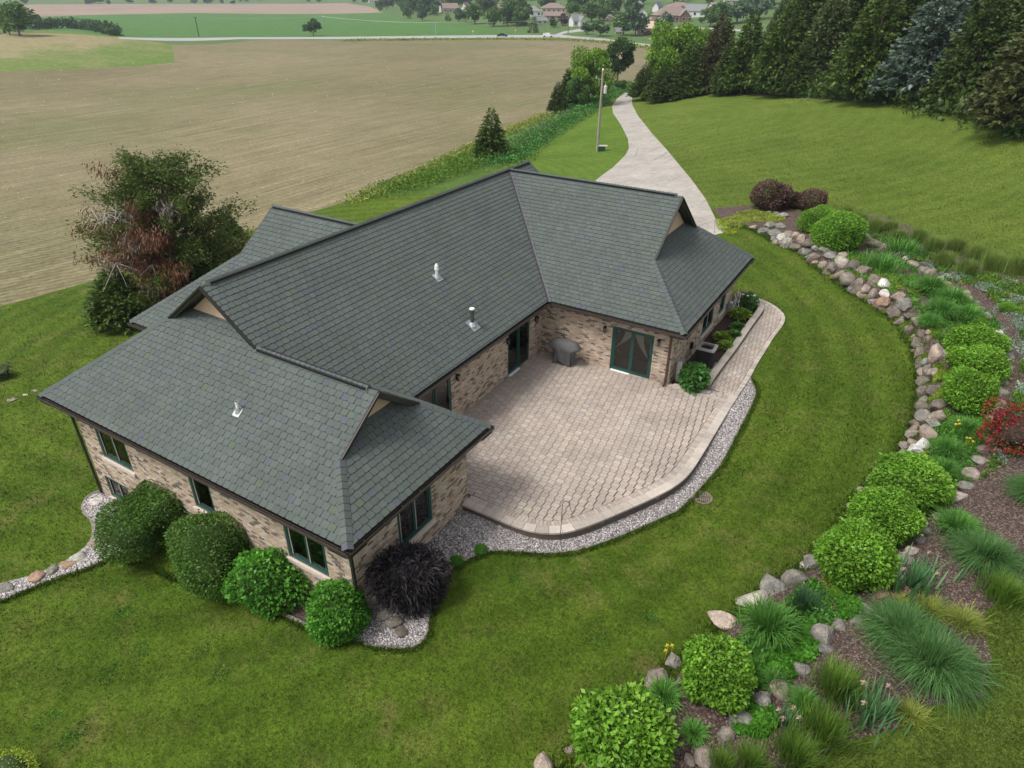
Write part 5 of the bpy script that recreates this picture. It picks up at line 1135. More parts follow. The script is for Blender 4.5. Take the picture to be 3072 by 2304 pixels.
for bb, lab in (((2740, 1790, 2850, 1860), 'yellowish short grass behind the largest blue green grass'), ((2830, 1820, 2950, 1900), 'yellowish short grass at the edge of the lower lawn'), ((2680, 1780, 2760, 1840), 'yellowish grass tuft beside the pale iris'), ((2680, 2100, 2790, 2180), 'short green grass patch below the largest blue green grass')): clump('yell', 'yellow_grass', lab, bb, 'yellowish grass patches by the lower lawn')
ORD = ['first', 'second', 'third', 'fourth', 'fifth', 'sixth', 'seventh', 'eighth', 'ninth', 'tenth', 'eleventh', 'twelfth', 'thirteenth']
for k, (u, v, w) in enumerate( ((2535, 648, 74), (2575, 668, 78), (2622, 688, 84), (2670, 690, 70), (2690, 722, 84), (2752, 722, 90), (2800, 748, 96), (2864, 752, 96), (2925, 776, 100), (2830, 790, 90), (2975, 800, 110), (3050, 812, 110), (2900, 815, 90))):
    w *= .66; clump('tuft', 'lavender_tuft', 'soft green tuft along the upper lawn, '+ORD[k]+' counted from the purple bushes', (u-w/2, v-w*.45, u+w/2, v+w*.45), 'row of soft green tufts along the upper lawn', hs=1.0)
# red azalea
t_, p_, r_ = shrub('red_azalea', 'red flowering shrub at the right edge of the bed', 'shrub', (2950, 1214, 3130, 1362), shrub_meshes('foliage', 1800, .09, .6, 'hyd2', 61, .25, -.8, .1, .3, core='twig'), sit=.6, rz=.8)
rm_, _ = shrub_meshes('flowers', 3200, .075, .8, 'red', 61, .27, -.6, .1, .1, fold=.5); o = link('flowers', rm_, t_); o.scale = (r_*.97, r_*.97, r_*.78); o.location = (0, 0, p_[2]-t_.location.z); tag(o, kind='stuff')
# hostas and side bed plants
def hosta(nm, label, bb, n, size, mat, cat='hosta'):
    u0, v0, u1, v1 = bb; p = gp((u0+u1)/2, (v0+v1)/2+2); w = (u1-u0)*depth(p)/FPX; C = []; D = []
    for i in range(n):
        a = i*2.4; k = (i/n); el = 1.25-k*1.05; C.append((math.cos(a)*w*.1, math.sin(a)*w*.1, .08)); D.append((math.cos(a)*math.cos(el), math.sin(a)*math.cos(el), math.sin(el)))
    t = thing(nm, label, cat, tuple(p)); C = np.array(C); D = np.array(D); C = C+D*w*.16
    V, F_ = leaves(C, D, w*size*rng.uniform(.8, 1.15, n), .72, .22, np.zeros(n), .35); link('foliage', mesh_np('foliage', V, F_, MT[mat], np.repeat(rng.random(n), 4)), t)
hosta('hosta', 'yellow green hosta near the middle of the side bed', (2188, 935, 2250, 970), 60, .42, 'hosta'); hosta('fern', 'ferny green plant between two hostas in the side bed', (2188, 974, 2236, 998), 120, .3, 'hosta2', 'plant')
hosta('hosta', 'green hosta with pale edges behind the brightest one', (2172, 994, 2226, 1030), 80, .32, 'hosta2'); hosta('hosta', 'light green hosta closest to the wall window', (2136, 1003, 2196, 1036), 80, .32, 'hosta'); hosta('hosta', 'brightest yellow hosta right beside the air conditioner', (2146, 1030, 2202, 1060), 70, .32, 'hosta')
# low groundcovers: mats of small leaves following the ground
def mat_cover(nm, label, polyf, n, size, mat, hgt=.05, cat='groundcover'):
    P = soft(hit(polyf)[:, :2], 1) if len(polyf) > 2 else polyf; q = scatter_poly(P, n); z = G(q[:, 0], q[:, 1]); m = len(q)
    bumpy = .5+.5*np.sin(q[:, 0]*5.1)*np.sin(q[:, 1]*4.3+1); C = np.c_[q, z+hgt*bumpy*rng.uniform(.3, 1, m)]; D = rng.normal(0, .7, (m, 3))+np.array([0, 0, .8])
    V, F_ = leaves(C, D, size*rng.uniform(.6, 1.3, m), .7, .3); me = mesh_np(nm, V, F_, MT[mat], np.repeat(np.clip(rng.random(m)*.7+bumpy*.3, 0, 1), 4)); tag(link(nm, me), label, cat, None, 'stuff')
mat_cover('groundcover', 'yellow green creeping mat beside the driveway end', [(2145, 662), (2180, 655), (2230, 632), (2300, 632), (2355, 650), (2355, 668), (2290, 668), (2250, 665), (2215, 690), (2205, 706), (2180, 705), (2150, 685)], 14000, .07, 'chart', .12)
for i, (pl_, mt_, lab) in enumerate((([(2590, 800), (2640, 805), (2712, 830), (2716, 868), (2680, 872), (2640, 850), (2600, 830)], 'sedum', 'yellow green sedum mat above the first boulders'), ([(2470, 750), (2560, 760), (2600, 790), (2570, 795), (2500, 780)], 'sedum', 'thin yellow green mat along the far part of the boulder wall'),
    ([(2720, 850), (2800, 840), (2830, 870), (2760, 890), (2725, 880)], 'sedum', 'green mat beside the daylily mounds'), ([(2780, 975), (2830, 980), (2835, 1010), (2800, 1020), (2785, 1000)], 'sedum', 'small golden mat beside the long upright boulder'),
    ([(2800, 1100), (2835, 1095), (2840, 1140), (2800, 1155)], 'sedum', 'golden green mat below the large pink boulder'), ([(2780, 1180), (2830, 1170), (2835, 1205), (2790, 1210)], 'sedum', 'golden green mat lower on the wall top'),
    ([(2380, 1870), (2450, 1850), (2470, 1900), (2450, 1975), (2400, 2000), (2330, 1990), (2330, 1930)], 'hyd', 'leafy green groundcover between the stone row and the daylilies'), ([(2230, 1990), (2330, 1960), (2400, 2020), (2330, 2070), (2260, 2060)], 'hyd', 'leafy green groundcover beside the second round shrub'),
    ([(2190, 2130), (2290, 2100), (2340, 2170), (2280, 2230), (2200, 2200)], 'hyd', 'weedy green groundcover among the lower stones'), ([(2505, 1800), (2575, 1795), (2580, 1850), (2520, 1860)], 'hyd', 'small leafy patch beside the flat grey boulder'),
    ([(2900, 820), (3072, 800), (3200, 900), (3100, 960), (2980, 900)], 'fresh', 'low grassy plants at the right edge of the upper bed'), ([(2960, 930), (3072, 900), (3150, 960), (3150, 1060), (3060, 1080), (3010, 1000)], 'silver', 'silvery green low plants at the right edge of the bed'),
    ([(2830, 1240), (2900, 1200), (2970, 1230), (2960, 1340), (2900, 1440), (2790, 1440), (2800, 1330)], 'day', 'green grassy groundcover below the three round shrubs'), ([(2905, 1290), (2960, 1250), (3000, 1260), (2960, 1330), (2920, 1360)], 'hyd', 'leafy patch beside the red azalea'),
    ([(1709, 2215), (1760, 2200), (1780, 2260), (1740, 2304), (1690, 2304), (1680, 2250)], 'sedum', 'yellow green creeper at the foot of the largest round shrub'), ([(2940, 1000), (3010, 1010), (3030, 1060), (2990, 1080)], 'hyd', 'green patch behind the three round shrubs'))):
    mat_cover('groundcover', lab, pl_, 7000, .07 if mt_ != 'hyd' else .1, mt_, .07 if mt_ != 'hyd' else .16)
for u, v, lab in ((1442, 1655, 'small bright green plant at the edge of the gravel, nearer the lawn curve'), (1370, 1688, 'small bright green plant at the edge of the gravel beside the black shrub'), (2920, 935, 'small bright round mound near the top stones'), (2938, 975, 'small golden mound beside the stone row'), (3020, 930, 'small green mound at the right of the stone row'), (2510, 1535+250, 'small green plant beside blue iris')):
    p = gp(u, v); w = 40*depth(p)/FPX/2; me_, _ = hy2; t = thing('small_plant', lab, 'plant', tuple(p), rng.uniform(0, 6)); o = link('foliage', hy2[0] if u < 2000 else sp[1][0], t); o.scale = (w, w, w*.7); o.location = (0, 0, w*.4)
# continuous low planting on the two terraces
def band(label, A_, B_, n, size, mat, hgt, ph, thr=.0, i0=0, i1=None):
    a, _ = arcsample(A_, 200); b, _ = arcsample(B_, 200); k = rng.integers(i0, i1 or 200, n*2); t = rng.random((n*2, 1)); q = a[k]*(1-t)+b[k]*t+rng.normal(0, .05, (n*2, 2))
    nz = np.sin(q[:, 0]*2.3+ph)*np.cos(q[:, 1]*1.9+ph*2)+.5*np.sin(q[:, 0]*5.7+q[:, 1]*4.1+ph); q = q[nz > thr][:n]; nz = nz[nz > thr][:n]; z = G(q[:, 0], q[:, 1]); m = len(q)
    V, F_ = leaves(np.c_[q, z+hgt*np.clip(nz-thr, .15, 1)*rng.random(m)], rng.normal(0, .7, (m, 3))+np.array([0, 0, .8]), size*rng.uniform(.6, 1.3, m), .6, .3); tag(link('groundcover', mesh_np('groundcover', V, F_, MT[mat], np.repeat(rng.random(m), 4))), label, 'groundcover', None, 'stuff')
Wa = inset_w(W1, .75)[3:24]; Wb = inset_w(W2, -.25)[3:32]; W3h = hit([(2480, 650), (2620, 670), (2760, 745), (2900, 800), (3060, 850), (3200, 900), (3300, 1050), (3300, 1200)])[:, :2]; Wc = inset_w(W2, .3)[2:20]
band('leafy green low planting on the terrace behind the boulder wall', Wa, Wb, 22000, .10, 'hyd', .16, .3, .05); band('yellow green sedum patches on the terrace behind the boulder wall', Wa, inset_w(Wa, .5), 14000, .07, 'sedum', .09, 1.9, .1)
band('grassy green low planting on the terrace behind the boulder wall', Wa, Wb, 12000, .15, 'day', .22, 2.7, .3); band('soft green low planting between the stone row and the tufts', Wc, W3h, 22000, .11, 'fresh', .14, .9, .1); band('silvery green low planting at the right of the stone row', Wc, W3h, 12000, .10, 'silver', .13, 4.2, .35); band('dark green low planting between the stone row and the tufts', Wc, W3h, 9000, .12, 'hyd2', .16, 5.5, .4)
# yellow flowers
for u, v, lab in ((2003, 1977, 'yellow iris flowers beside a boulder on the lawn edge'), (2850, 1292, 'few yellow flowers above the grassy clumps'), (2890, 1350, 'few yellow flowers low in the grassy clumps'), (2403, 668, 'pale yellow flowers beside the clipped shrubs')):
    p = gp(u, v); q = MB()
    for i in range(3):
        c = Vector((random.uniform(-.2, .2), random.uniform(-.2, .2), random.uniform(.35, .5))); q.tube([(c.x, c.y, 0), tuple(c)], .005, 4)
        for k in range(5): b_ = k*1.256; q.add([c, c+Vector((math.cos(b_)*.04, math.sin(b_)*.04, .04)), c+Vector((math.cos(b_)*.085, math.sin(b_)*.085, -.01)), c+Vector((math.cos(b_+.8)*.04, math.sin(b_+.8)*.04, .02))], [(0, 1, 2, 3)], random.random())
    tag(q.obj('yellow_flowers', MT['petaly'], None, False, p), lab, 'flowers', None, 'stuff')
p = gp(2400, 1775); q = MB()
# yellow bush in the corner
shrub('golden_shrub', 'golden yellow green shrub at the lower left picture corner', 'shrub', (-60, 2262, 122, 2400), shrub_meshes('foliage', 1500, .11, .4, 'chart', 71, .2, -.8, .1, .3))
# real blades on the nearer lawn, weeds and ragged edges
RING = {'lawn': (-15.3, .5, 4.0), 'upper_lawn': (-30, 70, 3.2), 'lower_lawn': (0, 0, 0)}
def inpoly(q, P):
    x, y = q[:, 0], q[:, 1]; c = np.zeros(len(q), bool); j = len(P)-1
    for i in range(len(P)):
        yi, yj, xi, xj = P[i][1], P[j][1], P[i][0], P[j][0]
        if yi != yj: c ^= ((yi > y) != (yj > y)) & (x < (xj-xi)*(y-yi)/(yj-yi)+xi)
        j = i
    return c
BEDP = [tuple(p) for p in WI[::-1]]+[(5.4, .7), (5.4, 10.2)]
MT['blade'] = M_leaf('lawn_blade', (.048, .095, .008), (.088, .145, .014), (.16, .20, .04), .3)
MT['blade2'] = M_leaf('upper_lawn_blade', (.075, .125, .015), (.12, .175, .025), (.19, .23, .05), .3)  # blades paler to match, distant sheen and haze carried in their colour
def blades_on(objname, n, near, far, size, label, mt='blade'):
    me = bpy.data.objects[objname].data; nv_ = len(me.vertices); co = np.empty(nv_*3); me.vertices.foreach_get('co', co); co = co.reshape(-1, 3); nf = len(me.polygons); fi = np.empty(nf*3, np.int32); me.polygons.foreach_get('vertices', fi); fi = fi.reshape(-1, 3)
    a, b, c = co[fi[:, 0]], co[fi[:, 1]], co[fi[:, 2]]; cen = (a+b+c)/3; d = np.hypot(cen[:, 0]-CAM[0], cen[:, 1]-CAM[1]); dv = cen-CAM; zz = dv@FW; uu = FPX*(dv@RT)/zz; vv = -FPX*(dv@UP)/zz
    ok = (d > near) & (d < far) & (zz > 0) & (np.abs(uu) < 1650) & (np.abs(vv) < 1250); ar = np.linalg.norm(np.cross(b-a, c-a), axis=1)/2*ok/np.maximum(d, 8)**1.3*np.clip((far-d)/(far-near)*2.2, 0, 1)**1.5; p_ = ar/ar.sum()
    k = rng.choice(nf, n, p=p_); r1, r2 = rng.random((n, 1)), rng.random((n, 1)); m = (r1+r2) > 1; r1 = np.where(m, 1-r1, r1); r2 = np.where(m, 1-r2, r2); q = a[k]+(b[k]-a[k])*r1+(c[k]-a[k])*r2
    x, y = q[:, 0], q[:, 1]; dens = np.sin(x*1.3+2)*np.sin(y*1.1)+.6*np.sin(x*3.1-y*2.7)+.5*np.sin(x*.4+y*.6); q = q[(rng.random(n) < .8+.16*dens)]; q = q[~(inpoly(q, wl) | inpoly(q, slab) | inpoly(q, BEDP))]; m = len(q); dd = np.hypot(q[:, 0]-CAM[0], q[:, 1]-CAM[1])
    V, F_ = leaves(q, rng.normal(0, .55, (m, 3))+np.array([0, 0, .8]), size*rng.uniform(.6, 1.3, m)*np.clip(dd/18, .8, 1.35), .22, .2); tag(link('grass_blades', mesh_np('grass_blades', V, F_, MT[mt], np.repeat(np.clip(rng.random(m)**1.3+.26*np.sin(np.hypot(q[:, 0]-RING[objname][0], q[:, 1]-RING[objname][1])*RING[objname][2]-1.57), 0, 1), 4))), label, 'grass', None, 'stuff')
blades_on('lawn', 200000, 6, 75, .085, 'short mown grass blades over the lawn round the house'); blades_on('lower_lawn', 30000, 5, 40, .08, 'short mown grass blades on the lower right lawn', 'blade2'); blades_on('upper_lawn', 60000, 20, 120, .09, 'short mown grass blades on the upper lawn', 'blade2')
def edge_grass(P, n, w, size, label):
    S_, Ln = arcsample(P, 300); i = rng.integers(0, 299, n); f = rng.random(n)[:, None]; q = S_[i]*(1-f)+S_[i+1]*f+rng.normal(0, w, (n, 2)); z = G(q[:, 0], q[:, 1])
    V, F_ = leaves(np.c_[q, z], rng.normal(0, .5, (n, 3))+np.array([0, 0, .9]), size*rng.uniform(.5, 1.4, n), .2, .2); tag(link('edge_grass', mesh_np('edge_grass', V, F_, MT['blade'], np.repeat(rng.random(n)*.7, 4))), label, 'grass', None, 'stuff')
edge_grass(hit([(u+6, v+6) for u, v in LAWN_EDGE])[:, :2], 6000, .05, .11, 'longer grass along the edging of the patio gravel'); edge_grass(inset_w(W1, .0), 16000, .16, .16, 'longer grass at the foot of the boulder wall')
edge_grass(hit([(0, 1810), (139, 1752), (259, 1712), (352, 1672), (640, 1780), (671, 1770), (759, 1815), (852, 1857), (926, 1890), (1009, 1936), (1056, 1926)])[:, :2], 5000, .06, .12, 'longer grass beside the gravel path and front bed')
for i, (u, v) in enumerate(((330, 2022), (660, 2022), (370, 1842), (600, 1955), (1945, 1855), (1560, 1740), (200, 2230), (240, 2190), (1800, 1925), (420, 1950), (150, 2150))):
    p = gp(u, v); a = np.linspace(0, 6.28, 9)[:-1]; P = np.c_[p[0]+.32*np.cos(a)*rng.uniform(.6, 1.2, 8), p[1]+.32*np.sin(a)*rng.uniform(.6, 1.2, 8)]; q = scatter_poly(P, 150); z = G(q[:, 0], q[:, 1]); m = len(q)
    V, F_ = leaves(np.c_[q, z+.01], rng.normal(0, .8, (m, 3))+np.array([0, 0, .5]), .055*rng.uniform(.6, 1.3, m), .6, .3); tag(link('lawn_weed', mesh_np('lawn_weed', V, F_, MT['hyd2'], np.repeat(rng.random(m), 4))), 'small patch of broad leaved weeds in the front lawn', 'weeds', 'weed patches in the lawn', 'stuff')
# ---------------------------------------------------------------- boulders
import bmesh
RK = []
for k in range(9):
    bm = bmesh.new(); bmesh.ops.create_icosphere(bm, subdivisions=2, radius=1); r_ = np.random.default_rng(100+k); pl = [(v/np.linalg.norm(v), r_.uniform(.5, .78)) for v in r_.normal(0, 1, (11, 3))]
    for v in bm.verts:
        c = np.array(v.co[:]); c *= float(lump(c[None]*1.3, 200+k, .14)[0])
        for n_, d_ in pl:
            e_ = c @ n_-d_
            if e_ > 0: c -= n_*e_*.97
        v.co = c
    me = bpy.data.meshes.new('boulder'); bm.to_mesh(me); bm.free(); me.materials.append(MT['rock']); me.polygons.foreach_set('use_smooth', [k % 3 == 0]*len(me.polygons)); RK.append(me)
TONE = {'g': (.20, .19, .165), 'd': (.12, .118, .11), 'b': (.155, .13, .105), 'p': (.26, .215, .175), 'w': (.40, .36, .31), 'W': (.6, .57, .53), 'r': (.25, .165, .11), 'P': (.34, .27, .225)}
def boulder(parent, u, v, w, h, tone, nm='boulder', label=None, up=.15, sink=.0, group=None, flat=1.0):
    p = gp(u, v+h*.38); sc = depth(p)/FPX; rx = w*sc/2*(1.45 if w < 45 else 1.25); rz = max(h*sc/2*1.6, rx*.6); rz = min(rz, rx*1.3)*flat
    o = bpy.data.objects.new(nm, random.choice(RK)); col.objects.link(o); c = Vector(p)+Vector((0, 0, rz*up-sink))
    o.location = c-(parent.location if parent else Vector((0, 0, 0))); o.rotation_euler = (random.uniform(-.3, .3), random.uniform(-.3, .3), _Y+random.uniform(-.35, .35)+(math.pi if random.random() < .5 else 0))
    o.scale = (rx, (rx+rz)/2, rz); kk = random.uniform(.8, 1.2); t = [x*kk*random.uniform(.96, 1.04) for x in TONE[tone]]; o.color = (*t, 1)
    if parent: o.parent = parent
    if label: tag(o, label, 'boulder', group)
    return o
K = .4629
def tf(ox, oy, k, lst): return [(ox+a*k, oy+b*k, w*k, h*k, t) for a, b, w, h, t in lst]
BL1 = tf(2048, 0, K, [(455, 1468, 50, 35, 'p'), (555, 1457, 70, 40, 'g'), (515, 1490, 70, 35, 'd'), (590, 1505, 80, 50, 'g'), (625, 1458, 60, 40, 'g'), (690, 1510, 60, 45, 'p'), (730, 1520, 60, 40, 'p'), (770, 1540, 75, 60, 'p'), (630, 1540, 60, 60, 'w'), (685, 1570, 70, 70, 'w'), (600, 1565, 50, 30, 'p'), (655, 1590, 40, 30, 'b'), (820, 1565, 90, 60, 'b'), (742, 1595, 60, 50, 'b'), (860, 1595, 60, 55, 'g'), (790, 1622, 80, 50, 'g'), (910, 1612, 80, 50, 'g'), (960, 1645, 70, 35, 'd'), (1030, 1650, 60, 30, 'p')])
BL1 += tf(2400, 760, .2521, [(170, 50, 140, 110, 'b'), (265, 120, 80, 100, 'p'), (370, 30, 150, 90, 'g'), (490, 80, 140, 160, 'w'), (355, 165, 130, 130, 'b'), (470, 235, 130, 130, 'b'), (605, 140, 190, 130, 'b'), (735, 185, 170, 140, 'b'), (575, 280, 160, 160, 'b'), (695, 340, 150, 150, 'b'), (885, 290, 130, 160, 'b'), (780, 410, 120, 110, 'p'), (640, 440, 110, 80, 'b'), (1000, 350, 160, 110, 'W'), (1010, 460, 110, 90, 'W'), (870, 465, 110, 120, 'p'), (985, 555, 200, 170, 'r'), (1170, 490, 160, 120, 'p'), (1215, 570, 140, 200, 'g'), (1130, 680, 160, 150, 'b'), (300, 225, 90, 50, 'g'), (850, 590, 80, 60, 'g'), (1215, 770, 80, 60, 'g')])
BL1 += tf(2620, 940, .1891, [(560, 30, 160, 80, 'b'), (710, 80, 180, 160, 'p'), (550, 250, 140, 190, 'b'), (760, 240, 120, 240, 'p'), (870, 280, 80, 80, 'p'), (680, 440, 150, 170, 'b'), (850, 400, 100, 120, 'b'), (730, 600, 170, 220, 'b'), (630, 590, 80, 80, 'b'), (820, 740, 150, 170, 'g'), (1010, 590, 300, 280, 'P'), (850, 840, 120, 110, 'g'), (940, 910, 200, 150, 'p'), (720, 850, 130, 110, 'b')])
BL1 += tf(2048, 768, K, [(1600, 745, 80, 80, 'b'), (1560, 800, 80, 70, 'p'), (1560, 870, 70, 80, 'b'), (1620, 860, 110, 80, 'b'), (1555, 960, 70, 80, 'b'), (1640, 960, 120, 60, 'b'), (1560, 1030, 90, 100, 'g'), (1640, 1020, 90, 90, 'p'), (1620, 1070, 110, 60, 'g'), (1505, 1110, 70, 60, 'p'), (1590, 1130, 120, 80, 'p'), (1490, 1200, 60, 50, 'p'), (1560, 1210, 90, 60, 'W'), (1510, 1240, 90, 50, 'W'), (1440, 1270, 110, 55, 'g'), (1480, 1300, 120, 45, 'g')])
BL1 += tf(2048, 1536, K, [(830, 315, 95, 110, 'g'), (775, 335, 40, 40, 'w'), (725, 400, 170, 105, 'g'), (600, 470, 200, 115, 'g'), (460, 545, 205, 135, 'w'), (275, 690, 205, 115, 'P')]) + tf(1024, 1536, K, [(2150, 950, 95, 95, 'g'), (2030, 1060, 170, 115, 'p'), (1885, 1160, 95, 75, 'p'), (1480, 1530, 75, 50, 'p'), (1320, 1625, 155, 105, 'p')])
BL2 = tf(2048, 0, K, [(560, 1368, 40, 20, 'w'), (605, 1380, 40, 20, 'g'), (650, 1395, 60, 20, 'g'), (1240, 1575, 100, 50, 'b'), (1300, 1600, 50, 50, 'p'), (1410, 1640, 70, 35, 'g')])
BL2 += tf(2048, 768, K, [(1440, 15, 50, 25, 'w'), (1500, 50, 70, 40, 'p'), (1560, 80, 70, 50, 'b'), (1610, 105, 80, 50, 'p'), (1665, 145, 60, 40, 'w'), (1710, 180, 80, 45, 'r'), (1760, 215, 45, 50, 'g'), (1825, 238, 80, 35, 'p'), (1850, 265, 60, 40, 'w'), (1895, 305, 50, 40, 'g'), (1925, 345, 80, 50, 'b'), (1965, 385, 65, 60, 'p'), (2050, 490, 60, 30, 'w'), (2095, 590, 45, 50, 'p'), (2105, 640, 80, 60, 'g'), (2115, 720, 70, 35, 'g'), (2080, 760, 70, 50, 'r'), (2080, 815, 60, 40, 'g'), (2055, 870, 80, 75, 'g'), (2050, 940, 85, 65, 'p'), (2050, 990, 75, 60, 'p'), (2005, 1040, 65, 55, 'g'), (1970, 1180, 65, 50, 'g'), (1950, 1240, 105, 65, 'b'), (1930, 1320, 95, 55, 'g'), (1875, 1400, 125, 75, 'p'), (1835, 1475, 125, 60, 'g'), (1785, 1545, 85, 75, 'w'), (1720, 1600, 105, 65, 'b')])
BL2 += tf(2048, 1536, K, [(1650, 20, 90, 45, 'p'), (1570, 115, 95, 55, 'g'), (1535, 170, 85, 55, 'g'), (1490, 235, 85, 65, 'w'), (1450, 290, 85, 75, 'g'), (1395, 385, 105, 85, 'W'), (1275, 500, 95, 95, 'r'), (1200, 615, 95, 55, 'g'), (1130, 690, 75, 65, 'g'), (1015, 715, 85, 55, 'g'), (900, 765, 185, 105, 'g'), (915, 870, 115, 65, 'g'), (770, 1005, 115, 85, 'g'), (635, 1130, 135, 95, 'p'), (520, 1200, 145, 115, 'g'), (390, 1310, 155, 105, 'g'), (330, 1330, 65, 85, 'g'), (265, 1430, 125, 95, 'p'), (150, 1560, 135, 115, 'p'), (40, 1595, 75, 65, 'p')])
w1_ = thing('boulder_wall', 'long curved retaining wall of stacked field boulders along the side lawn', 'stone wall', tuple(gp(2553, 1518))); w2_ = thing('stone_row', 'single row of mixed stones along the middle of the planted slope', 'stone row', tuple(gp(2599, 1818)))
for b in BL1: boulder(w1_, *b)
fl, _ = arcsample(inset_w(W1, .12)[2:17], 34)
for q in fl:      # base course against the lawn
    o = bpy.data.objects.new('boulder', random.choice(RK)); col.objects.link(o); s_ = random.uniform(.24, .36); o.location = Vector((q[0]+random.uniform(-.06, .06), q[1]+random.uniform(-.06, .06), g1(*q)+.08))-w1_.location
    o.scale = (s_*1.2, s_, s_*.85); o.rotation_euler = (random.uniform(-.3, .3), random.uniform(-.3, .3), random.uniform(0, 6.28)); t = [x*random.uniform(.85, 1.1) for x in TONE[random.choice('bgpb')]]; o.color = (*t, 1); o.parent = w1_
for b in BL2: boulder(w2_, *b)
for (u, v, w, h, t, lab) in ((283, 1624, 48, 32, 'p', 'mossy tan boulder where the gravel path meets the evergreen'), (240, 1662, 52, 34, 'w', 'pale flat boulder second along the gravel path'), (204, 1686, 44, 26, 'r', 'brown reddish boulder beside the round grey one'), (162, 1699, 36, 32, 'g', 'round grey boulder on the gravel path edge'), (115, 1722, 60, 22, 'r', 'long low reddish stone at the gravel path'), (15, 1756, 60, 24, 'g', 'grey flat stone at the left picture edge of the path'),
    (1150, 1834, 44, 36, 'g', 'greyish stone under the black shrub beside the round leafy shrub'), (1182, 1856, 42, 34, 'b', 'brown rounded stone in the gravel by the corner'), (1202, 1885, 38, 32, 'b', 'dark brown stone nearest the lawn curve'), (1165, 1868, 32, 20, 'g', 'small flat grey stone between the brown ones'),
    (38, 1196, 34, 10, 'p', 'flat pale stone sunk in the west lawn, largest and lowest'), (76, 1181, 18, 8, 'w', 'flat pale stone sunk in the west lawn, middle one'), (102, 1169, 18, 8, 'w', 'flat pale stone sunk in the west lawn, near the roof corner')):
    boulder(None, u, v, w, h, t, 'boulder', lab, .05, 0, 'single stones at the house', .7 if v > 1300 else .35)
o = boulder(None, 292, 1495, 56, 26, 'W', 'splash_stone', 'white flat stone slab at the western house corner', 0, 0, None, .3)
shrub('stump_planting', 'low mound of brown stump and weeds at the left picture edge', 'stump', (-40, 1094, 38, 1140), shrub_meshes('foliage', 900, .14, .6, 'barberry', 77, .3, -.5, .1, .3))
# ---------------------------------------------------------------- things at the house
def circle(c, r, n, z=0): return [(c[0]+r*math.cos(2*math.pi*k/n), c[1]+r*math.sin(2*math.pi*k/n), z) for k in range(n)]
# covered grill
gr = thing('covered_grill', 'barbecue grill under a loose grey fabric cover in the patio corner', 'grill', (.82, .05, 0), R(2))
cov = MB(); lv = [(.10, .47, .27), (.30, .48, .275), (.55, .50, .285), (.72, .56, .30), (.80, .74, .31), (.88, .77, .30), (.97, .66, .27), (1.08, .56, .22), (1.13, .47, .15), (1.145, .2, .05)]
NN = 56; vs = []
for li, (z, a, b) in enumerate(lv):
    for k in range(NN):
        th = 2*math.pi*k/NN; ex = 3.5; cx_, sy_ = math.cos(th), math.sin(th); rr = (abs(cx_)**ex+abs(sy_)**ex)**(-1/ex)
        w_ = .035*max(0, 1-li/6)*(math.sin(th*7+z*3)+.6*math.sin(th*13+1)) + .012*math.sin(th*5+z*9)
        zz_ = z + (.05*math.sin(th*3+.8)-(.04 if k % 9 == 0 else 0) if li == 0 else .012*math.sin(th*4+li))
        vs.append(((a+w_)*cx_*rr, (b+w_)*sy_*rr, zz_))
cov.add(vs, [(i*NN+k, i*NN+(k+1) % NN, (i+1)*NN+(k+1) % NN, (i+1)*NN+k) for i in range(len(lv)-1) for k in range(NN)]+[tuple((len(lv)-1)*NN+k for k in range(NN))])
cov.obj('cover', MT['cover'], gr, True)
for sx in (-1, 1):
    for sy in (-1, 1):
        m_ = MB(); m_.bar((sx*.42, sy*.21, .05), (sx*.42, sy*.21, .75), .04, .04); m_.obj('leg', MT['black'], gr)
        m_ = MB(); m_.tube([(sx*.42-.012, sy*.21, .035), (sx*.42+.012, sy*.21, .035)], .035, 12); m_.obj('wheel', MT['black'], gr)
m_ = MB(); m_.box(-.42, .42, -.2, .2, .12, .15); m_.obj('bottom_shelf', MT['black'], gr)
for sx in (-.42, .42):
    m_ = MB(); m_.bar((sx, -.16, 1.035), (sx+.03, -.02, 1.095), .03, .02); m_.obj('vent_slot', MT['black'], gr)
# air conditioner
ac = thing('air_conditioner', 'dark louvred outdoor air conditioner with a grey top beside the brick wall', 'air conditioner', (6.26, 3.12, .06), R(2))
m_ = MB(); m_.box(-.45, .45, -.45, .45, -.05, .03); m_.obj('base_pad', MT['cope'], ac)
def rsq(a, z, c=.1, n=5):
    P = []
    for sx, sy, a0 in ((1, 1, 0), (-1, 1, 90), (-1, -1, 180), (1, -1, 270)):
        for k in range(n): t = R(a0+90*k/(n-1)); P.append((sx*(a-c)+c*math.cos(t), sy*(a-c)+c*math.sin(t), z))
    return P
m_ = MB(); q0, q1 = rsq(.34, .03), rsq(.34, .86); n = len(q0); m_.add(q0+q1, [(i, (i+1) % n, (i+1) % n+n, i+n) for i in range(n)]); m_.obj('coil_body', MT['black'], ac)
for k in range(11):
    z = .07+k*.073; m_ = MB(); a_, b_ = rsq(.385, z), rsq(.36, z+.042); m_.add(a_+b_, [(i, (i+1) % n, (i+1) % n+n, i+n) for i in range(n)]+[tuple(range(n))[::-1], tuple(range(n, 2*n))]); m_.obj('louvre', MT['acdark'], ac)
m_ = MB(); o1 = rsq(.395, .86); o2 = rsq(.39, .925); hole = []
for p in o2: a_ = math.atan2(p[1], p[0]); hole.append((.33*math.cos(a_), .33*math.sin(a_), .94))
inn = [(x, y, .80) for x, y, z in hole]; m_.add(o1+o2+hole+inn, [(i, (i+1) % n, (i+1) % n+n, i+n) for i in range(n)]+[(i+n, (i+1) % n+n, (i+1) % n+2*n, i+2*n) for i in range(n)]+[(i+2*n, (i+1) % n+2*n, (i+1) % n+3*n, i+3*n) for i in range(n)]); m_.obj('top_panel', MT['acgrey'], ac)
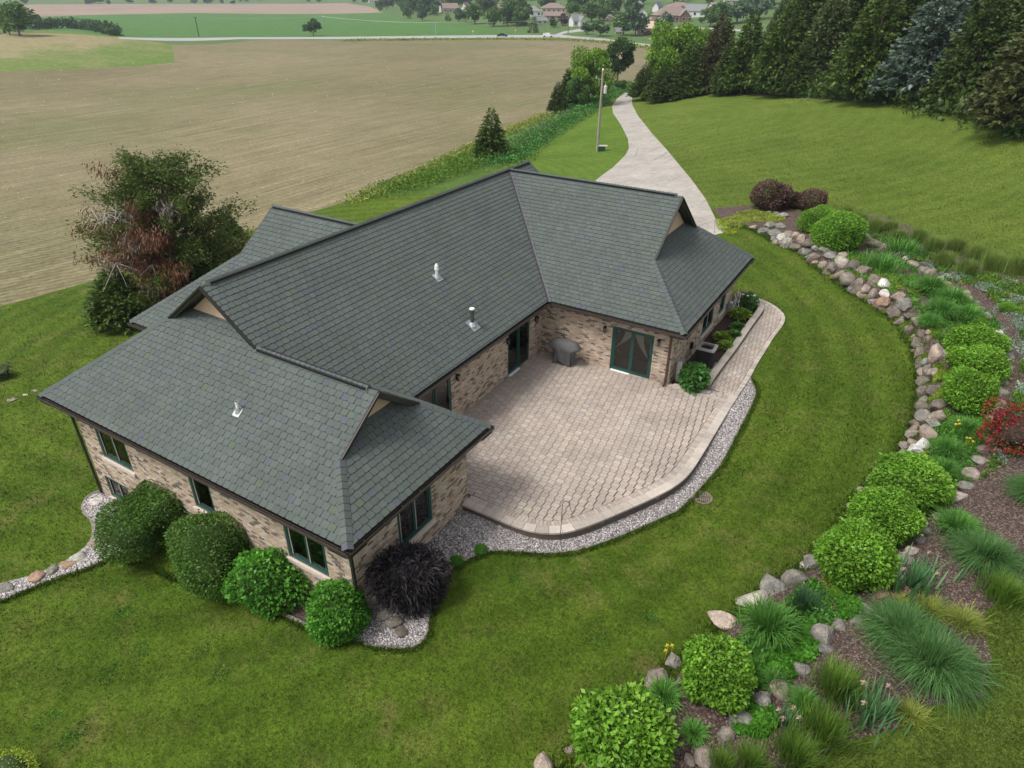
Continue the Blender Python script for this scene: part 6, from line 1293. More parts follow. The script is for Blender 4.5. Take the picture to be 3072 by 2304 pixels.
m_ = MB(); m_.tube([(0, 0, .8), (0, 0, .9)], .07, 12); m_.add(circle((0, 0), .3, 20, .79), [tuple(range(20))]); m_.obj('fan_motor', MT['black'], ac)
for k in range(3):
    a_ = k*2.094; m_ = MB(); m_.add([(math.cos(a_)*.06, math.sin(a_)*.06, .86), (math.cos(a_-.25)*.26, math.sin(a_-.25)*.26, .86), (math.cos(a_+.35)*.26, math.sin(a_+.35)*.26, .83), (math.cos(a_+.6)*.06, math.sin(a_+.6)*.06, .84)], [(0, 1, 2, 3)]); m_.obj('fan_blade', MT['acdark'], ac)
m_ = MB()
for rr in (.08, .13, .18, .23, .275): m_.tube([tuple(p) for p in circle((0, 0), rr, 20, .935)]+[circle((0, 0), rr, 20, .935)[0]], .003, 4)
for k in range(8): m_.tube([(.07*math.cos(k*.785), .07*math.sin(k*.785), .936), (.28*math.cos(k*.785), .28*math.sin(k*.785), .936)], .003, 4)
tag(m_.obj('fan_guard', MT['black'], ac), kind='stuff')
dc = thing('disconnect_box', 'small dark electrical box with cable on the brick wall behind the air conditioner', 'electrical box', (5.52, 3.3, .75)); m_ = MB(); m_.box(-.05, .05, -.09, .09, -.13, .13); m_.obj('case', MT['black'], dc)
m_ = MB(); m_.tube([(0, 0, -.12), (.02, -.03, -.4), (.15, -.1, -.55), (.4, -.12, -.5)], .014, 6); m_.obj('cable', MT['black'], dc)
up_ = thing('utility_cabinet', 'tall grey metal cabinet at the wall next to the round hydrangea', 'utility cabinet', (5.70, 1.28, 0.0)); m_ = MB(); m_.box(-.1, .1, -.13, .13, 0, .95); m_.obj('body', MT['metal'], up_); m_ = MB(); m_.box(-.11, .11, -.14, .14, .952, .985); m_.obj('lid', MT['metal'], up_); m_ = MB(); m_.box(.1, .106, -.1, .1, .1, .85); m_.obj('door_panel', MT['metal'], up_)
# white garden trellis and meter at the far end of the bed
p = gp(2203, 940); tr = thing('garden_trellis', 'white metal plant stand with curled top in the side bed', 'trellis', tuple(p)); m_ = MB()
for k in range(3): a_ = k*2.1; m_.tube([(math.cos(a_)*.22, math.sin(a_)*.22, 0), (math.cos(a_)*.1, math.sin(a_)*.1, .7), (math.cos(a_+.8)*.16, math.sin(a_+.8)*.16, 1.05), (0, 0, 1.2)], .014, 5); 
for z in (.35, .7): m_.tube(circle((0, 0), .15, 10, z)+[circle((0, 0), .15, 10, z)[0]], .01, 4)
m_.obj('frame', MT['white'], tr)
gm = thing('gas_meter', 'grey gas meter with pipes on the east wall behind the trellis', 'gas meter', (5.62, 9.3, .45)); m_ = MB(); m_.box(-.1, .1, -.14, .14, -.12, .2); m_.obj('body', MT['metal'], gm); m_ = MB(); m_.tube([(-.03, -.2, -.45), (-.03, -.2, .28), (-.03, -.08, .3), (-.03, -.08, .2)], .02, 6); m_.obj('pipe', MT['metal'], gm)
# shepherd's hook
hb_ = at3 = atz(1680, 1632, -.3); z0 = g1(hb_[0], hb_[1]); hk = thing('plant_hook', 'thin black shepherd hook standing in the gravel at the patio edge', 'plant hook', (hb_[0], hb_[1], z0)); m_ = MB(); dx = Vector((RT[0], RT[1], 0)).normalized()
pts = [Vector((0, 0, 0)), Vector((0, 0, 1.55))]
for k in range(1, 9): a_ = math.pi*k/8; pts.append(Vector((0, 0, 1.6))+dx*(.11-.11*math.cos(a_))+Vector((0, 0, .13*math.sin(a_))))
pts += [pts[-1]+dx*.03+Vector((0, 0, -.2)), pts[-1]+dx*.1+Vector((0, 0, -.3)), pts[-1]+dx*.14+Vector((0, 0, -.2))]
m_.tube(pts, .009, 6); m_.obj('rod', MT['black'], hk)
# storm drain
dp = (8.9, -5.33); dz = g1(*dp)+.03; dr = thing('storm_drain', 'round iron storm drain grate between the gravel and the lawn', 'storm drain', (*dp, dz), R(25)); MT['iron'] = M_plain('rusty_iron', (.22, .17, .145), .7, .3, 12, .3, .4)
m_ = MB(); c0, c1 = circle((0, 0), .345, 36, .0), circle((0, 0), .29, 36, .0); m_.add(c0+c1+[(x, y, -.08) for x, y, z in c0]+[(x, y, -.08) for x, y, z in c1], [(i, (i+1) % 36, (i+1) % 36+36, i+36) for i in range(36)]+[(i, i+72, (i+1) % 36+72, (i+1) % 36) for i in range(36)]+[(i+36, (i+1) % 36+36, (i+1) % 36+108, i+108) for i in range(36)]); m_.obj('rim', MT['iron'], dr)
m_ = MB(); m_.add(circle((0, 0), .31, 36, -.06), [tuple(range(36))]); m_.obj('pit', MT['black'], dr)
for k in range(9):
    x = -.26+k*.065; l_ = math.sqrt(max(0, .3**2-x*x)); m_ = MB(); m_.box(x-.013, x+.013, -l_, l_, -.03, -.004); m_.obj('grate_bar', MT['iron'], dr)
for y in (-.1, .1): m_ = MB(); l_ = math.sqrt(.3**2-y*y); m_.box(-l_, l_, y-.018, y+.018, -.035, -.001); m_.obj('cross_bar', MT['iron'], dr)
dpz = thing('drain_pipe', 'short white plastic pipe poking out of the patio edge over the gravel', 'pipe', (8.15, .33, -.09)); m_ = MB(); m_.tube([(0, 0, 0), (.38, -.1, -.03)], .05, 12, 0, False); m_.tube([(.38, -.1, -.03), (.1, -.03, -.01)], .043, 12, 0, False); m_.obj('tube', MT['white'], dpz)
# utility pole with transformer, and the cabinet at its foot
pb = gp(1792, 455); dpt = depth(pb); top_h = 0
for hh in np.arange(6, 16, .05):
    d_ = np.array([pb[0], pb[1], pb[2]+hh])-CAM; v_ = 1152-FPX*(d_@UP)/(d_@FW)
    if v_ < 211: top_h = hh; break
pole = thing('utility_pole', 'weathered wooden utility pole with a grey transformer beside the driveway', 'utility pole', tuple(pb)); hx = Vector((RT[0], RT[1], 0)).normalized(); s = top_h/9
m_ = MB(); m_.tube([(0, 0, -.2), (0, 0, top_h)], [.17*s, .11*s], 10); m_.obj('shaft', MT['wood'], pole)
m_ = MB(); m_.tube([-Vector((FW[0], FW[1], 0))*.17+hx*-.05, -Vector((FW[0], FW[1], 0))*.14+hx*-.05+Vector((0, 0, top_h*.68))], .045*s, 6); m_.obj('conduit', MT['metal'], pole)
tc_ = hx*.42*s+Vector((0, 0, top_h*.725)); m_ = MB(); m_.tube([tc_, tc_+Vector((0, 0, .06)), tc_+Vector((0, 0, top_h*.085)), tc_+Vector((0, 0, top_h*.092))], [.19*s, .21*s, .21*s, .17*s], 14); MT['tgrey'] = M_plain('transformer_grey', (.55, .55, .55), .4, .1, 10, .08, 0); m_.obj('transformer', MT['tgrey'], pole)
m_ = MB(); m_.tube([tc_+Vector((0, 0, top_h*.09)), tc_+Vector((0, 0, top_h*.115))], [.05*s, .03*s], 8); m_.obj('bushing', MT['white'], pole)
m_ = MB(); m_.bar(-hx*.75*s+Vector((0, 0, top_h*.905)), Vector((0, 0, top_h*.885)), .07*s, .07*s); m_.obj('side_bracket', MT['metal'], pole)
m_ = MB(); m_.tube([-hx*.72*s+Vector((0, 0, top_h*.905)), -hx*.72*s+Vector((0, 0, top_h*.93))], .04*s, 8); m_.obj('insulator', MT['white'], pole)
m_ = MB(); m_.tube([-hx*.36*s+Vector((0, 0, top_h*.9)), -hx*.37*s+Vector((0, 0, top_h*.81))], .035*s, 6); m_.obj('fuse_cutout', MT['metal'], pole)
m_ = MB(); m_.tube([(0, 0, top_h), (0, 0, top_h*1.02)], [.12*s, .09*s], 8); m_.obj('pole_cap', MT['white'], pole)
cb = thing('meter_pedestal', 'dark green meter pedestal with a pale lid at the foot of the utility pole', 'utility cabinet', tuple(pb+np.array([hx[0], hx[1], 0])*.55+np.array([0, 0, 0])), -HEAD*0+_Y); m_ = MB(); m_.box(-.5, .3, -.2, .2, 0, .62); m_.obj('body', MT['trim'], cb); m_ = MB(); m_.box(-.55, .55, -.24, .24, .62, .72); m_.obj('lid', MT['sill'], cb)
# ---------------------------------------------------------------- trees
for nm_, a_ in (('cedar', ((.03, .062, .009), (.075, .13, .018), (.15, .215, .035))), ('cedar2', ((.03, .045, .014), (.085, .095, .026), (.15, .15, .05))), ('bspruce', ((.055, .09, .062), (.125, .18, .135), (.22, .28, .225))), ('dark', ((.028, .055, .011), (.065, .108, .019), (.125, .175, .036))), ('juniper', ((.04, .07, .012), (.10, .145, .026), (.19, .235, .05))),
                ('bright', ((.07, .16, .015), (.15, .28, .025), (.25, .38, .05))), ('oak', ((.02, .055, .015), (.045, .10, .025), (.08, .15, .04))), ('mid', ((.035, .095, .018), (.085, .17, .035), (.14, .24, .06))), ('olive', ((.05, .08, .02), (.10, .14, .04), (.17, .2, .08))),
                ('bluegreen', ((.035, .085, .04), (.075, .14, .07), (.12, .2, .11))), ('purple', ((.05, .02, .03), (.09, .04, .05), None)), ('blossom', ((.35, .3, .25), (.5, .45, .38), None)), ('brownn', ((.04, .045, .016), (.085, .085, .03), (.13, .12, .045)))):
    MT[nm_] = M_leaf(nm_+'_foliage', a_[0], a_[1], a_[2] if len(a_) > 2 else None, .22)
def conifer(H, Rr, nwh, nb, ns, seed, base=.12, up=.15, spray=.42, droop=.12, wid=.5, taper=.8, bushy=0):
    r_ = np.random.default_rng(seed); C = []; D = []; T = []; S = []
    for w in range(nwh):
        t = base+(1-base)*(w+r_.random())/nwh
        for b in range(max(3, int(nb*(1.15-t)))):
            a = r_.uniform(0, 6.28); prof = (1-t)**taper if not bushy else min(1, (1-t)*2.2)**.6*(.75+.25*min(1, (t-base)*6)); Lb = Rr*prof*r_.uniform(.6, 1.08)+.12
            up_ = up+.5*t+r_.normal(0, .08); dr_ = np.array([math.cos(a), math.sin(a), up_])
            for k in range(max(2, int(ns*Lb/Rr)+1)):
                s = r_.uniform(.25, 1.0)**.7; p = np.array([0, 0, t*H])+dr_*Lb*s+np.array([0, 0, -droop*Lb*s*s])+r_.normal(0, .12, 3)*spray*1.5
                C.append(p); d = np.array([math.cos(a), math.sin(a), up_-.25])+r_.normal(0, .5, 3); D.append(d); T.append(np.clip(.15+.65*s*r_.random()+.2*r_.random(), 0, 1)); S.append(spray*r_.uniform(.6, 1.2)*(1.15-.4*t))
    return leaves(np.array(C), np.array(D), np.array(S), wid, .15, None, .12)+(np.repeat(np.array(T), 4),)
def trunkmesh(H, r0, lim=12, rr=2, seed=0, mat='bark', fork=False):
    m_ = MB(); rnd = random.Random(seed); pts = [(rnd.uniform(-.03, .03)*H*i/6*.6, rnd.uniform(-.03, .03)*H*i/6*.6, H*i/6) for i in range(7)]; pts[0] = (0, 0, -.3)
    m_.tube(pts, [r0*(1-.14*i)*(1.35 if i == 0 else 1) for i in range(7)], 8)
    for k in range(lim):
        i = rnd.randint(1, 5); a = rnd.uniform(0, 6.28); p = Vector(pts[i]); q = p+Vector((math.cos(a)*rr, math.sin(a)*rr, rr*rnd.uniform(.1, .8))); m_.tube([p, (p+q)/2+Vector((0, 0, -.05*rr)), q], [r0*.3, r0*.2, r0*.07], 5)
    return m_.mesh('trunk', MT[mat])
def decid(H, Rr, n, leaf, seed, nb=26, base=.3, squash=1.0, asp=.75):
    r_ = np.random.default_rng(seed); cz = H*(base+(1-base)/2); hz = H*(1-base)/2; B = []
    for k in range(nb):
        d = r_.normal(0, 1, 3); d /= np.linalg.norm(d); rad = r_.uniform(.45, .85); B.append((d*np.array([Rr, Rr, hz])*rad+np.array([0, 0, cz]), Rr*r_.uniform(.22, .42)))
    C = []; D = []; T = []
    per = n//nb
    for c, rb in B:
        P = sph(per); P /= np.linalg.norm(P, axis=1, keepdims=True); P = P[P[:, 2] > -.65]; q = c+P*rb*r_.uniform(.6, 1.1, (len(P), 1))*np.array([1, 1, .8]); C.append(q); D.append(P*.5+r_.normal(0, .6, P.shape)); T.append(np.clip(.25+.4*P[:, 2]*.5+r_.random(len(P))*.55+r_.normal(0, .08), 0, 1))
    C = np.vstack(C); D = np.vstack(D); T = np.hstack(T); return leaves(C, D, leaf*r_.uniform(.6, 1.25, len(C)), asp, .3, None, .1)+(np.repeat(T, 4),)
def lm(data, mat, nm='crown'): return mesh_np(nm, data[0], data[1], MT[mat], data[2])
def tree(nm, label, cat, p, crown, trunk, s=1.0, sz=None, rz=None, group=None):
    t = thing(nm, label, cat, tuple(p), rng.uniform(0, 6.28) if rz is None else rz, group); o = link('crown', crown, t); o.scale = (s, s, sz or s); o = link('trunk', trunk, t); o.scale = (s, s, sz or s); return t
def tree_h(u, vb, vt):        # ground point and height from base and top pixels
    p = gp(u, vb); d = ray(u, vt); k = math.hypot(p[0]-CAM[0], p[1]-CAM[1])/math.hypot(d[0], d[1]); return p, CAM[2]+d[2]*k-p[2]
CN = {k: conifer(*a) for k, a in {'A': (10, 3.4, 66, 20, 34, 1, .05), 'B': (10, 3.0, 64, 20, 34, 2, .06), 'C': (10, 3.8, 62, 20, 38, 3, .09)}.items()}
CM = {(k, m): lm(CN[k], m) for k, m in (('A', 'cedar'), ('B', 'cedar'), ('C', 'cedar'), ('A', 'dark'), ('B', 'dark'), ('C', 'dark'), ('B', 'cedar2'), ('C', 'cedar2'), ('A', 'brownn'), ('C', 'bspruce'), ('B', 'olive'))}
TK = [trunkmesh(9, .24, 5, 1.3, i) for i in range(3)]
front = [(2136, 276, 45, 'A', 'brownn', 'brownish green cedar with a thin bare trunk at the start of the woods'), (2224, 280, 30, 'B', 'cedar', 'dense green cedar second from the brownish one'), (2330, 284, 0, 'C', 'cedar', 'broad green cedar in the middle of the woods edge'), (2448, 268, -40, 'B', 'olive', 'cedar with a red brown trunk showing at its foot'),
         (2585, 300, -60, 'C', 'cedar', 'large layered green cedar left of the blue spruce'), (2756, 303, -70, 'C', 'bspruce', 'silvery blue spruce at the lawn edge with a forked pale trunk'), (2893, 318, -60, 'A', 'dark', 'very dark evergreen between the blue spruce and the bronze cedar'), (3062, 398, -60, 'C', 'cedar2', 'bronze green cedar with a thick pale trunk at the right edge'),
         (2170, 285, 120, 'B', 'dark', 'short dark cedar filling the gap near the first trunk'), (2390, 288, 110, 'A', 'dark', 'short dark cedar behind the lawn edge in mid wood')]
for u, vb, vt, k, m, lab in front:
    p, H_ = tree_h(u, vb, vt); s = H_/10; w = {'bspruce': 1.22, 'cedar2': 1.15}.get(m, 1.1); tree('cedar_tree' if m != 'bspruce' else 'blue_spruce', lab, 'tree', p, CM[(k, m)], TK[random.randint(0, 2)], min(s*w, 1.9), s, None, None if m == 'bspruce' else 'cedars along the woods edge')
brt = lm(decid(10, 4.4, 17000, .34, 21, 34, .06), 'bright'); oak = lm(decid(12, 4.0, 14000, .4, 22, 32, .18), 'oak'); mid = lm(decid(10, 4.2, 12000, .4, 23, 28, .06), 'mid'); TD = [trunkmesh(7, .24, 10, 2.5, 10+i, 'barkg') for i in range(2)]
for i, (u, v, vt, m, w, lab) in enumerate(((1985, 305, 195, 'dark', 1.5, 'low wide dark cedar right beside the driveway bend'), (1930, 300, 190, 'dark', 1.2, 'small dark cedar nearest the driveway bend'), (2060, 290, 120, 'cedar', 1.2, 'green cedar behind the low dark one'))):
    p, H_ = tree_h(u, v, vt); s = H_/10; tree('cedar_tree', lab, 'tree', p, CM[('C', m)] if m == 'dark' else CM[('A', m)], TK[i], s*w*1.15, s, None, 'cedars along the woods edge')
for u, v, vt, me, lab in ((2010, 285, 55, brt, 'bright yellow green tree at the left end of the woods'), (2075, 270, 75, brt, 'smaller bright green tree behind the driveway cedar'), (2290, 262, 85, mid, 'leafy mid green tree between the woods cedars'), (2400, 255, 40, mid, 'leafy green tree rising above the dark cedars')):
    p, H_ = tree_h(u, v, vt); tree('leafy_tree', lab, 'tree', p, me, TD[0], H_/10)
# woods behind the first row: scattered over the slope
wi = 0; rw = np.random.default_rng(5); used = []
while wi < 40:
    u, v = rw.uniform(2140, 3350), rw.uniform(-60, 262); 
    if v > 150+.12*(u-2140)*.8+90 or v < 20-(u-2100)*.1: continue
    p = gp(u, v)
    d_ = math.hypot(p[0]-CAM[0], p[1]-CAM[1])
    if d_ > 330 or any(math.hypot(p[0]-q[0], p[1]-q[1]) < 5.5 for q in used): continue
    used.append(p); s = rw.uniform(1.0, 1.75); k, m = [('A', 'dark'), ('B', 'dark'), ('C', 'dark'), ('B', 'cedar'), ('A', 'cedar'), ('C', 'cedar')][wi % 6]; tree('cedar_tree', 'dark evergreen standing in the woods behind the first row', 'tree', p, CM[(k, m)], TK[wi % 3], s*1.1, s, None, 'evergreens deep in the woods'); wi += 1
for i, (x, y) in enumerate(((30, 62), (36, 58), (44, 60), (26, 70), (34, 70), (42, 70), (20, 78), (28, 82), (38, 82), (14, 92), (24, 94), (4, 98), (12, 104), (-4, 104), (2, 110))):
    s = 1.5; tree('cedar_tree', 'dark evergreen standing in the woods behind the first row', 'tree', (x, y, g1(x, y)), CM[[('A', 'dark'), ('B', 'dark'), ('C', 'dark')][i % 3]], TK[i % 3], s*1.15, s, None, 'evergreens deep in the woods')
# undergrowth along the wood edge
def scrub(nm, label, line, n, hgt, wid, leaf, mat, dens_seed=0, under=0.0):
    P = hit(line)[:, :2]; S_, Ln = arcsample(P, 200); i = rng.integers(0, 199, n); f = rng.random(n)[:, None]; q = S_[i]*(1-f)+S_[i+1]*f+np.clip(rng.normal(0, wid, (n, 2)), -1.7*wid, 1.7*wid); z = G(q[:, 0], q[:, 1])
    hh = hgt*(.45+.55*np.abs(np.sin(q[:, 0]*.9+dens_seed)*np.cos(q[:, 1]*.7+1))); zz = z+hh*rng.random(n)**.6; D = rng.normal(0, .7, (n, 3))+np.array([0, 0, .3])
    V, F_ = leaves(np.c_[q, zz], D, leaf*rng.uniform(.6, 1.3, n), .7, .3); tag(link(nm, mesh_np(nm, V, F_, MT[mat], np.repeat(np.clip(rng.random(n)*.7+.3*(zz-z)/hgt, 0, 1), 4))), label, 'undergrowth', None, 'stuff')
scrub('undergrowth', 'dark green undergrowth at the foot of the woods', [(1960, 300), (2136, 272), (2335, 280), (2585, 298), (2756, 304), (2960, 345), (3080, 410), (3300, 420)], 26000, 1.4, .75, .32, 'mid', 1)
scrub('undergrowth', 'deep shaded undergrowth inside the woods', [(2136, 262), (2335, 262), (2585, 280), (2756, 285), (2960, 320), (3150, 370)], 16000, 3.0, 2.4, .6, 'dark', 2)
scrub('wild_growth', 'leafy wild growth between the ploughed field and the driveway lawn', [(1500, 500), (1560, 452), (1620, 412), (1700, 365), (1760, 325), (1820, 290), (1885, 258)], 15000, 1.2, 1.5, .26, 'hyd2', 3)
scrub('wild_growth', 'low wild grass strip beside the house roof and field', [(1160, 578), (1260, 545), (1330, 520), (1400, 490), (1470, 470), (1520, 450)], 9000, .7, 1.6, .22, 'fresh', 4)
scrub('dry_grass', 'pale dry grass along the field edge', [(1050, 610), (1172, 565), (1290, 510), (1380, 462), (1440, 435), (1640, 345)], 5000, .55, .7, .25, 'yellowish', 5)
scrub('flowering_weeds', 'pale flowering weeds along the wild strip', [(1420, 480), (1500, 470), (1560, 430), (1620, 395), (1720, 340)], 1500, 1.2, .8, .14, 'petalw', 6)
# trees between field and drive
sprm = lm(conifer(10, 3.7, 60, 18, 24, 12, .03, .1, .5), 'cedar'); p, H_ = tree_h(1475, 478, 322); tree('spruce_tree', 'single conical green spruce standing in the strip beside the field', 'tree', p, sprm, TK[0], H_/10*1.12, H_/10)
for u, v, vt, me, tk, w, lab in ((1765, 318, 132, brt, 0, 1.0, 'bright green rounded maple beside the utility pole'), (1700, 322, 205, CM[('B', 'dark')], 1, 1.1, 'dark scruffy pine at the left of the bright maple'), (1672, 340, 245, CM[('C', 'dark')], 0, 1.0, 'small dark pine leaning at the field edge'), (1735, 325, 215, mid, 1, .85, 'mid green tree hidden below the bright maple'),
                                 (1851, 262, 98, oak, 1, .92, 'dark green leaning oak behind the bright maple'), (1800, 290, 235, mid, 0, 1.2, 'low leafy shrubby tree under the dark oak'), (1860, 275, 235, mid, 1, 1.4, 'low bushy growth at the driveway bend')):
    p, H_ = tree_h(u, v, vt); base = 12 if me is oak else 10; tree('leafy_tree' if me in (brt, mid, oak) else 'pine_tree', lab, 'tree', p, me, (TD if me in (brt, mid, oak) else TK)[tk], H_/base*w, H_/base)
# old juniper west of the house, partly dead
def juniper():
    p = gp(562, 918); s = depth(p)/FPX; Hj = 8.6; t = thing('old_juniper', 'large ragged juniper with brown and grey dead branches west of the house', 'tree', tuple(p)); hx_, hy_ = Vector((RT[0], RT[1], 0)).normalized(), Vector((FW[0], FW[1], 0)).normalized()
    r_ = np.random.default_rng(77); parts = {'green': ([], [], [], []), 'brown': ([], [], [], []), 'grey': ([], [], [], [])}; wood = MB(); dead = MB()
    wood.tube([(0, 0, -.3), (.1, 0, 2), (-.1, .2, 5), (.2, .1, Hj*.85)], [.35, .28, .2, .06], 9)
    ctr = []
    for k in range(230):
        z = r_.uniform(.02, .96)*Hj; a = r_.uniform(0, 6.28); prof = 4.1*(1-(abs(z/Hj-.42)/.74)**2.2)*r_.uniform(.45, 1.22); d = hx_*math.cos(a)+hy_*math.sin(a); L_ = max(prof, .5)
        tip = d*L_+Vector((0, 0, z+.25*L_)); ctr.append((tip, d, L_, z, a)); wood.tube([Vector((0, 0, z*.8)), tip*.6+Vector((0, 0, z*.25)), tip], [.06, .03, .01], 4)
        side = math.cos(a); front = -math.sin(a)
        kind = 'green'
        if front > .05 and -.7 < side < .6 and .15 < z/Hj < .8 and r_.random() < .5: kind = 'brown' if r_.random() < .75 else 'grey'
        elif side < -.3 and front > 0 and .15 < z/Hj < .5 and r_.random() < .4: kind = 'grey'
        elif r_.random() < .07: kind = 'brown'
        C, D, T, S = parts[kind]
        for j in range(340 if kind == 'green' else 330):
            s_ = r_.uniform(.3, 1.08); q = np.array(d*L_*s_+Vector((0, 0, z+.25*L_*s_)))+r_.normal(0, .22, 3)*(1 if kind == 'green' else 1.3); dd = np.array(d)*.8+np.array([0, 0, .35 if kind == 'green' else -.9])+r_.normal(0, .45, 3); C.append(q); D.append(dd); T.append(r_.random()*.6+.4*s_*r_.random()); S.append((.19 if kind == 'green' else .19)*r_.uniform(.6, 1.3))
    for kd, mt, nm in (('green', 'juniper', 'crown'), ('brown', 'deadneedle', 'dead_brown_foliage'), ('grey', 'deadgrey', 'dead_grey_foliage')):
        C, D, T, S = parts[kd]
        if C: V, F_ = leaves(np.array(C), np.array(D), np.array(S), 0.42 if kd == 'green' else .26, .2, None, .1 if kd == 'green' else .4); link(nm, mesh_np(nm, V, F_, MT[mt], np.repeat(np.clip(T, 0, 1), 4)), t)
    for k in range(12):
        a = r_.uniform(-2.5, -1.5); d = hx_*math.cos(a)+hy_*math.sin(a); z = r_.uniform(3, 6.4); L_ = r_.uniform(3, 4.5); p0 = d*1.5+Vector((0, 0, z)); p1 = d*L_*.8+Vector((0, 0, z+.5)); p2 = d*L_+Vector((r_.uniform(-.5, .5), r_.uniform(-.5, .5), z-r_.uniform(.2, 1.2))); dead.tube([p0, p1, p2], [.045, .03, .01], 5)
        for j in range(3): q_ = p1+Vector(r_.normal(0, .6, 3)); dead.tube([p1, q_], [.025, .008], 4)
    wood.obj('trunk', MT['bark'], t); tag(dead.obj('bare_branches', MT['deadw'], t), kind='stuff')
juniper()
p, H_ = tree_h(700, 745, 640); tree('young_tree', 'small feathery green tree between the juniper and the roof', 'tree', p, CM[('A', 'cedar')], TK[1], H_/10*1.6, H_/10)
p, H_ = tree_h(620, 905, 760); tree('leafy_shrub', 'leafy dark shrub under the juniper next to the roof corner', 'shrub', p, mid, TD[1], H_/10*1.5, H_/10)
p, H_ = tree_h(375, 968, 790); tree('juniper_shrub', 'spreading dark juniper at the lower left foot of the large one', 'shrub', p, CM[('C', 'cedar')], TK[2], H_/10*1.7, H_/10)
# ---------------------------------------------------------------- far trees by pixel spot
SM = {}
for m, sd in (('mid', 1), ('oak', 2), ('bright', 3), ('bluegreen', 4), ('olive', 5), ('purple', 6), ('blossom', 7)): SM[m] = [lm(decid(10, 4.3, 1600, .95, 300+sd*7+j, 16, .08), m) for j in range(2)]
SM['con'] = [lm(conifer(10, 3.0, 26, 8, 6, 400+j, .05, .1, 1.0), 'dark') for j in range(2)]; STK = trunkmesh(6, .3, 4, 2, 50, 'barkg')
def far_tree(u, vb, vt, m, w, lab, group=None, nm=None):
    p, H_ = tree_h(u, vb, vt); s = H_/10; tree(nm or ('conifer' if m == 'con' else 'far_tree'), lab, 'tree', p, SM[m][random.randint(0, 1)], STK, s*w, s, None, group)
FT = [(1225, 56, 18, 'mid', 1.1, 'rounded green tree at the end of the crop field, paler one'), (1268, 63, 2, 'bluegreen', .75, 'tall blue green tree at the corner of the crop field'), (1305, 47, 8, 'mid', 1.0, 'green tree behind the tall field corner tree'), (1344, 63, 32, 'con', 1.2, 'small dark tree with a visible trunk in front of the tan house'), (1375, 64, 24, 'bluegreen', 1.1, 'rounded blue green tree beside the small dark one'),
      (1425, 72, 5, 'mid', 1.15, 'large green tree group in the town meadow, left part'), (1480, 80, 15, 'mid', 1.15, 'large green tree group in the town meadow, right part'), (1398, 68, 20, 'oak', 1.0, 'darker tree left of the large green group'), (1522, 78, 12, 'oak', .95, 'dark tall tree beside the large green group'), (1555, 80, 30, 'mid', 1.0, 'mid green tree in front of the white house'),
      (1600, 98, 50, 'con', 1.3, 'dense dark columnar evergreen near the road junction'), (1660, 82, 50, 'oak', 1.2, 'small dark round tree by the side road'), (1575, 78, 64, 'mid', 1.6, 'round hedge bush behind the columnar evergreen'), (1690, 78, 38, 'purple', 1.0, 'pinkish purple tree at the side road'), (1715, 45, 5, 'olive', 1.2, 'greyish green tall tree above the roofs'),
      (1760, 104, 68, 'oak', 1.3, 'small dark tree on the junction green, left of a pair'), (1800, 109, 62, 'oak', 1.5, 'wide dark crab tree on the junction green'), (1812, 62, 12, 'mid', 1.6, 'large green tree behind the junction green'), (1775, 66, 0, 'mid', 1.4, 'tall green tree behind the dark junction trees'), (1830, 75, 40, 'blossom', 1.1, 'tree with pale blossom beside the tall green ones'),
      (1870, 106, 35, 'mid', 1.2, 'green tree around the far pole and little shed'), (1905, 108, 10, 'bluegreen', 1.0, 'tall blue green spruce like tree left of the barn'), (1890, 85, 20, 'con', 1.2, 'dark tree behind the barn left side'), (1948, 62, 32, 'con', 1.2, 'dark evergreen beside the white gabled house'), (1990, 122, 32, 'bluegreen', .95, 'soft green tree right of the barn with a leaning trunk'),
      (2030, 42, 22, 'oak', 1.2, 'small round tree between the two big houses'), (2105, 70, 50, 'mid', 1.4, 'low shrub on the grass slope below the white house'), (2130, 80, 20, 'mid', 1.3, 'green tree at the end of the grass slope'), (2165, 75, 0, 'mid', 1.4, 'tall pale green tree above the woods, left'), (2210, 70, -10, 'bluegreen', 1.4, 'tall pale green tree above the woods, middle'), (2260, 60, -20, 'bluegreen', 1.4, 'tall pale green tree above the woods, right'),
      (941, 108, 54, 'oak', 1.25, 'round dark tree alone at the field road with a pole'), (60, 108, 0, 'mid', 1.3, 'tall tree at the left picture edge beyond the meadow'), (15, 100, 10, 'mid', 1.5, 'broad tree cut by the left picture edge'), (30, 104, 55, 'bright', 1.5, 'low bright green tree at the left edge of the meadow'), (70, 95, 45, 'mid', 1.2, 'green tree behind the meadow crest, left'),
      (118, 86, 40, 'olive', .8, 'sparse tree at the left of the meadow hedge'), (155, 85, 50, 'olive', 1.0, 'small pale tree in the meadow hedge'), (208, 84, 58, 'con', .9, 'small pointed tree in the meadow hedge'), (270, 92, 66, 'bright', .8, 'bright green bush top in the meadow hedge'), (335, 108, 80, 'mid', 1.2, 'rounded bush at the right end of the meadow hedge')]
for a_ in FT: far_tree(*a_)
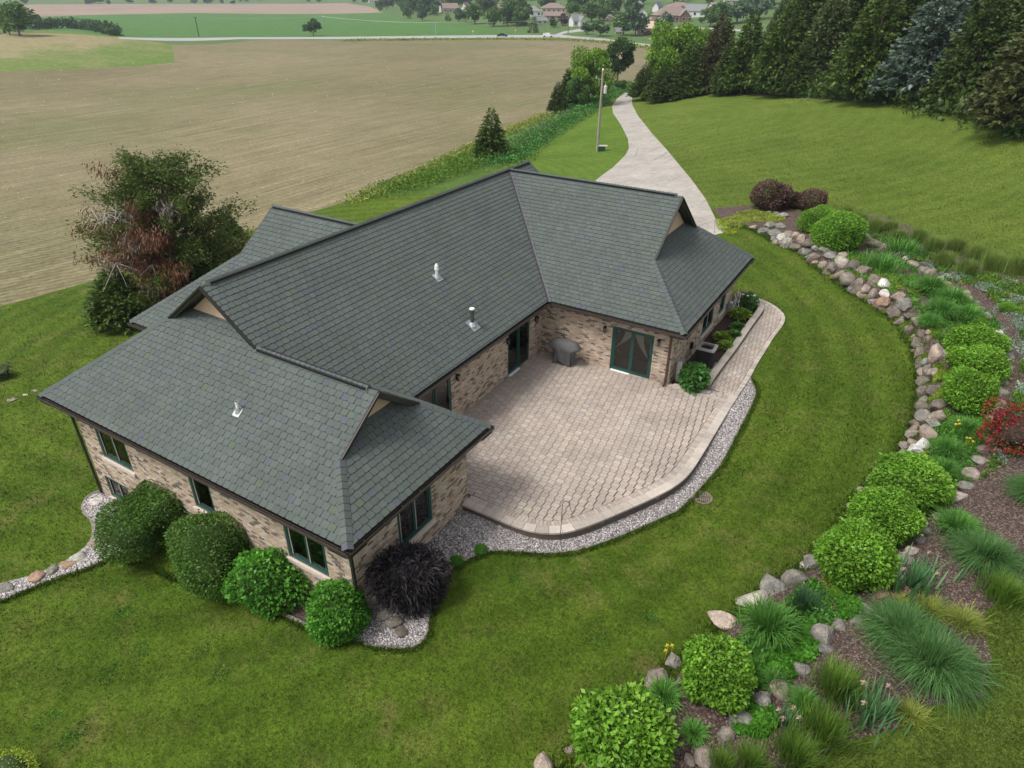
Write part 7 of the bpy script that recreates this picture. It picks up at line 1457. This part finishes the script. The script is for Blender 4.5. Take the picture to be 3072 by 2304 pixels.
TH_ = [('small tan house with a brown roof behind the crop field', 1350, 38, 46, 26, 'htan', 'rbrown', .2), ('white house with a steep gable partly hidden by trees', 1322, 36, 22, 30, 'hwhite', 'rgrey', 1.2), ('white gabled house beside the tan one', 1398, 38, 26, 28, 'hwhite', 'rbrown', 1.1),
       ('low white house with a grey hipped roof near the junction', 1595, 48, 56, 28, 'hwhite', 'rgrey', .1, 'hip'), ('large house with a reddish brown hipped roof in the middle of town', 1660, 38, 72, 27, 'htan', 'rbrown', 0, 'hip'), ('tan roofed bungalow in front of the reddish brown roof', 1662, 56, 66, 20, 'htan', 'rbrown', .15),
       ('grey gabled house with white trim by the side road', 1728, 78, 38, 32, 'hwhite', 'rgrey', .5, 'gable', False, (.5, .2, 'hwhite')), ('white house with a single broad gable left of the barn', 1927, 52, 36, 26, 'hwhite', 'rgrey', 1.45), ('house with a slate blue roof and white gable near the top', 1972, 34, 28, 26, 'hwhite', 'rblue', .9),
       ('large brick house with a white trimmed front gable and garage', 2012, 65, 104, 42, 'hbrick', 'rbrown', .1, 'hip', True, (.3, .28, 'hbrick')), ('wide brown roofed house behind the brick one', 2036, 30, 72, 22, 'htan', 'rbrown', 0, 'hip'), ('white house with a grey roof on the grass slope', 2086, 50, 58, 34, 'hwhite', 'rgrey', -.35),
       ('small white house with a brown roof right of the grey roofed one', 2124, 40, 28, 20, 'hwhite', 'rbrown', -.3), ('brown roofed house high behind the junction trees', 1846, 18, 28, 18, 'htan', 'rbrown', .2), ('pale house at the top beyond the woods', 2190, 8, 36, 14, 'hwhite', 'rgrey', 0), ('pinkish roofed house near the top left of town', 1545, 12, 36, 16, 'htan', 'rbrown', .1), ('brown gabled house half hidden in the upper town trees', 1466, 12, 34, 16, 'htan', 'rbrown', .3), ('small pale house among the upper town trees, left', 1120, 8, 26, 12, 'hwhite', 'rbrown', .3), ('grey roofed house peeking between upper town trees', 1240, 6, 30, 13, 'htan', 'rgrey', -.2),
       ('brown roofed house above the large green tree group', 1500, 34, 44, 20, 'htan', 'rbrown', .2), ('white house behind the dark columnar evergreen', 1622, 70, 34, 18, 'hwhite', 'rgrey', .4), ('grey roofed house at the top left of the brick house', 1905, 20, 34, 16, 'hwhite', 'rgrey', .3), ('distant white houses at the upper right of town', 2150, 24, 40, 14, 'hwhite', 'rbrown', .1), ('brown roofed house between the junction and the grey gabled one', 1775, 44, 40, 20, 'htan', 'rbrown', -.3)]
rt_ = np.random.default_rng(9); n_ = 0
for (ua, ub, va, vb_, cnt, m_l) in ((1060, 1330, 2, 46, 44, ('mid', 'oak', 'bluegreen')), (1330, 1560, -14, 44, 34, ('mid', 'oak', 'olive')), (1560, 1900, -16, 60, 52, ('mid', 'oak', 'olive', 'mid')), (1880, 2200, -20, 14, 26, ('mid', 'bluegreen', 'oak')), (1500, 1720, 60, 78, 10, ('oak', 'mid')), (2120, 2500, -20, 40, 18, ('mid', 'bluegreen'))):
    for i in range(cnt):
        u, v = rt_.uniform(ua, ub), rt_.uniform(va, vb_)
        if ua == 1060 and v > 8+.13*(u-1060)+18: v = 5+.1*(u-1060)
        if any(abs(u-h_[1]) < h_[3]/2+7 and h_[2]-4 < v < h_[2]+20 for h_ in TH_): continue
        p = gp(u, v); s = rt_.uniform(.95, 1.5); m = m_l[i % len(m_l)]; tree('far_tree', 'hazy green tree among the town woods near the horizon', 'tree', p, SM[m][i % 2], STK, s*1.1, s, None, 'hazy trees round the town')
for i in range(26):
    u = rt_.uniform(60, 1060); v = (12 if u < 700 else 8)+rt_.uniform(-4, 2); p = gp(u, v); s = rt_.uniform(.6, 1.1)*.9
    if rt_.random() < .8: tree('far_tree', 'small hazy tree in the line beyond the bare far field', 'tree', p, SM['bluegreen'][i % 2], STK, s*1.5, s, None, 'hazy trees beyond the far field')
def hedge(label, line, n, hgt, wid, leaf, mat): scrub('hedgerow', label, line, n, hgt, wid, leaf, mat, 3)
hedge('dark low hedge along the crest of the meadow', [(88, 89), (150, 86), (205, 84), (270, 90), (310, 98), (352, 108)], 5000, 5.5, 1.4, 1.3, 'oak')
scrub('far_woods', 'distant wooded band on the horizon beyond the town', [(1100, -6), (1500, -14), (1900, -24), (2300, -30), (2900, -30)], 6000, 22, 14, 5, 'bluegreen', 4)
scrub('roadside_weeds', 'low weeds along the road edge of the ploughed field', [(1024, 124), (1300, 120), (1507, 119), (1700, 121), (1814, 128), (1990, 152)], 3000, .8, 1.6, .7, 'yellowish', 6)
# ---------------------------------------------------------------- town houses
MT['hwhite'] = M_plain('white_siding', (.62, .62, .6), .7, 0, 2, .05, 0); MT['htan'] = M_plain('tan_siding', (.42, .34, .26), .7, 0, 2, .06, 0); MT['hbrick'] = M_plain('brown_brick_wall', (.22, .13, .1), .8, 0, 2, .1, 0)
MT['rbrown'] = M_plain('brown_roof', (.22, .165, .14), .9, 0, 2, .12, 0); MT['rgrey'] = M_plain('grey_roof', (.2, .2, .205), .9, 0, 2, .12, 0); MT['rblue'] = M_plain('slate_blue_roof', (.10, .125, .17), .9, 0, 2, .12, 0); MT['rtan'] = M_plain('tan_metal_roof', (.55, .42, .30), .6, 0, 2, .06, 0); MT['winfar'] = M_plain('dark_far_window', (.03, .035, .04), .2, 0, 5, .1, 0)
def town_house(label, u, v, wpx, hpx, wall_m, roof_m, rot, kind='gable', garage=False, wing=None, nm='house'):
    p = gp(u, v); sc = depth(p)/FPX; W = wpx*sc; Hh = hpx*sc; D_ = min(W*.7, 11); wh = min(Hh*.52, 3.6); rh = max(Hh-wh, 1.8)
    t = thing(nm, label, 'house' if nm == 'house' else nm, (p[0], p[1], p[2]-.3), _Y+rot)
    m_ = MB(); m_.box(-W/2, W/2, -D_/2, D_/2, 0, wh); 
    if kind == 'gable': m_.add([(-W/2, -D_/2, wh), (-W/2, D_/2, wh), (-W/2, 0, wh+rh), (W/2, -D_/2, wh), (W/2, D_/2, wh), (W/2, 0, wh+rh)], [(0, 1, 2), (3, 5, 4)])
    m_.obj('wall', MT[wall_m], t); o_ = .45; r = MB()
    if kind == 'gable':
        for s in (-1, 1): r.add([(-W/2-o_, s*(D_/2+o_), wh-.1), (W/2+o_, s*(D_/2+o_), wh-.1), (W/2+o_, 0, wh+rh+.12), (-W/2-o_, 0, wh+rh+.12), (-W/2-o_, s*(D_/2+o_), wh-.3), (W/2+o_, s*(D_/2+o_), wh-.3), (W/2+o_, 0, wh+rh-.08), (-W/2-o_, 0, wh+rh-.08)], [(0, 1, 2, 3), (4, 7, 6, 5), (0, 4, 5, 1), (1, 5, 6, 2), (0, 3, 7, 4)])
    else:
        k = min(W/2-.3, D_/2); a = [(-W/2-o_, -D_/2-o_, wh), (W/2+o_, -D_/2-o_, wh), (W/2+o_, D_/2+o_, wh), (-W/2-o_, D_/2+o_, wh), (-W/2+k, 0, wh+rh), (W/2-k, 0, wh+rh)]; r.add(a, [(0, 1, 5, 4), (1, 2, 5), (2, 3, 4, 5), (3, 0, 4), (3, 2, 1, 0)])
    r.obj('roof', MT[roof_m], t)
    if wing:      # front gabled wing
        ww, off = W*wing[0], W*wing[1]; y0 = -D_/2-2.2; g_ = MB(); g_.box(off-ww/2, off+ww/2, y0, -D_/2+.0, 0, wh-.02); g_.add([(off-ww/2, y0, wh-.02), (off+ww/2, y0, wh-.02), (off, y0, wh+rh*.75)], [(0, 1, 2)]); g_.obj('front_wing', MT[wing[2]], t)
        g_ = MB()
        for s in (-1, 1): g_.add([(off, y0-.4, wh+rh*.78), (off+s*(ww/2+.35), y0-.4, wh-.12), (off+s*(ww/2+.35), 0, wh-.12), (off, 0, wh+rh*.78)], [(0, 1, 2, 3)])
        g_.obj('wing_roof', MT[roof_m], t); g_ = MB()
        for s in (-1, 1): g_.bar((off, y0-.42, wh+rh*.75), (off+s*(ww/2+.3), y0-.42, wh-.15), .12, .28)
        g_.obj('gable_trim', MT['hwhite'], t)
    n = max(2, int(W/3.2))
    for i in range(n):
        x = -W/2+W*(i+.5)/n; y = -D_/2-.03
        if wing and abs(x-W*wing[1]) < W*wing[0]/2: y = -D_/2-2.23
        f_ = MB(); f_.box(x-.75, x+.75, y-.04, y+.02, wh*.3, wh*.78); wf = f_.obj('window', MT['hwhite'], t); f_ = MB(); f_.box(x-.62, x+.62, y-.07, y-.045, wh*.34, wh*.74); f_.obj('pane', MT['winfar'], wf)
    if garage: f_ = MB(); f_.box(-W/2+.6, -W/2+.6+W*.22, -D_/2-.12, -D_/2-.1, 0, wh*.75); f_.obj('garage_door', MT['hwhite'], t)
    f_ = MB(); f_.box(W*.28, W*.28+.6, .3, .9, wh, wh+rh+.5); f_.obj('chimney', MT['hbrick'], t); return t
for a_ in TH_: town_house(*a_)
town_house('long barn with a tan metal roof and dark open bay beside the road', 1938, 102, 58, 36, 'htan', 'rtan', .0, 'gable', False, None, 'barn'); town_house('tiny white shed with a gable beside the far pole', 1856, 100, 18, 12, 'hwhite', 'rgrey', 0, 'gable', False, None, 'shed')
# vehicles on the road
def car(label, u, v, paint, rot, suv=False, L_=4.6):
    p = gp(u, v); t = thing('car', label, 'car', (p[0], p[1], p[2]+.02), rot); W = .9; mt = M_plain('car_paint', paint, .25, .2, 3, .03, 0); H = 1.55 if not suv else 1.75
    prof = [(-L_/2, .35), (-L_/2, .85), (-L_/2+.15, .95), (-L_/2+(.15 if suv else .8), 1.0), (-L_/2+(.35 if suv else 1.3), H-.1), (-.2, H), (.7, H-.05), (1.25, 1.02), (L_/2-.15, .85), (L_/2, .6), (L_/2, .35)]
    m_ = MB(); n = len(prof); A_ = [(x, -W*(.86 if z > 1.05 else 1), z) for x, z in prof]; B_ = [(x, W*(.86 if z > 1.05 else 1), z) for x, z in prof]; m_.add(A_+B_, [tuple(range(n)), tuple(range(2*n-1, n-1, -1))]+[(i, i+n, (i+1) % n+n, (i+1) % n) for i in range(n)]); m_.obj('body', mt, t)
    g_ = MB()
    for s in (-1, 1): g_.add([(-L_/2+(.6 if suv else 1.1), s*W*.93, 1.05), (1.0, s*W*.93, 1.05), (.6, s*W*.88, H-.15), (-L_/2+(.7 if suv else 1.45), s*W*.88, H-.15)], [(0, 1, 2, 3)])
    g_.add([(.78, -W*.8, H-.1), (.78, W*.8, H-.1), (1.28, W*.85, 1.06), (1.28, -W*.85, 1.06)], [(0, 1, 2, 3)]); g_.obj('windows', MT['winfar'], t)
    for x in (-L_/2+.85, L_/2-.85):
        for s in (-1, 1): w_ = MB(); w_.tube([(x, s*W*.8, .34), (x, s*W*1.02, .34)], .34, 14); w_.obj('wheel', MT['black'], t)
dr_ = hit([(1300, 110), (1507, 108.5), (1660, 109), (1760, 115)]); a1 = math.atan2(*(dr_[1]-dr_[0])[[1, 0]]); a2 = math.atan2(*(dr_[2]-dr_[1])[[1, 0]])
car('dark car driving on the country road before the junction', 1507, 110, (.02, .022, .03), a1, False, 5.2); car('white off road vehicle on the country road at the junction', 1644, 111, (.7, .7, .68), a2, True, 5.0)
car('white van parked beside the brick town house', 1955, 62, (.7, .7, .7), .3, True, 5.0); car('pale pickup parked in front of the barn', 1917, 101, (.5, .5, .5), .4, True, 5.0); car('dark red car parked at the barn bay', 1945, 104, (.12, .02, .03), .2)
car('white trailer parked at the side road junction', 1700, 76, (.75, .75, .75), .5, True, 6.5)
# far poles, wires, road signs, dead trunk
PT = []
def far_pole(u, vb, vt, lab, mt='wood', arm=True):
    p, H_ = tree_h(u, vb, vt); t = thing('utility_pole', lab, 'utility pole', tuple(p), _Y, None); m_ = MB(); m_.tube([(0, 0, -.3), (0, 0, H_)], [.22, .16], 7); m_.obj('shaft', MT[mt], t)
    if arm: m_ = MB(); m_.bar((-1.1, 0, H_*.95), (1.1, 0, H_*.95), .14, .14); m_.obj('crossarm', MT[mt], t)
    return Vector(p)+Vector((0, 0, H_*.96))
w0 = far_pole(597, 110, 50, 'dark leaning pole at the far road by the crop field', 'twig'); w1 = far_pole(971, 104, 47, 'pale pole beside the lone round tree', 'metal'); w2 = far_pole(1308, 105, 66, 'faint pale pole at the middle of the crop field road', 'metal'); w3 = far_pole(1859, 92, 56, 'pale pole rising above the little shed', 'metal'); w4 = far_pole(1980, 115, 62, 'white pole right of the barn', 'metal'); w5 = far_pole(1704, 100, 52, 'broken reddish tree trunk pole at the junction', 'bark', False)
def wire(a, b, sag, lab, r=.035):
    pts = [a+(b-a)*t-Vector((0, 0, sag*4*t*(1-t))) for t in np.linspace(0, 1, 12)]; o = pts[0].copy(); m_ = MB(); m_.tube([q-o for q in pts], r*.5, 4); tag(m_.obj('power_line', MT['metal'], None, False, o), lab, 'power line')
wire(w0, w1, .8, 'overhead line from the leaning pole to the lone tree pole', .06); wire(w1, w2, .8, 'overhead line across the crop field to the middle pole', .06); wire(w2, w5, .8, 'overhead line from the middle pole to the junction', .06); wire(w5, w3, 1.5, 'overhead line from the junction to the shed pole', .06); wire(w3, w4, 1.2, 'overhead line from the shed pole to the barn pole', .06)
for u, v, lab in ((1419, 106, 'small yellow diamond road sign near the dark car'), (1546, 103, 'small yellow diamond road sign before the junction')):
    p = gp(u, v); t = thing('road_sign', lab, 'road sign', tuple(p), _Y); m_ = MB(); m_.tube([(0, 0, 0), (0, 0, 1.6)], .05, 6); m_.obj('post', MT['metal'], t); m_ = MB(); m_.add([(0, -.06, 1.3), (.55, -.06, 1.85), (0, -.06, 2.4), (-.55, -.06, 1.85), (0, -.03, 1.3), (.55, -.03, 1.85), (0, -.03, 2.4), (-.55, -.03, 1.85)], [(0, 1, 2, 3), (7, 6, 5, 4), (0, 4, 5, 1), (1, 5, 6, 2), (2, 6, 7, 3), (3, 7, 4, 0)]); MT['yel'] = MT.get('yel') or M_plain('yellow_sign', (.7, .5, .05), .5, 0, 3, .03, 0); m_.obj('panel', MT['yel'], t)
# pale stones in the seeded soil
q = hit(np.c_[rng.uniform(0, 1500, 380), rng.uniform(180, 700, 380)]); q = q[(q[:, 0] < -22-.0*q[:, 1])]; sel = q
V = []; F_ = []
for i, c in enumerate(sel):
    s_ = .0011*np.linalg.norm(c-CAM)*rng.uniform(.5, 1.2); V.append(_oct*np.array([s_, s_, s_*.6])*.7+c); F_.append(_of+6*i)
tag(link('field_stones', mesh_np('field_stones', np.vstack(V), np.vstack(F_), MT['sill'], np.zeros(6*len(sel)))), 'pale stones scattered over the seeded field', 'stones', None, 'stuff')
# ---------------------------------------------------------------- haze
HZ = True
if HZ:
    m = bpy.data.materials.new('haze'); m.use_nodes = True; nt = m.node_tree; nt.nodes.clear(); out = nt.nodes.new('ShaderNodeOutputMaterial'); pv = nt.nodes.new('ShaderNodeVolumePrincipled')
    pv.inputs['Color'].default_value = (.82, .9, 1, 1); pv.inputs['Density'].default_value = .00017; pv.inputs['Anisotropy'].default_value = .2; L(nt, pv.outputs[0], out.inputs['Volume'])
    zs = [v.co.z for o in bpy.data.objects if o.get('kind') == 'structure' and o.type == 'MESH' for v in o.data.vertices]
    mb = MB(); mb.box(-7500, 7500, -7500, 7500, min(zs)-1.5, max(60, max(zs)+25)); hz = mb.obj('haze', m); tag(hz, kind='stuff')
